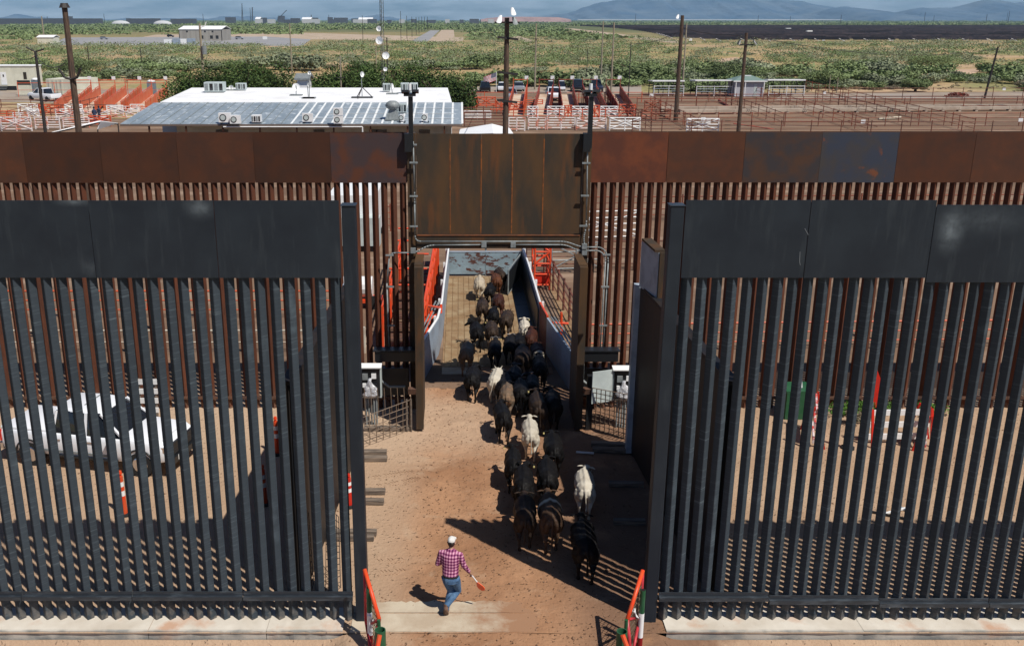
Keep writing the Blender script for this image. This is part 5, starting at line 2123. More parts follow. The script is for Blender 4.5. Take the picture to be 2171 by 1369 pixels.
# ------------------------------------------------------------------ the drover
def person():
    f = gp(944, 1302)
    HB = 1.0
    t = thing('person', (f.x, f.y, .02), 'person walking away in a pink plaid shirt, jeans and white cap, holding an orange paddle', 'person')
    t.rotation_euler = (0, 0, R(-14))
    t.scale = (.96, .96, .95)
    X, Y, Z = Vector((1, 0, 0)), Vector((0, 1, 0)), Vector((0, 0, 1))
    V = Vector
    hip = V((.11, .05, .92))
    lh, rh = hip + V((-.10, 0, -.03)), hip + V((.10, 0, -.03))
    lk, rk = V((.08, .16, .49)), V((.24, .20, .50))
    la, ra_ = V((.02, -.02, .11)), V((.05, -.10, .27))       # left foot planted, right foot pushing off behind
    chest = hip + V((-.02, .07, .38))
    neck = hip + V((-.02, .11, .58))
    ls, rs = chest + V((-.20, .02, .12)), chest + V((.20, .02, .12))
    lel, rel = ls + V((-.09, -.0, -.29)), rs + V((.09, .02, -.27))
    lw, rw = lel + V((.05, .22, -.08)), rel + V((.09, .13, -.22))
    headc = neck + V((.0, .05, .15))
    b = MB()
    b.loft([(hip + V((0, 0, -.10)), .15, .11, X, Y), (hip, .165, .125, X, Y), (hip + V((-.01, .03, .12)), .15, .115, X, Y), (chest + V((0, 0, -.08)), .175, .125, X, Y), (chest + V((0, .01, .08)), .185, .12, X, Y), (chest + V((0, .03, .17)), .13, .09, X, Y), (neck, .055, .06, X, Y), (neck + V((0, .04, .07)), .05, .055, X, Y)])
    # head with brow, nose, chin, ears
    b.loft([(headc + V((0, .0, -.11)), .045, .055, X, Y), (headc + V((0, .02, -.085)), .062, .078, X, Y), (headc + V((0, .01, -.02)), .074, .095, X, Y), (headc + V((0, 0, .05)), .075, .098, X, Y), (headc + V((0, -.005, .10)), .055, .075, X, Y), (headc + V((0, -.005, .125)), .02, .03, X, Y)])
    b.limb([(headc + V((0, .085, .02)), .014), (headc + V((0, .112, -.015)), .016), (headc + V((0, .095, -.03)), .012)])
    b.limb([(headc + V((-.02, .085, -.06)), .010), (headc + V((.02, .085, -.06)), .010)])
    for s in (-1, 1):
        b.limb([(headc + V((s * .072, 0, .03)), .014), (headc + V((s * .085, -.01, .0)), .018), (headc + V((s * .075, 0, -.03)), .011)])
    for (a, k, an) in ((lh, lk, la), (rh, rk, ra_)):
        b.limb([(a, .085), (a.lerp(k, .5), .075), (k, .055), (k.lerp(an, .4), .055), (an, .038)])
        b.limb([(an, .038), (an + V((0, .05, -.05)), .04), (an + V((0, .15, -.07)), .03)])
    for (s_, e, w_) in ((ls, lel, lw), (rs, rel, rw)):
        b.limb([(s_, .058), (s_.lerp(e, .5), .048), (e, .040), (e.lerp(w_, .4), .040), (w_, .027)])
    def hand(w_, d, curl, s):
        d = d.normalized()
        side = d.cross(Z).normalized()
        upv = side.cross(d).normalized()
        pal = w_ + d * .045
        b.loft([(w_, .024, .020, side, upv), (pal, .040, .017, side, upv), (w_ + d * .09, .042, .015, side, upv)])
        for k in range(4):
            o_ = side * (-.031 + .0207 * k)
            L_ = [.030, .036, .033, .025][k]
            p0 = w_ + d * .085 + o_
            p1 = p0 + d * L_ - upv * curl * .4 * L_
            p2 = p1 + d * L_ * .35 - upv * L_ * curl
            p3 = p2 - d * L_ * .5 * curl - upv * L_ * .4
            b.limb([(p0, .0095), (p1, .009), (p2, .0085), (p3, .0075)])
        q0 = w_ + d * .025 + side * s * .032
        b.limb([(q0, .012), (q0 + d * .03 + side * s * .02 - upv * .01, .010), (q0 + d * .058 + side * s * .008 - upv * .026, .0085)])
        return pal
    d_r = (rw - rel)
    pr = hand(rw, d_r + V((0, 0, -.02)), .9, -1)
    hand(lw, lw - lel, .5, 1)
    o = b.build('body', M['skin'], None, local=True)
    me = voxel(o, .0075, 3)
    me.materials.clear()
    me.materials.append(M['skin'])
    o = bpy.data.objects.new('body', me)
    C.objects.link(o)
    o.parent = t
    # shirt
    b = MB()
    b.loft([(hip + V((0, .0, -.015)), .165, .13, X, Y), (hip + V((-.01, .02, .05)), .182, .145, X, Y), (hip + V((-.02, .06, .2)), .185, .145, X, Y), (chest, .205, .145, X, Y), (chest + V((0, .01, .10)), .205, .135, X, Y), (chest + V((0, .03, .185)), .15, .10, X, Y), (neck + V((0, 0, .01)), .075, .075, X, Y), (neck + V((0, .02, .035)), .066, .068, X, Y)])
    for (s_, e, w_) in ((ls, lel, lw), (rs, rel, rw)):
        b.limb([(s_ + (chest - s_) * .25 + V((0, 0, .03)), .075), (s_, .078), (s_.lerp(e, .45), .068), (e, .06), (e.lerp(w_, .5), .052), (e.lerp(w_, .92), .040)])
    o = b.build('shirt', M['plaid'], None, local=True)
    me = voxel(o, .010, 3)
    me.materials.clear()
    me.materials.append(M['plaid'])
    o = bpy.data.objects.new('shirt', me)
    C.objects.link(o)
    o.parent = t
    # jeans
    b = MB()
    b.loft([(hip + V((0, 0, .04)), .165, .13, X, Y), (hip + V((0, -.01, -.04)), .175, .145, X, Y), (hip + V((0, -.015, -.12)), .165, .14, X, Y), (hip + V((0, 0, -.18)), .10, .08, X, Y)])
    for (a, k, an) in ((lh, lk, la), (rh, rk, ra_)):
        b.limb([(a + V((0, -.01, .02)), .105), (a.lerp(k, .3), .105), (a.lerp(k, .6), .09), (k, .076), (k.lerp(an, .35), .074), (k.lerp(an, .8), .064), (an + V((0, 0, .0)), .066)])
    o = b.build('jeans', M['denim'], None, local=True)
    me = voxel(o, .010, 3)
    me.materials.clear()
    me.materials.append(M['denim'])
    o = bpy.data.objects.new('jeans', me)
    C.objects.link(o)
    o.parent = t
    b = MB()
    b.loft([(hip + V((0, .0, .015)), .178, .142, X, Y), (hip + V((0, .0, .05)), .178, .142, X, Y)])
    b.build('belt', M['tyre'], t, local=True)
    # boots
    for an, tip in ((la, V((-.0, .95, -.12))), (ra_, V((.0, .45, -.88)))):
        tip = tip.normalized()
        heel = an + V((0, -.035, -.06))
        b = MB()
        b.limb([(an + V((0, 0, .05)), .05), (an, .052), (heel, .05)])
        up_ = X.cross(tip).normalized()
        b.loft([(heel - tip * .03, .035, .04, X, up_), (heel + tip * .05, .048, .045, X, up_), (heel + tip * .13, .05, .036, X, up_), (heel + tip * .20, .04, .026, X, up_), (heel + tip * .235, .018, .014, X, up_)])
        o = b.build('boot', M['boot'], None, local=True)
        me = voxel(o, .010, 2)
        me.materials.clear()
        me.materials.append(M['boot'])
        o = bpy.data.objects.new('boot', me)
        C.objects.link(o)
        o.parent = t
    # hair below the cap, cap with brim
    b = MB()
    b.loft([(headc + V((0, -.025, -.05)), .06, .07, X, Y), (headc + V((0, -.018, .0)), .078, .088, X, Y), (headc + V((0, -.01, .05)), .080, .098, X, Y)])
    b.build('hair', M['hair'], t, local=True, smooth=True)
    b = MB()
    b.loft([(headc + V((0, 0, .028)), .083, .107, X, Y), (headc + V((0, 0, .07)), .083, .106, X, Y), (headc + V((0, -.003, .11)), .070, .09, X, Y), (headc + V((0, -.004, .135)), .045, .058, X, Y), (headc + V((0, -.004, .145)), .012, .016, X, Y)])
    cp = b.build('cap', M['cap'], t, local=True, smooth=True)
    b = MB()
    b.loft([(headc + V((0, .13, .032)), .075, .075, X, Y), (headc + V((0, .13, .040)), .075, .075, X, Y)])
    b.build('brim', M['cap'], cp, local=True)
    b = MB()
    b.box(headc + V((0, -.108, .045)), (.05, .01, .03))
    b.build('cap_strap', M['tyre'], cp, local=True)
    # the paddle is a thing of its own, held in the right hand
    mw = Matrix.Translation(t.location) @ Matrix.Rotation(R(-14), 4, 'Z') @ Matrix.Diagonal((.96, .96, .95, 1))
    pw = mw @ pr
    tipp = at(1024, 1249, 17.72)
    t2 = thing('sorting_paddle', pw, 'white stick with an orange paddle blade held in the walker\'s right hand', 'sorting paddle')
    dd = (tipp - pw)
    a0 = pw - dd.normalized() * .10
    b = MB()
    e = pw + dd * .66
    b.tube(a0, e, .013, 8)
    b.build('handle', M['white'], t2)
    b = MB()
    d = dd.normalized()
    s_ = d.cross(V((0, .6, .8))).normalized()
    nn = d.cross(s_).normalized() * .012
    L = dd.length
    poly = [e - d * .06 - s_ * .02, e + d * .05 - s_ * .085, e + d * (L * .26) - s_ * .09, e + d * (L * .38) - s_ * .04, e + d * (L * .38) + s_ * .04, e + d * (L * .26) + s_ * .09, e + d * .05 + s_ * .085, e - d * .06 + s_ * .02]
    b.prism(poly, nn)
    b.build('blade', M['paddle'], t2)


M['skin'] = mat('skin', (.42, .23, .16), (.36, .19, .13), scale=8, rough=.6)
M['denim'] = mat('blue_denim', (.055, .115, .21), (.10, .18, .29), scale=7, lo=.45, hi=.65, rough=.85, bump=.5, bscale=18, bstretch=(1, 1, 3))
M['boot'] = mat('brown_boot_leather', (.20, .115, .08), (.13, .075, .05), scale=9, rough=.6)
M['hair'] = mat('dark_hair', (.03, .02, .015), rough=.7)
M['cap'] = mat('white_cotton_cap', (.74, .72, .68), (.60, .58, .54), scale=9, rough=.8)
M['paddle'] = mat('orange_plastic', (.85, .10, .02), rough=.35)


def plaid():
    m = bpy.data.materials.new('pink_plaid_cotton')
    m.use_nodes = True
    nt = m.node_tree
    b = nt.nodes['Principled BSDF']
    b.inputs['Roughness'].default_value = .85
    b.inputs['Specular IOR Level'].default_value = .15
    tc = nt.nodes.new('ShaderNodeTexCoord')
    sx = nt.nodes.new('ShaderNodeSeparateXYZ')
    nt.links.new(tc.outputs['Object'], sx.inputs[0])
    fs = []
    for ax, per in (('X', .062), ('Z', .068)):
        mu = nt.nodes.new('ShaderNodeMath')
        mu.operation = 'MULTIPLY'
        mu.inputs[1].default_value = 2 * math.pi / per
        nt.links.new(sx.outputs[ax], mu.inputs[0])
        sn = nt.nodes.new('ShaderNodeMath')
        sn.operation = 'SINE'
        nt.links.new(mu.outputs[0], sn.inputs[0])
        r = nt.nodes.new('ShaderNodeMapRange')
        r.inputs['From Min'].default_value = -.25
        r.inputs['From Max'].default_value = .25
        nt.links.new(sn.outputs[0], r.inputs['Value'])
        fs.append(r.outputs[0])
    av = nt.nodes.new('ShaderNodeMath')
    av.operation = 'ADD'
    nt.links.new(fs[0], av.inputs[0])
    nt.links.new(fs[1], av.inputs[1])
    hv = nt.nodes.new('ShaderNodeMath')
    hv.operation = 'MULTIPLY'
    hv.inputs[1].default_value = .5
    nt.links.new(av.outputs[0], hv.inputs[0])
    rp = nt.nodes.new('ShaderNodeValToRGB')
    e = rp.color_ramp.elements
    e[0].position = 0
    e[0].color = (.62, .33, .42, 1)
    e[1].position = 1
    e[1].color = (.085, .012, .06, 1)
    k = rp.color_ramp.elements.new(.5)
    k.color = (.30, .08, .17, 1)
    nt.links.new(hv.outputs[0], rp.inputs['Fac'])
    nt.links.new(rp.outputs['Color'], b.inputs['Base Color'])
    return m


M['plaid'] = plaid()
person()
# ------------------------------------------------------------------ office building with the sheet-metal porch roof
M['zinc'] = mat('galvanised_sheet_roof', (0.31, 0.36, 0.40), (0.23, 0.28, 0.32), scale=.5, stretch=(1, .3, 1), lo=.4, hi=.6, rough=.5, metal=.15, c3=(0.50, 0.55, 0.58), s3=1.6, lo3=.56, hi3=.64, coord='World')
M['roofwhite'] = mat('white_roof_coating', (0.80, 0.80, 0.80), (0.70, 0.69, 0.68), scale=.4, lo=.5, hi=.7, rough=.7, coord='World')
M['sealant'] = mat('white_seam_sealant', (0.72, 0.73, 0.72), (0.50, 0.54, 0.56), scale=2, lo=.55, hi=.7, rough=.8, coord='World')
M['dwall'] = mat('dark_brown_wall', (0.14, 0.10, 0.08), rough=.8)  # one even dark brown, used for the fascia
BX0, BX1, BY0, BY1, BY2 = -30.2, .3, 88.0, 98.4, 115.0
t = thing('office_building', (-15, 100, 0), 'long low office with a blue-grey sheet metal porch roof and a white flat roof behind', 'building')
ns_ = 34
for i in range(ns_):
    xa = BX0 + (BX1 - BX0) * i / ns_
    xb = BX0 + (BX1 - BX0) * (i + 1) / ns_
    b = MB()
    zl, zh = 2.97 + .012 * (i % 2), 3.98 + .012 * (i % 2)
    b.hexa([(xa, BY0, zl - .05), (xb, BY0, zl - .05), (xb, BY1, zh - .05), (xa, BY1, zh - .05)], [(xa, BY0, zl), (xb, BY0, zl), (xb, BY1, zh), (xa, BY1, zh)])
    b.build('roof_sheet', M['zinc'], t)
    b = MB()
    if i > 15:
        b.hexa([(xb - .09, BY0 + .05, zl + .008), (xb + .09, BY0 + .05, zl + .008), (xb + .09, BY1, zh + .008), (xb - .09, BY1, zh + .008)], [(xb - .09, BY0 + .05, zl + .035), (xb + .09, BY0 + .05, zl + .035), (xb + .09, BY1, zh + .035), (xb - .09, BY1, zh + .035)])
        b.build('sealed_seam', M['sealant'], t)
    else:
        b.beam((xb, BY0, zl + .02), (xb, BY1, zh + .02), .05, .04)
        b.build('seam', M['galv'], t)
for k, y in enumerate((90.3, 92.6, 95.2)):
    b = MB()
    z = 2.98 + (y - BY0) / (BY1 - BY0) * 1.01 + .042
    b.beam((-14 + k * 1.5, y, z), (-.4, y, z), .14, .02)
    b.build('lap_seal', M['sealant'], t)
b = MB()
rect(b, BX0, BX1, BY0 - .05, BY0 + .02, 2.78, 2.93)
b.build('fascia', M['dwall'], t)
b = MB()
b.box((0, 0, 0), (.01, .01, .01))
b = MB()
b.hexa([(BX0 + .6, BY1 + .02, 0), (BX1 - 1.0, BY1 + .02, 0), (BX1 - 1.6, BY2, 0), (BX0 - .6, BY2, 0)], [(BX0 + .6, BY1 + .02, 4.05), (BX1 - 1.0, BY1 + .02, 4.05), (BX1 - 1.6, BY2, 4.35), (BX0 - .6, BY2, 4.35)])
b.build('main_block', M['roofwhite'], t)
b = MB()
rect(b, BX0 + 4, BX1 - 1, 91.5, 91.7, 0, 3.1)
b.build('porch_wall', M['beige'], t)
for i in range(9):
    x = BX0 + 2.5 + i * 3.3
    b = MB()
    rect(b, x - .07, x + .07, BY0 + .1, BY0 + .24, 0, 2.78)
    b.build('porch_post', M['rust'], t)
for (x, w_) in ((-22, 1.1), (-13, 1.0), (-7.5, 1.6), (-3.2, 1.0)):
    b = MB()
    rect(b, x - w_ / 2, x + w_ / 2, 91.44, 91.49, .9, 2.1)
    b.build('window', M['glass'], t)
b = MB()
b.path([(-21, BY0 - .12, 2.72), (-8.6, BY0 - .12, 2.72), (-8.6, BY0 - .12, 2.3), (-8.6, BY0 + .1, 0)], .06, 6)
b.build('gutter_pipe', M['white'], t)


def roofz(y):
    return 2.99 + (y - BY0) / (BY1 - BY0) * 1.0 if y < BY1 else 4.05 + (y - BY1) / (BY2 - BY1) * .3


def on_roof(px, py):
    """point of the roof that the photo shows at px, py"""
    y = 88.5
    for _ in range(12):
        y = (H - roofz(y)) / math.tan(ang(py))
    return Vector((xat(px, y, roofz(y)), y, roofz(y) + .02))


def ac_unit(px, py, label, n=1, dark=False, s=1.0, wide=1.0):
    p = on_roof(px, py)
    t = thing('air_conditioner', p, label, 'air conditioner', 'units on the office roof')
    for k in range(n):
        z = .1 + k * .78 * s
        b = MB()
        b.box(p + Vector((0, 0, z + .36 * s)), (.92 * s * wide, .40 * s, .72 * s))
        b.build('casing', M['panelgrey'] if dark else M['white'], t)
        b = MB()
        b.tube(p + Vector((-.12 * s, -.20 * s, z + .36 * s)), p + Vector((-.12 * s, -.225 * s, z + .36 * s)), .27 * s, 16)
        b.build('fan_grille', M['black'], t)
        b = MB()
        b.tube(p + Vector((-.12 * s, -.226 * s, z + .36 * s)), p + Vector((-.12 * s, -.24 * s, z + .36 * s)), .20 * s, 12)
        b.build('fan_hub', M['panelgrey'], t)
    for dx in (-.3, .3):
        b = MB()
        b.box(p + Vector((dx * s, 0, .05)), (.08, .5, .1))
        b.build('foot', M['black'], t)
    return t


ac_unit(478, 250, 'white air conditioner on the porch roof, leftmost and largest of the left pair', s=1.15)
ac_unit(500, 237, 'white air conditioner on the porch roof, behind and right of the leftmost')
ac_unit(653, 262, 'white air conditioner low on the porch roof near its middle')
ac_unit(718, 248, 'two white air conditioners stacked on the porch roof', 2, s=.9)
ac_unit(853, 257, 'slim white roof unit left of the black light mast', s=.8, wide=.5)
ac_unit(902, 258, 'slim white roof unit right of the black light mast', s=.9, wide=.5)
for (px, py, lab, w_, d_, h_) in ((457, 196, 'large grey slatted cooling unit at the left of the white roof', 2.1, 1.3, 1.0), (512, 192, 'small grey box unit right of the slatted cooling unit', 1.1, .8, .7), (820, 195, 'grey box unit in front of the lattice mast', .8, .7, .8),
                                 (860, 198, 'left one of the two grey box units at the right end of the white roof', 1.0, .8, 1.0), (877, 198, 'right one of the two grey box units at the right end of the white roof', .9, .8, 1.0), (545, 262, 'white framed skylight box low on the porch roof', .8, .8, .6), (851, 226, 'pale grey duct box at the top of the porch roof', 1.0, .7, .8)):
    p = on_roof(px, py)
    t = thing('roof_unit', p, lab, 'roof unit', 'boxes on the office roof')
    b = MB()
    b.box(p + Vector((0, 0, .08 + h_ / 2)), (w_, d_, h_))
    b.build('casing', M['panelgrey'] if 'white' not in lab[:6] else M['white'], t)
    for k in range(4):
        b = MB()
        b.box(p + Vector((-w_ * .38 + k * w_ * .25, -d_ / 2 - .01, .08 + h_ / 2)), (w_ * .17, .03, h_ * .72))
        b.build('louvre', M['glass'] if k % 2 else M['galv'], t)
# round roof ventilator
p = on_roof(833, 232)
t = thing('roof_ventilator', p, 'bulbous silver ventilator on a square duct, right part of the porch roof', 'roof ventilator')
b = MB()
b.hexa([p + Vector((-.7, -.5, 0)), p + Vector((.7, -.5, 0)), p + Vector((.7, .5, 0)), p + Vector((-.7, .5, 0))], [p + Vector((-.3, -.3, .9)), p + Vector((.3, -.3, .9)), p + Vector((.3, .3, .9)), p + Vector((-.3, .3, .9))])
b.build('duct', M['galv'], t)
b = MB()
b.loft([(p + Vector((0, 0, z)), r, r, (1, 0, 0), (0, 1, 0)) for z, r in ((.9, .3), (1.0, .55), (1.25, .68), (1.5, .55), (1.65, .3))])
b.build('head', M['galv'], t, smooth=True)


def dish(px, py, pyb, label, r=.42, tripod=False, y=None, base=None, face=(0.3, -1, .25)):
    if y is None:
        base = on_roof(px, pyb)
        y = base.y
    c = at(px, py, y)
    t = thing('satellite_dish', base if base is not None else c, label, 'satellite dish', 'dishes on the office roof')
    d = Vector(face).normalized()
    r = r * .82
    u = d.cross(Vector((0, 0, 1))).normalized()
    v = u.cross(d)
    n = 16
    b = MB()
    rings = [(c - d * .14, .02), (c - d * .12, r * .5), (c - d * .05, r * .85), (c, r)]
    b.v = [tuple(rings[0][0])]
    for cc, rr in rings[1:]:
        b.v += [tuple(cc + u * rr * math.cos(2 * math.pi * i / n) + v * rr * math.sin(2 * math.pi * i / n)) for i in range(n)]
    b.f = [(0, 1 + i, 1 + (i + 1) % n) for i in range(n)]
    for k in range(2):
        b.f += [(1 + k * n + i, 1 + k * n + (i + 1) % n, 1 + (k + 1) * n + (i + 1) % n, 1 + (k + 1) * n + i) for i in range(n)]
    b.build('reflector', M['white'], t, smooth=True)
    b = MB()
    b.tube(c - v * r, c + d * .4, .02, 5)
    b.build('feed_arm', M['galv'], t)
    if base is not None:
        b = MB()
        b.tube(base, c - d * .14 + Vector((0, 0, .2)), .04, 6)
        b.build('mast', M['galv'], t)
        if tripod:
            for a in (0.3, 2.2, 4.4):
                b = MB()
                b.tube(base + Vector((math.cos(a) * 1.1, math.sin(a) * 1.1, 0)), base.lerp(c, .45), .045, 5)
                b.build('tripod_leg', M['pole_dark'], t)
        for k in range(2):
            b = MB()
            b.box(base + Vector((0, -.3 + .6 * k, .05)), (1.3 if not tripod else 2.2, .18, .1))
            b.build('ballast_block', M['black' if tripod else 'galv'], t)
    return t


dish(628, 185, 203, 'broad grey-white dish on a short pole at the middle of the white roof', .5)
dish(654, 180, 209, 'small white dish on the pole right of the broad dish', .25, face=(1, -.4, .1))
dish(656, 155, 209, 'small drum antenna high on the thin pole right of the broad dish', .22)
dish(768, 158, 208, 'white dish on a dark tripod in the middle of the white roof', .36, True, face=(.8, -.6, .1))
dish(832, 183, 200, 'narrow white dish seen edge-on left of the light mast', .40, face=(1, -.35, .2))
dish(490, 186, 192, 'small grey dish between the two cooling units at the left', .33)
# lattice radio mast
ty = 118.0
tx = xat(813, ty, 3)
t = thing('radio_mast', (tx, ty, 0), 'thin guyed lattice radio mast rising behind the office', 'radio mast')
hh = 17.0
legs = [Vector((math.cos(a) * .22, math.sin(a) * .22, 0)) for a in (.5, 2.6, 4.7)]
for l in legs:
    b = MB()
    b.tube(Vector((tx, ty, 0)) + l, Vector((tx, ty, hh)) + l, .035, 5)
    b.build('leg', M['pole_dark'], t)
b = MB()
for k in range(34):
    z = k * .5
    for i in range(3):
        b.tube(Vector((tx, ty, z)) + legs[i], Vector((tx, ty, z + .5)) + legs[(i + 1) % 3], .015, 4, caps=False)
struct(b.build('lattice', M['galv'], t), 'stuff')
for (px, py, r) in ((803, 61, .38), (804, 86, .55), (818, 118, .52), (817, 147, .3)):
    dish(px, py, 0, {61: 'topmost small white dish on the lattice mast', 86: 'large white dish on the left of the lattice mast', 118: 'large white dish on the right of the lattice mast', 147: 'lowest small white dish on the lattice mast'}[py], r, y=ty - .4, face=(-.3 if px < 810 else .3, -1, 0))

# ------------------------------------------------------------------ poles
POLES = [
    (137, 17, 57, .20, 'pole', 'thick brown wooden pole at the left with a bracket below its top', 'bracket'),
    (75, 110, 80, .14, 'pole_dark', 'dark leaning pole behind the left pens beside the white trailer', 'cross'),
    (423, 50, 150, .20, 'pole_pale', 'bleached pole with a transformer in front of the beige building', 'transformer'),
    (614, 50, 160, .11, 'pole_pale', 'thin bleached pole above the trees left of the dishes', None),
    (1075, 38, 66, .19, 'pole', 'thick brown pole with lamps at its top right of the white roof', 'lamps2'),
    (1137, 50, 177, .15, 'pole_pale', 'bleached pole left of the twin bleached poles', 'band'),
    (1279, 46, 190, .15, 'pole_pale', 'left one of the twin bleached poles above the loading ramps', None),
    (1302, 48, 170, .15, 'pole_pale', 'right one of the twin bleached poles above the loading ramps', None),
    (1447, 33, 120, .25, 'pole', 'tall dark wooden pole with a lamp pointing left', 'lampL'),
    (1456, 50, 170, .14, 'pole_pale', 'bleached pole just right of the tall dark wooden pole', None),
    (1583, 70, 107, .20, 'pole', 'dark wooden pole with two floodlights on a cross arm', 'flood'),
    (1246, 105, 185, .07, 'pole_dark', 'thin dark rod pole between the bleached poles', None),
    (1338, 90, 150, .07, 'pole_dark', 'thin dark rod pole right of the twin poles', None),
    (2116, 100, 156, .16, 'pole_dark', 'lone dark pole leaning by the far right fence', None),
    (185, 100, 235, .11, 'pole_dark', 'thin dark pole in the scrub above the beige container', None),
    (297, 100, 240, .11, 'pole_dark', 'thin dark pole in the scrub above the orange ramps', None),
    (88, 35, 640, .45, 'pole_pale', 'distant pale pole beside the white bin, far left', None),
    (721, 118, 122, .09, 'pole_pale', 'thin pale pole with a short cross arm behind the white roof', 'band'),
    (797, 98, 200, .12, 'pole_pale', 'pale pole leaning in the trees left of the lattice mast', None),
    (820, 80, 190, .12, 'pole_dark', 'dark pole right of the lattice mast', None),
    (1761, 160, 170, .08, 'pole_pale', 'thin pale fence mast, left of the pair right of the sheds', None),
    (1777, 165, 168, .08, 'pole_pale', 'thin pale fence mast, right of the pair right of the sheds', None),
]
for (px, py, y, r, m, lab, kind) in POLES:
    top = at(px, py, y)
    x = top.x
    t = thing('utility_pole' if r > .12 else 'thin_pole', (x, y, 0), lab, 'pole', 'poles around the pens')
    b = MB()
    lean = .55 if px == 2116 else 0
    b.tube((x - lean * 1.6, y, -.1), top, r * 1.15, 8, r * .8)
    b.build('shaft', M[m], t)
    z = top.z
    if kind == 'bracket':
        for s in (-1, 1):
            b = MB()
            b.path([(x, y - .2, 8.6), (x + s * .35, y - .25, 8.7), (x + s * .62, y - .3, 9.2)], .07, 6)
            b.build('curved_bracket', M['pole_dark'], t)
        b = MB()
        b.tube((x, y, z), (x, y, z + .25), .32, 8, .2)
        b.build('top_fitting', M['pole_dark'], t)
    elif kind == 'cross':
        b = MB()
        b.path([(x - .7, y, z + .35), (x, y, z), (x + .7, y, z + .2)], .06, 5)
        b.build('cross_arm', M['pole_dark'], t)
    elif kind == 'transformer':
        b = MB()
        b.tube((x + .45, y - .2, z - 4.4), (x + .45, y - .2, z - 3.2), .38, 12)
        b.build('transformer', M['galv'], t)
        b = MB()
        b.path([(x, y, z - .6), (x + .8, y, z - .3), (x + 1.0, y, z + .2)], .07, 6)
        b.build('lamp_arm', M['white'], t)
    elif kind in ('lamps2', 'lampL', 'flood'):
        sp = {'lamps2': [(-.42, -.05, 'white'), (.40, -.15, 'galv'), (.30, .42, 'white')], 'lampL': [(-.55, -.1, 'white')], 'flood': [(-.7, -.9, 'black'), (.7, -.9, 'black')]}[kind]
        if kind != 'lampL':
            zz = z - (.3 if kind == 'lamps2' else 1.2)
            b = MB()
            b.beam((x - .8, y - .2, zz), (x + .8, y - .2, zz), .1, .12)
            b.build('cross_arm', M['pole_dark'], t)
        for dx, dz, mm in sp:
            b = MB()
            b.loft([(Vector((x + dx, y - .3, z + dz + .2)), .08, .08, (1, 0, 0), (0, 1, 0)), (Vector((x + dx * 1.15, y - .45, z + dz)), .14, .13, (1, 0, 0), (0, .8, .6)), (Vector((x + dx * 1.3, y - .6, z + dz - .2)), .17, .15, (1, 0, 0), (0, .8, .6))])
            b.build('lamp', M[mm], t)
        if kind == 'lamps2':
            for (dz, w_) in ((-1.2, -.9), (-3.4, .5), (-5.2, .7)):
                b = MB()
                b.beam((x - .6, y - .22, z + dz), (x + .75, y - .22, z + dz - .15), .1, .14)
                b.build('cross_arm', M['pole_dark'], t)
    elif kind == 'band':
        b = MB()
        b.beam((x - .5, y - .15, z - 2.6), (x + .5, y - .15, z - 2.6), .1, .1)
        b.build('cross_arm', M['pole_dark'], t)
# power line that recedes along the road, far right lines, drooping service wires
far = [(768, 33, 90), (849, 24, 89), (862, 34, 83), (873, 36, 79), (882, 37, 75), (888, 37, 72), (894, 36, 68), (900, 36, 66), (906, 36, 64),
       (1348, 30, 47), (1608, 33, 48), (1676, 35, 47), (1784, 32, 50), (1962, 27, 48), (1981, 33, 46), (2093, 31, 44), (2141, 24, 49), (2137, 27, 46), (430, 30, 41), (530, 17, 45), (513, 8, 42), (697, 32, 45), (220, 30, 38), (100, 35, 39)]
for (px, py, pb) in far:
    if pb < 46:
        y = 3600.0
    else:
        y = (H) / math.tan(ang(pb))
    top = at(px, py, y)
    b = MB()
    r = max(.13, y * .00028)
    b.tube((top.x, y, 0), top, r, 5, r * .8)
    o = b.build('distant_pole', M['pole_dark'])
    tag(o, 'dark pole of the power line receding along the grey road' if 768 <= px <= 906 else 'slender distant pole standing near the horizon', 'pole', 'poles of the distant power lines')
wires = [((1583, 100, 107), (1530, 122, 200)), ((1075, 95, 66), (1048, 62, 300)), ((1447, 60, 120), (1583, 75, 107)), ((1583, 75, 107), (2116, 104, 156)), ((1447, 62, 120), (1338, 92, 150)), ((75, 120, 80), (0, 92, 120)), ((75, 118, 80), (137, 135, 57))]
wm = M['pole_dark']
for i, ((a0, a1, a2), (b0, b1, b2)) in enumerate(wires):
    A, B_ = at(a0, a1, a2), at(b0, b1, b2)
    n = 14
    pts = []
    for k in range(n + 1):
        u = k / n
        p = A.lerp(B_, u)
        p.z -= 4 * u * (1 - u) * (A - B_).length * .02
        pts.append(p)
    b = MB()
    b.path(pts, .028, 4)
    o = b.build('overhead_wire', wm)
    tag(o, ['wire running up from the floodlight pole into the scrub', 'wire from the brown lamp pole towards the horizon', 'wire between the tall dark pole and the floodlight pole', 'long wire from the floodlight pole to the leaning pole', 'wire from the tall dark pole to the thin rod pole', 'wire running left from the dark leaning pole', 'short wire between the dark and the thick left poles'][i], 'wire')
# far-off transmission span, drawn as one long bright cable low against the mountains
for k, (z0, z1, y) in enumerate(((31, 36, 2600),)):
    b = MB()
    b.path([at(px, 40 - 6 * ((px - 1700) / 700.0) ** 2 if False else 39.5, y) for px in (1250, 1500, 1750, 2000, 2250)], .5, 4)

# ------------------------------------------------------------------ pens: gates, ramps, canopies
MW = M['white']


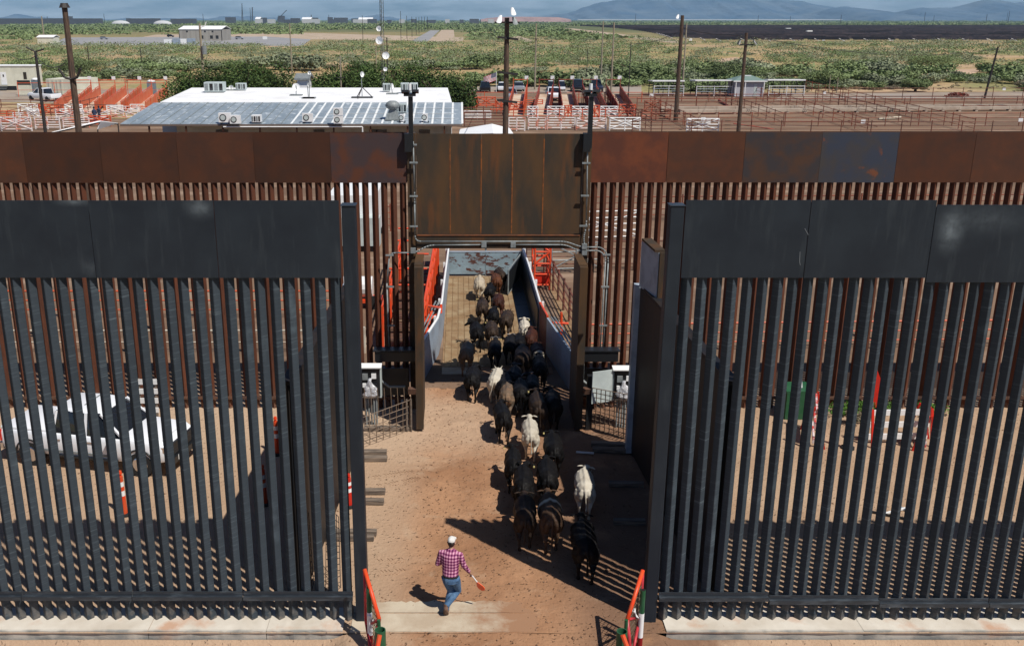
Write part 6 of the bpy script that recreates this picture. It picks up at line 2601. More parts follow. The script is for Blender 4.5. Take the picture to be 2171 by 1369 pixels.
def ramp(px0, py0, px1, py1, ztop, w_, label, mp_, post_m, floor_m):
    """loading ramp between sheet sides, climbing away from the camera"""
    a, c_ = gp(px0, py0), at(px1, py1, 0.1 + gp(px0, py0).y + 20)
    c_ = Vector((xat(px1, a.y + 20, ztop), a.y + 20, 0))
    d = (c_ - a).normalized()
    sd_ = Vector((d.y, -d.x, 0))
    t = thing('loading_ramp', a, label, 'loading ramp', 'cattle loading ramps')
    up_ = Vector((0, 0, 1))
    b = MB()
    b.hexa([a - sd_ * w_ / 2, a + sd_ * w_ / 2, c_ + sd_ * w_ / 2 + up_ * (ztop - 1.7), c_ - sd_ * w_ / 2 + up_ * (ztop - 1.7)], [a - sd_ * w_ / 2 + up_ * .1, a + sd_ * w_ / 2 + up_ * .1, c_ + sd_ * w_ / 2 + up_ * (ztop - 1.6), c_ - sd_ * w_ / 2 + up_ * (ztop - 1.6)])
    b.build('floor', floor_m, t)
    for s in (-1, 1):
        b = MB()
        q = sd_ * (w_ / 2 + .06) * s
        b.prism([a + q + up_ * .15, c_ + q + up_ * (ztop - 1.7), c_ + q + up_ * (ztop - .4), a + q + up_ * 1.35], sd_ * .05)
        b.build('side_sheet', mp_, t)
        b = MB()
        b.tube(a + q + up_ * 1.45, c_ + q + up_ * (ztop - .25), .06, 5)
        b.build('hand_rail', post_m, t)
        for k in range(6):
            u = k / 5
            b = MB()
            p = a.lerp(c_, u) + q + sd_ * .08 * s
            b.tube(p, p + up_ * (1.45 + (ztop - 1.6) * u + (.9 if k == 5 else 0)), .055, 5)
            b.build('post', post_m, t)
    b = MB()
    b.tube(c_ - sd_ * w_ / 2 + up_ * (ztop + .5), c_ + sd_ * w_ / 2 + up_ * (ztop + .5), .06, 5)
    b.build('cross_bar', post_m, t)
    b = MB()
    b.box(c_ + sd_ * w_ / 2 + up_ * (ztop + .8), (.55, .06, .5))
    b.build('number_board', MW, t)
    return t


M['floor_tan'] = mat('tan_ramp_floor', (.42, .28, .19), (.55, .47, .38), scale=.6, rough=.9, coord='World')
M['orange_sheet'] = mat('faded_orange_sheet', (.66, .13, .05), (.66, .20, .10), scale=.9, rough=.6, coord='World')
M['maroon'] = mat('maroon_steel', (.34, .06, .035), (.17, .045, .03), scale=1, rough=.6, coord='World')
ll = ['leftmost orange loading ramp behind the thick pole', 'second orange loading ramp from the left', 'third orange loading ramp from the left', 'orange loading ramp nearest the left end of the office']
for i, (a, c_) in enumerate(((137, 176), (184, 227), (240, 282), (292, 337))):
    ramp(a, 240, c_, 180, 2.6, 2.0, ll[i], M['orange_sheet'], M['orange'], M['floor_tan'])
    0 and ramp(a - 22, 240, c_ - 20, 183, 2.5, 1.3, ['left twin of the leftmost orange ramp', 'left twin of the second orange ramp', 'left twin of the third orange ramp', 'left twin of the ramp nearest the office'][i], M['orange_sheet'], M['orange'], M['floor_tan'])
ll = ['maroon loading ramp right of the brown lamp pole, leftmost of the right row', 'maroon loading ramp, second of the right row', 'maroon loading ramp, third of the right row', 'maroon loading ramp, fourth of the right row', 'maroon loading ramp at the right end of the right row']
for i, (a, c_) in enumerate(((1093, 1103), (1148, 1158), (1208, 1200), (1268, 1250), (1325, 1300))):
    ramp(a, 246, c_, 185, 2.9, 1.8, ll[i], M['maroon'], M['maroon'] if i else M['orange'], M['floor_tan'])
gl = 0


def pg(px0, px1, pyb, pyt, m, label, cross=True, rails=5, dy=0.0, r=.06):
    a = gp(px0, pyb)
    c_ = Vector((xat(px1, a.y + dy), a.y + dy, 0))
    h = zat(pyt, a.y)
    return pipe_gate(a, c_, h, m, label, rails, cross, r)


PG = [
    (4, 68, 279, 249, MP, 'white pipe gate with crossed braces at the far left edge', True), (76, 128, 275, 249, MP, 'pink and white pipe gate right of the far left gate', False),
    (135, 190, 272, 250, MP, 'pink pipe gate just left of the thick pole base', False), (40, 82, 243, 221, MW, 'white pipe gate with a diagonal in the left pens, middle row', True),
    (178, 230, 257, 236, MP, 'white and pink gate beside the two standing people', True), (120, 178, 256, 232, MP, 'pinkish gate below the leftmost ramps', True),
    (236, 300, 252, 226, MP, 'pink gate with a brace left of the porch roof', True), (60, 84, 252, 232, MW, 'small white gate turned in the left pens', True),
    (984, 1072, 270, 238, MBr, 'brown pipe gate left of the brown lamp pole', False), (1078, 1112, 279, 250, MP, 'white gate just right of the brown lamp pole', False),
    (1120, 1156, 276, 250, MP, 'pink and white gate, second right of the lamp pole', False), (1160, 1218, 276, 250, MP, 'wide pink gate, third right of the lamp pole', False),
    (1222, 1284, 277, 251, MP, 'pink gate with crossed braces beside the black mast', True), (1292, 1356, 278, 250, MW, 'white gate with crossed braces, last before the brown pens', True),
    (1118, 1140, 250, 226, MW, 'upright white gate at the foot of the second right ramp', True), (1160, 1196, 250, 226, MW, 'white gate pair at the foot of the third right ramp', True),
    (1212, 1246, 250, 226, MW, 'white gate at the foot of the fourth right ramp', True), (1272, 1308, 250, 226, MW, 'white gate at the foot of the last right ramp', True),
    (1455, 1522, 281, 252, MW, 'white gate with a brace alone in the brown right pens', True),
    (84, 108, 244, 222, MO, 'orange pipe gate in the middle of the left pens', True), (108, 136, 244, 224, MO, 'orange pipe gate just left of the leftmost ramp', False),
    (0, 34, 262, 236, MO, 'orange pipe gate at the far left edge above the white one', False), (30, 60, 262, 240, MP, 'pinkish gate above the far left white gate', False),
    (190, 236, 268, 246, MO, 'orange gate behind the white canopy on the left', True), (300, 340, 246, 226, MO, 'orange gate at the left end of the porch roof', False),
    (140, 176, 244, 222, MW, 'white gate at the foot of the leftmost ramp', True), (228, 262, 246, 224, MW, 'white gate at the foot of the third left ramp', False),
    (278, 306, 242, 222, MW, 'white gate at the foot of the ramp nearest the office', False), (975, 1010, 232, 208, MO, 'orange pipe gate right behind the office end', True),
    (1012, 1050, 228, 206, MO, 'orange pipe gate above the right canopy', True), (1052, 1072, 242, 214, MO, 'orange gate hard against the brown lamp pole', True),
    (1080, 1108, 240, 216, MO, 'orange gate right of the brown lamp pole, middle row', True), (1112, 1150, 232, 212, MO, 'orange gate over the second right ramp', False),
    (1196, 1212, 250, 224, MO, 'narrow orange gate between the third and fourth right ramps', True), (1250, 1270, 252, 224, MO, 'narrow orange gate beside the black mast', True),
    (1312, 1346, 250, 222, MO, 'orange gate at the last right ramp', True), (1360, 1420, 256, 232, MR, 'rusty gate right of the last white gate', True),
    (1366, 1400, 236, 214, MR, 'rusty gate beyond the last ramp', True), (984, 1040, 254, 236, MW, 'white rail panel right of the office', False),
]
for g_ in PG:
    pg(g_[0], g_[1], g_[2], g_[3], g_[4], g_[5], g_[6])
# brown pipe runs across the pens
def pf(px0, px1, pyb, pyt, m, label, rails=3, step=3.0, dy=0.0, r=.04):
    a = gp(px0, pyb)
    c_ = Vector((xat(px1, a.y + dy), a.y + dy, 0))
    return pipe_fence([a, c_], zat(pyt, a.y), rails, m, label, step, r)


pf(1340, 2230, 281, 256, MBr, 'nearest long brown pipe fence of the right pens, just over the rusty plates', 3, 3.2, -1.5)
pf(1380, 2230, 268, 240, MR, 'second long rusty pipe fence of the right pens', 3, 4)
pf(1350, 2230, 232, 209, MR, 'rusty pipe fence behind the long feed bunks', 3, 4)
pf(1400, 2230, 226, 205, MBr, 'brown pipe fence close behind the feed bunk fence', 2, 5)
pf(1785, 2230, 212, 187, MBr, 'tall brown pipe fence along the pale road at the far right', 3, 4.5)
pf(1330, 1790, 215, 200, MR, 'rusty pipe fence in front of the shade sheds', 3, 4)
pf(-60, 250, 243, 222, MBr, 'brown pipe fence across the left pens', 3, 4)
pf(-60, 150, 256, 238, MR, 'rusty pipe fence in the left pens, lower one', 4, 3)
pf(-60, 130, 228, 212, MBr, 'brown pipe fence in front of the white trailer', 2, 4)
pf(975, 1075, 256, 228, MBr, 'brown pipe fence beside the right end of the office', 5, 3)
pf(960, 1360, 218, 196, MO, 'orange top rail line behind the right ramps', 2, 5)
pf(960, 1090, 240, 222, MO, 'orange pipe fence between the office and the lamp pole', 3, 3)
pf(1040, 1380, 252, 232, MO, 'orange pipe fence crossing behind the white gates', 3, 3)
pf(40, 350, 206, 176, MO, 'thin orange rail high above the left ramps', 2, 6)
# fences running away from the camera
for i, (px, p0, p1) in enumerate(((1380, 281, 215), (1478, 281, 226), (1660, 268, 212), (1838, 282, 190), (1930, 268, 212), (2064, 282, 190), (1352, 268, 214), (20, 262, 220), (110, 258, 224))):
    a, c_ = gp(px, p0), gp(px + (30 if px > 973 else -20) * -.2, p1)
    c_.x = a.x + (c_.x - a.x) * .15 + (0)
    pipe_fence([a, c_], 1.5, 3, MR if i % 2 else MBr, ['rusty cross fence left of the tall dark pole', 'brown cross fence behind the lone white gate', 'rusty cross fence right of the floodlight pole', 'brown cross fence right of the small shed', 'rusty cross fence at the right, before the dark heap', 'brown cross fence near the right edge', 'rusty cross fence by the last ramp', 'brown cross fence at the far left', 'rusty cross fence left of the thick pole'][i], 4)
# slanting maroon beam and stacked pipe in the right pens
for (a, c_, lab, r, m) in ((at(1524, 213, 150), gp(1565, 238), 'slanting maroon pipe arm left of the floodlight pole', .16, M['maroon']), (at(1863, 252, 122), at(1910, 250, 122), 'horizontal buff pipe propped near the fence right of centre', .17, M['beige']), (at(1555, 262, 112), at(1640, 274, 112), 'thin slanting maroon rail low in the right pens', .06, M['maroon']), (at(1798, 256, 113), at(1860, 268, 113), 'thin slanting brown rail right of the floodlight pole', .06, M['pipe_brown'])):
    b = MB()
    b.tube(a, c_, r, 8)
    tag(b.build('propped_pipe', m), lab, 'pipe')
# numbered boards on the fences
for (px, py, y) in ((1502, 258, 112), (1491, 253, 112), (1748, 197, 160), (1830, 258, 112), (2129, 189, 160), (2164, 255, 112), (1381, 202, 150)):
    b = MB()
    b.box(at(px, py, y), (.5, .05, .42))
    tag(b.build('number_board', MW), 'small white number board fixed to a pipe fence of the right pens', 'board', 'number boards on the pens')
# feed bunks
for i, (px0, px1, py, lab) in enumerate(((1400, 2240, 236, 'long pale concrete feed bunk, farther one'), (1440, 2240, 243, 'long pale concrete feed bunk, nearer one'))):
    a = gp(px0, py)
    b_ = gp(px1, py - (6 if i == 0 else 9))
    t = thing('feed_bunk', a, lab, 'feed bunk', 'concrete feed bunks')
    n = 22
    for k in range(n):
        p, q = a.lerp(b_, k / n), a.lerp(b_, (k + .985) / n)
        b = MB()
        b.beam(p + Vector((0, 0, .42)), q + Vector((0, 0, .42)), .8, .34)
        b.build('bunk_section', M['bunk'] if 'bunk' in M else M['beige'], t)
        b = MB()
        b.box(p + Vector((.2, 0, .12)), (.35, .7, .24))
        b.build('foot_block', M['bunk'] if 'bunk' in M else M['beige'], t)


def canopy(pts, zs, label, posts=True):
    """pts: ridge a, ridge b and four eaves"""
    t = thing('shade_canopy', (pts[0][0], pts[0][1], 0), label, 'canopy', 'white shade canopies')
    ra_, rb2, e = Vector(pts[0]), Vector(pts[1]), [Vector(p) for p in pts[2:]]
    for quad in ((e[0], e[1], rb2, ra_), (e[3], e[2], rb2, ra_)):
        b = MB()
        b.prism([quad[0], quad[1], quad[2], quad[3]], (0, 0, .05))
        b.build('roof_sheet', M['roofwhite'], t)
    for p in e:
        b = MB()
        b.tube((p.x, p.y, 0), (p.x, p.y, p.z), .06, 6)
        b.build('post', M['pole_dark'], t)
        b = MB()
        b.tube((p.x, p.y, p.z - .08), (ra_.x, ra_.y, ra_.z - .1), .05, 5)
        b.build('rafter', M['pole_dark'], t)
    return t


def cz(px, py, z):
    return gp(px, py, z)


canopy([cz(211, 257, 3.0), cz(214, 258, 3.0), cz(110, 281, 2.4), cz(170, 270, 2.6), cz(250, 262, 2.5), cz(207, 275, 2.3)], None, 'white pitched canopy left of the porch roof, behind the thick pole')
canopy([cz(1043, 264, 3.0), cz(1046, 284, 2.9), cz(975, 275, 2.4), cz(973, 286, 2.3), cz(1088, 284, 2.3), cz(1080, 273, 2.4)], None, 'white pitched canopy between the office and the brown lamp pole')


# ------------------------------------------------------------------ sheds, trailers, containers
def shade_shed(px0, px1, pyr, pyb, label):
    a = gp(px0, pyb)
    c_ = Vector((xat(px1, a.y), a.y, 0))
    z = zat(pyr, a.y)
    t = thing('shade_shed', ((a.x + c_.x) / 2, a.y, 0), label, 'shade shed', 'open shade sheds')
    b = MB()
    b.hexa([(a.x, a.y, z - .1), (c_.x, a.y, z - .1), (c_.x, a.y + 4, z - .25), (a.x, a.y + 4, z - .25)], [(a.x, a.y, z + .08), (c_.x, a.y, z + .08), (c_.x, a.y + 4, z - .1), (a.x, a.y + 4, z - .1)])
    b.build('roof', M['roofwhite'], t)
    n = 4
    for k in range(n):
        for yy in (.15, 3.85):
            x = a.x + .2 + (c_.x - a.x - .4) * k / (n - 1)
            b = MB()
            b.tube((x, a.y + yy, 0), (x, a.y + yy, z - .15), .07, 6)
            b.build('post', M['pole_dark'], t)
    for z_ in (.4, .8, 1.2, 1.6):
        b = MB()
        b.tube((a.x + .2, a.y - .4, z_), (c_.x - .2, a.y - .4, z_), .04, 5)
        b.build('rail', M['bluewall'] if z_ < 1.5 else MW, t)
    for k in range(3):
        x = a.x + .2 + (c_.x - a.x - .4) * k / 2
        b = MB()
        b.tube((x, a.y - .4, 0), (x, a.y - .4, 1.7), .06, 5)
        b.build('rail_post', MW, t)
    return t


shade_shed(1382, 1450, 172, 204, 'left open shade shed with a thin white roof, over white pipe rails')
shade_shed(1472, 1552, 171, 205, 'middle open shade shed joined to the small grey shed')
shade_shed(1625, 1705, 170, 204, 'right open shade shed with a thin white roof, right of the grey shed')
a = gp(1556, 206)
wx = xat(1618, a.y) - a.x
t = thing('small_shed', (a.x + wx / 2, a.y + 2, 0), 'small pale grey shed with a hipped green roof between the shade sheds', 'shed')
b = MB()
rect(b, a.x, a.x + wx, a.y, a.y + 4.2, 0, 2.5)
b.build('wall', M['shedgrey'] if 'shedgrey' in M else M['panelgrey'], t)
b = MB()
e = .35
cxm, cym = a.x + wx / 2, a.y + 2.1
b.add([(a.x - e, a.y - e, 2.5), (a.x + wx + e, a.y - e, 2.5), (a.x + wx + e, a.y + 4.2 + e, 2.5), (a.x - e, a.y + 4.2 + e, 2.5), (cxm - .7, cym, 3.3), (cxm + .7, cym, 3.3)],
      [(0, 1, 5, 4), (1, 2, 5), (2, 3, 4, 5), (3, 0, 4), (3, 2, 1, 0)])
b.build('roof', M['greenroof'] if 'greenroof' in M else M['green'], t)
b = MB()
b.box((cxm - .2, cym - .3, 3.22), (1.6, .5, .12))
b.build('skylight', MW, t)
b = MB()
rect(b, a.x - e, a.x + wx + e, a.y - e - .05, a.y - e - .01, 2.38, 2.56)
b.build('fascia', MW, t)
for x in (a.x + .1, a.x + 1.6, a.x + wx - .1):
    b = MB()
    rect(b, x - .06, x + .06, a.y - e, a.y - e + .12, 0, 2.4)
    b.build('porch_post', MW, t)
b = MB()
rect(b, a.x + wx * .66, a.x + wx * .66 + .5, a.y - .02, a.y + .01, .1, 2.0)
b.build('door', M['panelgrey'], t)
b = MB()
rect(b, a.x + wx * .74, a.x + wx * .74 + .07, a.y - .035, a.y - .022, .9, 1.4)
b.build('door_handle', M['black'], t)
# office trailer far left
a, c_ = gp(-60, 192), gp(80, 189)
y = a.y
xb = xat(77, y)
t = thing('office_trailer', ((a.x + xb) / 2, y + 1.5, 0), 'cream office trailer with a small window and door at the far left edge', 'trailer')
b = MB()
rect(b, a.x, xb, y, y + 3.2, .75, 4.1)
b.build('wall', M['cream_wall'] if 'cream_wall' in M else M['white'], t)
b = MB()
rect(b, a.x - .1, xb + .1, y - .12, y + 3.3, 4.1, 4.25)
b.build('roof', M['roofwhite'], t)
b = MB()
rect(b, a.x + .2, xb - .2, y + .1, y + 3.0, .05, .74)
b.build('skirt', M['black'], t)
x = xat(53, y, 2.5)
b = MB()
rect(b, x - .28, x + .28, y - .03, y - .005, 1.9, 3.1)
b.build('window', M['glass'], t)
x = xat(8, y, 2.0)
b = MB()
rect(b, x - .5, x + .5, y - .03, y - .005, .95, 3.1)
dr = b.build('door', MW, t)
b = MB()
rect(b, x - .12, x + .12, y - .045, y - .032, 2.3, 2.7)
b.build('door_window', M['glass'], t)
for zz in (.3, .6, .9):
    b = MB()
    b.box((x, y - 1.2 + zz, zz), (1.3, .35, .06))
    b.build('step', M['galv'], t)
p = gp(51, 203)
t = thing('generator', p, 'cream generator box with a dark screen on top in front of the office trailer', 'generator')
b = MB()
b.box(p + Vector((0, .5, .85)), (2.0, 1.1, 1.5))
b.build('housing', M['cream_wall'] if 'cream_wall' in M else MW, t)
b = MB()
b.box(p + Vector((0, .5, 2.0)), (2.1, .1, .8), rx=.3)
b.build('screen', M['glass'], t)
for dx in (-.6, .6):
    b = MB()
    b.tube(p + Vector((dx, 0, .2)), p + Vector((dx, .2, .2)), .22, 10)
    b.build('wheel', M['tyre'], t)


def toilet(px, py, label):
    p = gp(px, py)
    t = thing('portable_toilet', p, label, 'portable toilet', 'portable toilets')
    b = MB()
    b.box(p + Vector((0, .6, 1.15)), (1.15, 1.15, 2.2))
    b.build('cabin', M['toilet'] if 'toilet' in M else M['panelgrey'], t)
    b = MB()
    b.loft([(p + Vector((0, .6, 2.26)), .66, .66, (1, 0, 0), (0, 1, 0)), (p + Vector((0, .6, 2.45)), .6, .6, (1, 0, 0), (0, 1, 0)), (p + Vector((0, .6, 2.6)), .3, .3, (1, 0, 0), (0, 1, 0))])
    b.build('roof', MW, t, smooth=True)
    b = MB()
    b.box(p + Vector((.1, .01, 1.1)), (.75, .03, 1.9))
    b.build('door', M['galv'], t)


toilet(76, 200, 'grey portable toilet with a white top beside the office trailer')
toilet(321, 205, 'grey portable toilet with a white top above the right left-hand ramp')
# shipping container
a = gp(106, 203)
t = thing('shipping_container', a, 'cream shipping container with ribbed doors behind the leftmost ramps', 'shipping container', rz=-.25)
b = MB()
b.box((2.2, 3.2, 1.35), (5.6, 6.0, 2.6))
b.build('body', M['cream_wall'] if 'cream_wall' in M else MW, t, local=True)
for k in range(4):
    b = MB()
    b.box((-.1 + k * .75, .18, 1.35), (.66, .04, 2.3))
    b.build('door_panel', M['cream_wall'] if 'cream_wall' in M else MW, t, local=True)
    b = MB()
    b.tube((-.1 + k * .75, .12, .2), (-.1 + k * .75, .12, 2.5), .03, 5)
    b.build('lock_bar', M['galv'], t, local=True)
# two people by the gate
def far_person(px, py, label, shirt, s=1.0):
    p = gp(px, py)
    t = thing('person', p, label, 'person', 'people standing in the left pens')
    X, Y = (1, 0, 0), (0, 1, 0)
    b = MB()
    for sx in (-.1, .1):
        b.limb([((sx, 0, .02), .07), ((sx, .02, .45), .08), ((sx * .9, 0, .9), .11)])
    b.loft([((0, 0, .82), .17, .12, X, Y), ((0, 0, 1.1), .19, .13, X, Y), ((0, 0, 1.4), .23, .13, X, Y), ((0, 0, 1.52), .10, .08, X, Y), ((0, 0, 1.56), .06, .06, X, Y), ((0, 0, 1.62), .09, .10, X, Y), ((0, 0, 1.76), .09, .11, X, Y), ((0, 0, 1.83), .04, .05, X, Y)])
    for sx in (-1, 1):
        b.limb([((sx * .2, 0, 1.42), .07), ((sx * .27, .02, 1.15), .055), ((sx * .24, .12, .92), .04)])
    o = b.build('body', M['denim_dark'], None, local=True)
    me = voxel(o, .03, 2)
    me.materials.clear()
    me.materials.append(shirt)
    o = bpy.data.objects.new('body', me)
    C.objects.link(o)
    o.parent = t
    b = MB()
    b.loft([((0, 0, 1.70), .115, .13, X, Y), ((0, 0, 1.80), .11, .12, X, Y), ((0, 0, 1.86), .05, .06, X, Y)])
    b.build('hat', M['black'], t, local=True, smooth=True)


M['denim_dark'] = mat('dark_blue_clothes', (.03, .05, .11), (.05, .06, .10), rough=.9)
M['dark_clothes'] = mat('black_and_blue_clothes', (.012, .012, .02), (.05, .07, .13), scale=3, rough=.9)
far_person(202, 259, 'person in blue standing at the pink gate beside the thick pole, left one of two', M['denim_dark'])
far_person(212, 257, 'person in dark clothes standing at the pink gate, right one of two', M['dark_clothes'])
# flag on a short pole
fp = gp(1052, 196)
t = thing('flagpole', fp, 'short pale pole flying a striped flag to the left', 'flagpole')
b = MB()
b.tube(fp, fp + Vector((0, 0, 3.4)), .05, 6)
b.build('pole', MW, t)
fl_ = thing('flag', fp + Vector((0, 0, 1.6)), 'red and white striped flag with a dark blue starred corner flying left', 'flag')
fw, fh = 2.3, 1.35
M['flagblue'] = mat('navy_cloth', (.02, .025, .10), rough=.8)
M['flagred'] = mat('red_cloth', (.45, .03, .05), rough=.8)


def fpt(u, v):
    return fp + Vector((-.05 - fw * u * .93, .18 * math.sin(u * 7) * u, 3.3 - fh * v - .75 * u))


for k in range(13):
    b = MB()
    n = 10
    for i in range(n):
        u0, u1 = i / n, (i + 1) / n
        if k < 7 and u1 <= .42:
            continue
        q = [fpt(u0, k / 13), fpt(u1, k / 13), fpt(u1, (k + 1) / 13), fpt(u0, (k + 1) / 13)]
        b.prism(q, (0, .012, 0))
    if b.v:
        b.build('stripe', M['flagred'] if k % 2 == 0 else MW, fl_)
b = MB()
for i in range(4):
    u0, u1 = i / 10, (i + 1) / 10
    b.prism([fpt(u0, 0), fpt(u1, 0), fpt(u1, 7 / 13), fpt(u0, 7 / 13)], (0, .012, 0))
b.build('canton', M['flagblue'], fl_)
for r_ in range(4):
    for q in range(5):
        b = MB()
        c = fpt(.04 + q * .08, .06 + r_ * .125) + Vector((0, -.012, 0))
        b.box(c, (.07, .012, .07), ry=.78)
        b.build('star', MW, fl_)
# ------------------------------------------------------------------ far buildings and works
def simple_box(name, label, cat, px0, px1, pyb, pyt, depth, m, roof=None, group=None, y=None, roofm=None):
    y = y or H / math.tan(ang(pyb))
    x0, x1 = xat(px0, y), xat(px1, y)
    z = zat(pyt, y)
    t = thing(name, ((x0 + x1) / 2, y, 0), label, cat, group)
    b = MB()
    rect(b, x0, x1, y, y + depth, -.5, z)
    b.build('wall', m, t)
    if roof:
        b = MB()
        b.prism([(x0 - .3, y - .3, z), (x1 + .3, y - .3, z), (x1 + .3, y + depth / 2, z + roof), (x0 - .3, y + depth / 2, z + roof)], (0, 0, .2))
        b.prism([(x0 - .3, y + depth + .3, z), (x1 + .3, y + depth + .3, z), (x1 + .3, y + depth / 2, z + roof), (x0 - .3, y + depth / 2, z + roof)], (0, 0, .2))
        b.build('roof', roofm or M['roofwhite'], t)
    return t, x0, x1, y, z


lotf = sheet('far_lot', [gp(100, 96), gp(640, 98), gp(660, 84), gp(560, 78), gp(140, 80)], .02, M['asphalt'])
sheet('far_lot_apron', [gp(300, 79.5), gp(980, 88), gp(985, 80), gp(640, 70), gp(330, 74)], .015, M['dirtroad'])
sheet('road', [gp(868, 90), gp(905, 90), gp(932, 65), gp(912, 65)], .03, M['asphalt'])
sheet('dirt_field', [gp(912, 91), gp(965, 91), gp(962, 64), gp(936, 64)], .02, M['dirtroad'])
sheet('dirt_road', [gp(1195, 61), gp(1215, 61), gp(1480, 92), gp(1430, 92), gp(1260, 72)], .02, M['dirtroad'])
sheet('dirt_bank', [gp(1045, 64), gp(1056, 62), gp(1135, 88), gp(1125, 94), gp(1080, 80)], .02, M['dirtroad'])
sheet('sand_patch', [gp(1700, 153), gp(1790, 150), gp(1830, 155), gp(1760, 161), gp(1700, 160)], .02, M['sand'] if 'sand' in M else M['dirtroad'])
sheet('sand_patch', [gp(1905, 155), gp(1990, 148), gp(2090, 146), gp(2060, 158), gp(2000, 163), gp(1930, 161)], .02, M['sand'] if 'sand' in M else M['dirtroad'])
sheet('sand_patch', [gp(1500, 128), gp(1560, 122), gp(1620, 132), gp(1560, 140)], .02, M['sand'] if 'sand' in M else M['dirtroad'])
M['taupe'] = mat('taupe_metal_wall', (.34, .32, .28), (.28, .26, .23), scale=.2, stretch=(3, 1, .2), rough=.6)
t, x0, x1, y, z = simple_box('metal_building', 'beige metal building with a pale roof and small windows on the grey lot', 'building', 381, 471, 87, 63, 24, M['taupe'], 1.8)
for px in (429, 449, 461):
    x = xat(px, y)
    b = MB()
    rect(b, x - .8, x + .8, y - .08, y - .02, 1.2, 3.0)
    b.build('window', M['glass'], t)
for px in (398, 436, 452):
    x = xat(px, y)
    b = MB()
    rect(b, x - .5, x + .5, y - .08, y - .02, 4.8, 5.6)
    b.build('vent', M['black'], t)
for x in (x0, x1):
    b = MB()
    rect(b, x - .2, x + .2, y - .12, y - .01, 0, z)
    b.build('corner_trim', M['pole_dark'], t)
for i, (px0, px1, pyb, pyt) in enumerate(((348, 364, 95, 84), (366, 382, 95, 82), (383, 396, 95, 83), (397, 412, 95, 82))):
    simple_box('tank_container', ['leftmost pale blue tank container in front of the beige building', 'second pale tank container from the left', 'third pale tank container from the left', 'rightmost pale tank container in front of the beige building'][i], 'tank container', px0, px1, pyb, pyt, 3, M['bluewall'] if i % 2 else MW, group='tank containers on the grey lot')
simple_box('storage_bin', 'white and cream storage bin far left below the distant pole', 'bin', 80, 114, 93, 80, 8, M['cream_wall'] if 'cream_wall' in M else MW, 1.0)
simple_box('white_tank', 'small white tank standing on the bare strip right of the grey lot', 'tank', 557, 565, 84, 78, 3, MW)
simple_box('low_trough', 'long low pale trough at the lower edge of the grey lot', 'trough', 235, 285, 96.5, 94.8, 2, MW)
# the works on the horizon
YW = 3300.0
M['works'] = mat('distant_dark_works', (.08, .085, .10), rough=.8)
M['works_pale'] = mat('distant_pale_works', (.5, .5, .5), rough=.8)
wk = [(135, 146, 35, 'small dark block on the left horizon'), (478, 495, 37, 'dark block of the works left of the tall masts'), (555, 562, 38, 'small dark tower of the works'), (590, 600, 34, 'dark crane base on the horizon'), (616, 633, 39, 'low dark sheds on the horizon'), (655, 672, 38, 'dark frame of the works'), (695, 703, 37, 'narrow dark tower of the works'), (708, 735, 38, 'dark cluster of the works left of the lattice mast'), (745, 760, 40, 'low dark block right of the cluster')]
for i, (a_, b__, py, lab) in enumerate(wk):
    simple_box('works_block', lab, 'industrial building', a_, b__, 44.5, py, 40, M['works'], group='works on the horizon', y=YW + 20 * i)
for i, (a_, b__, py, lab) in enumerate(((541, 552, 41, 'white pitched shed on the horizon, left one'), (640, 660, 41.5, 'long white shed on the horizon'), (760, 790, 42, 'low white shed on the horizon left of the lattice mast'))):
    simple_box('works_shed', lab, 'industrial building', a_, b__, 44.5, py, 40, M['works_pale'], 6, group='works on the horizon', y=YW - 100)
for i in range(16):                                # low roofs scattered along the horizon
    px = 565 + i * 31 + random.uniform(-8, 8)
    simple_box('horizon_roof', 'low dark roof scattered along the town horizon', 'building', px, px + random.uniform(8, 20), 44.5, random.uniform(40.5, 42.8), 30, M['works'] if i % 3 else M['works_pale'], group='low roofs on the horizon', y=YW - 300 + 20 * i)
# lattice derrick with a slanting jib
t = thing('crane', at(590, 44, YW), 'distant crane with a slanting jib on the horizon', 'crane')
b = MB()
b.tube(at(588, 42, YW), at(608, 22, YW), 1.1, 4)
b.build('jib', M['works'], t)
b = MB()
b.tube(at(590, 46, YW), at(590, 37, YW), 2.2, 4)
b.build('tower', M['works'], t)
for (px, py, r, lab) in ((513, 8, 1.2, 'tall thin mast on the horizon, left of the chimney'), (535, 16, 1.8, 'tall dark chimney on the horizon'), (660, 32, 1.4, 'slim dark mast left of the cluster')):
    b = MB()
    b.tube(at(px, 46, YW - 50), at(px, py, YW - 50), r, 6)
    tag(b.build('mast', M['works']), lab, 'mast')
# dark canopy roofs and pale domes
for i, (a_, b__, p0, p1, lab) in enumerate(((-40, 205, 39.6, 41.6, 'very long dark roof along the left horizon'), (268, 330, 39.6, 42.6, 'dark slab roof between the two pale domes'), (362, 408, 40.4, 42, 'dark low roof right of the second dome'))):
    simple_box('long_roof', lab, 'industrial building', a_, b__, p1, p0, 50, M['works'], group='long dark roofs', y=2700 + i * 60)
for (px, r, lab) in ((255, 20, 'left pale dome shed on the horizon'), (344, 20, 'right pale dome shed on the horizon')):
    y = 2600.0
    c = at(px, 43.5, y)
    c.z = 0
    rr = r * y / F
    b = MB()
    b.loft([(c + Vector((0, 0, zz)), rr * k, rr * k * .6, (1, 0, 0), (0, 1, 0)) for zz, k in ((-1, 1), (3, .94), (6, .8), (8.4, .55), (9.6, .25), (9.9, .05))])
    tag(b.build('dome_shed', M['works_pale'], smooth=True), lab, 'dome shed', 'dome sheds')
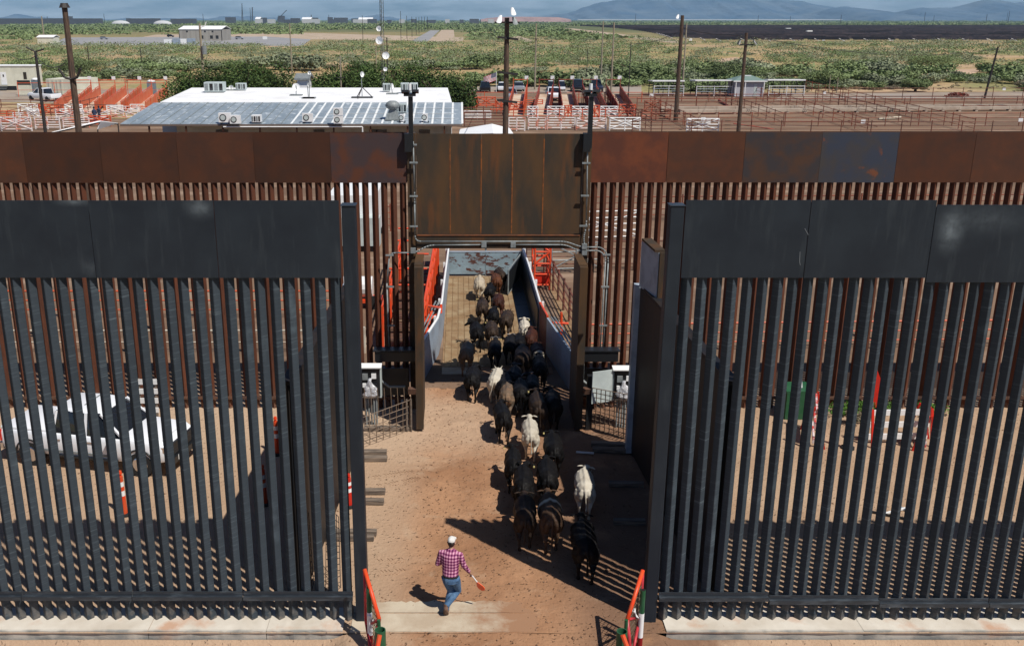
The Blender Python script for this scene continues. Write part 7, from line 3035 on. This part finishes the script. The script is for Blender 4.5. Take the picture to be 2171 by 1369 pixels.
# pink mesa
M['mesa'] = mat('pink_mesa_rock', (.34, .22, .20), (.26, .17, .16), scale=.01, stretch=(1, 1, 4), rough=.9, coord='World')
y = 5200.0
pts = [(1020, 42), (1035, 39), (1062, 36.5), (1100, 36), (1150, 36.5), (1185, 37), (1200, 39.5), (1212, 42)]
b = MB()
for (a_, c_) in zip(pts[:-1], pts[1:]):
    p0, p1 = at(a_[0], a_[1], y), at(c_[0], c_[1], y)
    b.hexa([(p0.x, y, -5), (p1.x, y, -5), (p1.x, y + 300, -5), (p0.x, y + 300, -5)], [(p0.x, y + 40, p0.z), (p1.x, y + 40, p1.z), (p1.x, y + 260, p1.z), (p0.x, y + 260, p0.z)])
struct(b.build('mesa', M['mesa']))
# tree line under the works
# mountains
M['mountain'] = mat('haze_blue_mountain', (.055, .10, .16), (.13, .17, .21), scale=.0022, detail=9, lo=.35, hi=.65, rough=.95, coord='World', bump=1.0, bscale=.004, dist=60, spec=.05)  # blue of the distance haze is put into the rock colour


def ridge(name, prof, Y0, depth, seed):
    px = [p[0] for p in prof]
    pz = [at(p[0], p[1], Y0).z for p in prof]
    xs = np.linspace(xat(px[0], Y0), xat(px[-1], Y0), 260)
    hx = np.interp(xs, [xat(q, Y0) for q in px], pz)
    rg_ = np.random.default_rng(seed)
    hx = hx + (vnoise(xs, xs * 0, seed, .012) - .5) * 26 + (vnoise(xs, xs * 0 + 3, seed + 1, .004) - .5) * 40 * (hx > 40)
    rows = []
    ks = np.linspace(0, 1, 26)
    for k in ks:
        y = Y0 - depth * (1 - k)
        f = k ** 1.5
        gul = (vnoise(xs, xs * 0 + k * 3.0, seed + 5, .006) - .5) * 110 * k * (1 - k) * 2.2 + (vnoise(xs, xs * 0 + k * 8, seed + 6, .02) - .5) * 34 * (1 - k) * k * 2
        rows.append(np.stack([xs, xs * 0 + y, np.maximum(hx * f + gul * (hx > 25), -3 + 0 * xs)], -1))
    rows.append(np.stack([xs, xs * 0 + Y0 + depth * .8, xs * 0 - 5], -1))
    v = np.concatenate(rows)
    nx = len(xs)
    i = np.arange(len(rows) - 1)[:, None] * nx + np.arange(nx - 1)[None, :]
    f = np.stack([i, i + 1, i + 1 + nx, i + nx], -1).reshape(-1, 4)
    o = raw(name, v, f, M['mountain'])
    o.data.polygons.foreach_set('use_smooth', [True] * len(f))
    struct(o)


ridge('mountains', [(1120, 43), (1165, 30), (1200, 27), (1222, 19), (1245, 9), (1290, 1), (1360, -14), (1450, -24), (1540, -22), (1620, -12), (1690, 1), (1735, 10), (1761, 17), (1800, 18), (1830, 21), (1860, 29), (1890, 34), (1920, 43)], 13200, 2600, 11)
ridge('mountains', [(1700, 43), (1755, 22), (1776, 16), (1806, 19), (1828, 20), (1850, 27), (1880, 33), (1905, 31), (1933, 23), (1972, 19), (2013, 16), (2034, 14), (2055, 6), (2088, 0), (2120, 1), (2171, 5), (2230, 8), (2400, 20), (2500, 43)], 11200, 2200, 23)
ridge('mountains', [(-100, 42), (20, 33), (60, 34), (110, 38), (170, 40), (430, 41), (480, 36), (520, 34), (560, 38), (640, 42)], 13800, 1500, 37)
ridge('mountains', [(740, 43), (780, 36), (800, 33), (830, 38), (870, 43)], 13900, 1200, 41)

# ------------------------------------------------------------------ solar field
M['solar'] = mat('dark_solar_glass', (.012, .010, .013), (.030, .022, .022), scale=.3, rough=.6, spec=.2, vary=.7)
M['rack'] = mat('galvanised_rack', (.42, .40, .38), rough=.6)
rows = []
y = 575.0
k = 0
while y < 1900:
    xl = xat(max(1230, 1430 - (y - 575) * .16), y) if y > 640 else xat(1440 + (640 - y) * 1.2, y)
    xr = xat(2260, y)
    t = thing('solar_row', ((xl + xr) / 2, y, 0), 'long row of dark solar panels in the field at the right, one of many alike', 'solar row', 'rows of the solar field')
    seg = 26.0
    x = xl
    j = 0
    while x < xr:
        x2 = min(x + seg, xr)
        b = MB()
        b.hexa([(x, y, .9), (x2 - 2, y, .9), (x2 - 2, y + 3.6, 2.5), (x, y + 3.6, 2.5)], [(x, y, 1.0), (x2 - 2, y, 1.0), (x2 - 2, y + 3.6, 2.6), (x, y + 3.6, 2.6)])
        b.build('panel_table', M['solar'], t)
        x += seg
        j += 1
    if k < 9:
        xx = xl
        while xx < xr:
            b = MB()
            b.tube((xx + 3, y - .6, .1), (xx, y + 1.0, 1.6), .22, 4)
            b.build('rack_post', M['rack'], t)
            xx += 14
    y += 19 + y * .016
    k += 1
for (px, py, pyb, lab) in ((1671, 60, 66, 'small white inverter hut in the solar field, farther one'), (1716, 65, 74, 'small white inverter hut in the solar field, nearer one')):
    y = H / math.tan(ang(pyb))
    simple_box('inverter_hut', lab, 'hut', px - 5, px + 6, pyb, py, 4, MW, group='inverter huts', y=y - 2)
for (px, py) in ((1746, 88), (1886, 88), (1464, 88)):
    p = gp(px, py)
    b = MB()
    b.box(p + Vector((0, 0, .9)), (1.6, .3, 1.3))
    tag(b.build('site_sign', MW), 'tiny white sign along the track before the solar field', 'sign', 'signs before the solar field')

# ------------------------------------------------------------------ scrub
def leaf_cloud(n, rx, ry, rz, size, seed, lobes=9, base=.12):
    """leaf-sized triangles filling a lumpy mound"""
    r = np.random.default_rng(seed)
    cs = np.stack([r.uniform(-.62, .62, lobes) * rx, r.uniform(-.62, .62, lobes) * ry, r.uniform(.18, .62, lobes) * rz], -1)
    rs = r.uniform(.30, .52, lobes)
    w_ = rs ** 2 / (rs ** 2).sum()
    k = r.choice(lobes, n, p=w_)
    d = r.normal(size=(n, 3))
    d /= np.linalg.norm(d, axis=1)[:, None]
    d[:, 2] = np.abs(d[:, 2]) * 1.0 - .25 * (r.random(n) < .3)
    rad = rs[k][:, None] * (r.random((n, 1)) ** .28) * (1 + r.normal(size=(n, 1)) * .10)
    c = cs[k] + d * rad * np.array([rx, ry, rz * .95])
    c[:, 2] = np.maximum(c[:, 2], base * r.random(n))
    a = r.normal(size=(n, 3))
    a[:, 2] *= .6
    a /= np.linalg.norm(a, axis=1)[:, None]
    bvec = np.cross(a, d + r.normal(size=(n, 3)) * .5)
    bvec /= (np.linalg.norm(bvec, axis=1)[:, None] + 1e-6)
    s = size * r.uniform(.55, 1.4, (n, 1))
    p0 = c - a * s
    p1 = c + bvec * s * .6
    p2 = c + a * s
    p3 = c - bvec * s * .6
    v = np.stack([p0, p1, p2, p3], 1).reshape(-1, 3)
    f = np.arange(n * 4).reshape(-1, 4)
    return v, f


def mesh_vf(name, v, f, m):
    o = raw(name, v, f, m)
    me = o.data
    bpy.data.objects.remove(o)
    return me


def leafmat(name, c1, c2):
    m = mat(name, c1, c2, scale=1.6, lo=.35, hi=.65, rough=.7, spec=.15, vary=.28)
    b = m.node_tree.nodes['Principled BSDF']
    return m


M['mesq'] = leafmat('mesquite_leaves', (.135, .180, .070), (.19, .235, .105))
M['creo'] = leafmat('grey_green_creosote', (.19, .22, .125), (.25, .275, .17))
M['dkleaf'] = leafmat('dark_tree_leaves', (.045, .080, .022), (.085, .125, .035))
M['drybush'] = leafmat('dry_brush', (.24, .20, .13), (.17, .15, .10))
M['weed'] = leafmat('fresh_green_weeds', (.08, .18, .03), (.13, .24, .05))
SH = []
for i in range(6):
    v, f = leaf_cloud(1500, 1.0, .8, .62, .058, 100 + i, 10)
    SH.append((v, f))
SHM = {mk: [mesh_vf('shrub', v, f, M[mk]) for v, f in SH] for mk in ('mesq', 'creo', 'drybush')}
SHL = {'mesq': 'bushy green mesquite mound growing in the golden grass beyond the pens', 'creo': 'grey-green creosote mound growing in the scrub beyond the pens', 'drybush': 'dry brown bush standing among the green scrub beyond the pens'}


def blocked(px, py):
    if 1225 + (88 - py) * -3 < px and 56 < py < 92 and px > 1200 + (py - 58) * 7.0:
        return True
    if 60 < px < 680 and 74 < py < 99:
        return True
    if 640 < px < 990 and 64 < py < 92:
        return True
    if px < 360 and py > 176 or 860 < px < 1400 and py > 184 or py > 196:
        return True
    if 1690 < px < 1830 and 148 < py < 162 or 1900 < px < 2095 and 145 < py < 163 or 1500 < px < 1620 and 121 < py < 141:
        return True
    if 1195 < px < 1480 and abs(py - (61 + (px - 1200) * .11)) < 4:
        return True
    if 360 < px < 1000 and py > 150:
        return True
    return False


def density(x, y):
    return float(vnoise(np.array([x]), np.array([y * 1.3]), 55, .045)[0] * .6 + vnoise(np.array([x]), np.array([y * 1.3]), 56, .12)[0] * .4)


rs_ = random.Random(21)
cand = []
tries = 0
while len(cand) < 2500 and tries < 200000:
    tries += 1
    px = rs_.uniform(-80, 2260)
    py = 42 + (198 - 42) * (rs_.random() ** .75)
    if py < 84 or blocked(px, py):
        continue
    p = gp(px, py)
    dn = density(p.x, p.y)
    if dn < .49 + rs_.uniform(-.05, .05):
        continue
    cand.append((p, dn, px, py))
cand.sort(key=lambda q: q[0].y)
sizes = []
kept = []
for p, dn, px, py in cand:
    s = rs_.uniform(1.8, 6.0) * (1.2 if dn > .56 else .8)
    ok = True
    for (q, s2) in kept[-160:]:
        if (p - q).length < (s + s2) * .50:
            ok = False
            break
    if ok:
        kept.append((p, s))
near = kept[:300]
rest = kept[300:1500]
for i, (p, s) in enumerate(near):
    r = rs_.random()
    mk = 'mesq' if r < .55 else ('creo' if r < .92 else 'drybush')
    o = bpy.data.objects.new('shrub', SHM[mk][rs_.randrange(6)])
    C.objects.link(o)
    o.location = (p.x, p.y, -.05)
    o.rotation_euler = (0, 0, rs_.uniform(0, 6.28))
    q = s if mk != 'drybush' else s * .6
    o.scale = (q * rs_.uniform(.9, 1.5), q, q * rs_.uniform(.7, 1.05))
    tag(o, SHL[mk], 'shrub', {'mesq': 'green mesquite shrubs of the desert', 'creo': 'grey-green shrubs of the desert', 'drybush': 'dry bushes of the desert'}[mk])
# the rest of the scrub as real clumps joined into one mesh per leaf colour
for mk, part_ in (('mesq', rest[0::2]), ('creo', rest[1::2])):
    V_, F_ = [], []
    n0 = 0
    for (p, s) in part_:
        far_ = p.y > 330
        v, f = leaf_cloud(150 if far_ else 320, s * 1.3 * (1.5 if far_ else 1), s, s * .62, .28 if far_ else .19, rs_.randrange(10 ** 6), 6)
        v = v + np.array([p.x, p.y, -.05])
        V_.append(v)
        F_.append(f + n0)
        n0 += len(v)
    o = raw('scrub', np.concatenate(V_), np.concatenate(F_), M[mk])
    tag(o, 'green scrub closing up towards the solar field and the lot' if mk == 'mesq' else 'grey-green scrub closing up towards the horizon', 'scrub', kind='stuff')
# far scrub: low broad clumps from 500 m to 3 km
V_, F_ = [], []
n0 = 0
for i in range(13000):
    py = 44.6 + 41 * rs_.random() ** 1.7
    px = rs_.uniform(-60, 2240)
    if blocked(px, py):
        continue
    p = gp(px, py)
    if density(p.x * .4, p.y * .25) < .38:
        continue
    s = (1.3 + p.y * .0013) * rs_.uniform(.6, 1.5)
    v, f = leaf_cloud(16, s * 2.6, s * 1.6, min(s, 3.0) * .62, s * .42, i, 4)
    v = v + np.array([p.x, p.y, -.05])
    V_.append(v)
    F_.append(f + n0)
    n0 += len(v)
o = raw('distant_scrub', np.concatenate(V_), np.concatenate(F_), M['mesq'])
tag(o, 'low distant scrub running to the horizon', 'scrub', kind='stuff')
# dry grass tufts and small plants between the shrubs
V_, F_ = [], []
n0 = 0
for i in range(1400):
    py = 100 + 96 * rs_.random()
    px = rs_.uniform(-60, 2240)
    if blocked(px, py):
        continue
    p = gp(px, py)
    s = rs_.uniform(.35, .9)
    v, f = leaf_cloud(26, s, s, s * .7, .11, i + 9000, 3)
    V_.append(v + np.array([p.x, p.y, -.03]))
    F_.append(f + n0)
    n0 += len(v)
tag(raw('dry_grass', np.concatenate(V_), np.concatenate(F_), M['drybush']), 'dry tufts of grass between the desert shrubs', 'grass', kind='stuff')
# weeds at the foot of the far fence on the right
V_, F_ = [], []
n0 = 0
for i in range(46):
    px = rs_.uniform(1770, 2005) if i < 38 else rs_.uniform(1780, 1830)
    p = gp(px, rs_.uniform(862, 884))
    s = rs_.uniform(.16, .34)
    v, f = leaf_cloud(90, s, s, s * 1.1, .035, i + 500, 4)
    V_.append(v + np.array([p.x, p.y, 0]))
    F_.append(f + n0)
    n0 += len(v)
tag(raw('weeds', np.concatenate(V_), np.concatenate(F_), M['weed']), 'bright green weeds along the foot of the far fence on the right', 'weeds', kind='stuff')
p = gp(1810, 900)
v, f = leaf_cloud(420, .45, .3, .55, .05, 77, 6)
o = raw('dry_bush', v, f, M['drybush'], loc=(p.x, p.y, 0))
tag(o, 'dry brown tumbleweed behind the orange delineator on the right', 'bush')


# trees behind the office
def tree(px, pyt, y, wd, label, seed, m='dkleaf'):
    r = random.Random(seed)
    x = xat(px, y, 3)
    h = zat(pyt - 7, y)
    t = thing('tree', (x, y, 0), label, 'tree', 'trees behind the office')
    b = MB()
    b.tube((0, 0, -.2), (.1, 0, h * .35), .28, 8, .2)
    for k in range(6):
        a = k * 1.05 + r.random()
        q = Vector((math.cos(a) * wd * .5 * r.uniform(.5, 1), math.sin(a) * wd * .4 * r.uniform(.5, 1), h * r.uniform(.55, .85)))
        b.tube((.1, 0, h * .28), q * .55 + Vector((0, 0, h * .12)), .14, 6, .08)
        b.tube(q * .55 + Vector((0, 0, h * .12)), q, .08, 5, .03)
    b.build('trunk', M['pole'], t, local=True)
    v1, f1 = leaf_cloud(6500, wd * .60, wd * .5, h * .90, .15, seed, 18)
    v1[:, 2] += h * .06
    v1[:, 2] = np.where(v1[:, 2] > h * 1.04, h * 1.04, v1[:, 2])
    raw('crown', v1, f1, M[m], parent=t)
    return t


TL = [(400, 142, 128, 6.5, 'leftmost dark green tree behind the white roof'), (452, 133, 130, 7.0, 'second dark green tree from the left behind the white roof'), (516, 136, 127, 6.5, 'third dark tree from the left behind the white roof'), (575, 131, 129, 7.5, 'broad dark tree left of the roof dishes'),
      (690, 140, 127, 6.5, 'dark tree right of the small white hut'), (745, 122, 130, 8.0, 'tallest dark tree, left of the lattice mast'), (805, 134, 126, 6.0, 'dark tree directly behind the lattice mast'), (868, 128, 131, 7.5, 'dark tree above the right end of the white roof'), (935, 148, 127, 7.0, 'dark tree at the right end of the white roof'), (972, 165, 124, 4.0, 'low dark tree corner right of the office')]
for i, (px, pyt, y, wd, lab) in enumerate(TL):
    tree(px, pyt, y, wd, lab, 300 + i)
TL2 = [(1562, 132, 190, 9.5, 'large dark mesquite behind the small grey shed'), (1740, 150, 182, 8, 'round mesquite beyond the sheds at the right'), (1978, 118, 255, 13, 'large spreading mesquite on the sand right of centre'), (1350, 130, 205, 9, 'mesquite behind the thin rod pole'), (180, 118, 215, 9, 'broad mesquite beyond the container'), (60, 120, 215, 10, 'broad mesquite beyond the cream trailer'), (1945, 172, 172, 4, 'small mesquite at the road fence far right')]
for i, (px, pyt, y, wd, lab) in enumerate(TL2):
    tree(px, pyt, y, wd, lab, 400 + i, 'mesq')
simple_box('white_hut', 'small white hut with a grey roof between the trees behind the dishes', 'hut', 634, 656, 192, 170, 3, MW, .5, y=119.5, roofm=M['galv'])
# dark heap near the road
p = gp(2030, 207)
v, f = leaf_cloud(700, 2.4, 1.0, .8, .12, 88, 8)
tag(raw('brush_heap', v, f, M['maroon'], loc=(p.x, p.y, 0)), 'dark brush heap lying beside the pale road at the far right', 'brush heap')
# pebbles and dung clods in the lane
V_, F_ = [], []
n0 = 0
r = np.random.default_rng(5)
base = np.array([[1, 0, 0], [-1, 0, 0], [0, 1, 0], [0, -1, 0], [0, 0, .7], [0, 0, -.4]])
tri = np.array([[0, 2, 4], [2, 1, 4], [1, 3, 4], [3, 0, 4], [2, 0, 5], [1, 2, 5], [3, 1, 5], [0, 3, 5]])
for i in range(3800):
    x = r.uniform(-2.2, 5.0)
    y = r.uniform(16.5, 31.5)
    if i > 3100:
        x = r.uniform(-14, 18)
    if x < -.9 and r.random() < .75:
        continue
    s = abs(r.normal()) * .011 + .008
    if i % 60 == 0:
        s *= 2.3
    v = base * (s * r.uniform(.7, 1.3, (1, 3))) + r.normal(size=(6, 3)) * s * .15
    z = float(yard_z(np.array([x]), np.array([y]))[0]) if y > 16.95 else float(gate_ground(np.array([x]), np.array([y]))[0])
    V_.append(v + np.array([x, y, z + s * .2]))
    F_.append(tri + n0)
    n0 += 6
M['clod'] = mat('dark_dung_and_clods', (.17, .095, .055), (.30, .18, .11), scale=3, rough=.95, coord='World')
tag(raw('dirt_clods', np.concatenate(V_), np.concatenate(F_), M['clod']), 'dung and dirt clods scattered over the trampled lane', 'clods', kind='stuff')

# ------------------------------------------------------------------ haze
def haze():
    b = MB()
    rect(b, -16200, 16200, -12100, 16200, -6.5, 520)
    m = bpy.data.materials.new('haze_air')
    m.use_nodes = True
    nt = m.node_tree
    for n in list(nt.nodes):
        nt.nodes.remove(n)
    o_ = nt.nodes.new('ShaderNodeOutputMaterial')
    v = nt.nodes.new('ShaderNodeVolumePrincipled')
    v.inputs['Color'].default_value = (.45, .72, 1.0, 1)
    v.inputs['Density'].default_value = HAZE
    v.inputs['Anisotropy'].default_value = 0.0
    nt.links.new(v.outputs[0], o_.inputs['Volume'])
    o = b.build('haze', m, local=True)
    o['kind'] = 'stuff'
    o['label'] = 'thin blue haze over the plain towards the mountains'
    o['category'] = 'haze'
    return o


HAZE = 0.00005
haze()

M['playa'] = mat('pale_playa', (.62, .62, .62), rough=.9)
b = MB()
rect(b, xat(1225, 10300), xat(1920, 10300), 10300, 10420, 6, 15)
struct(b.build('playa', M['playa']))
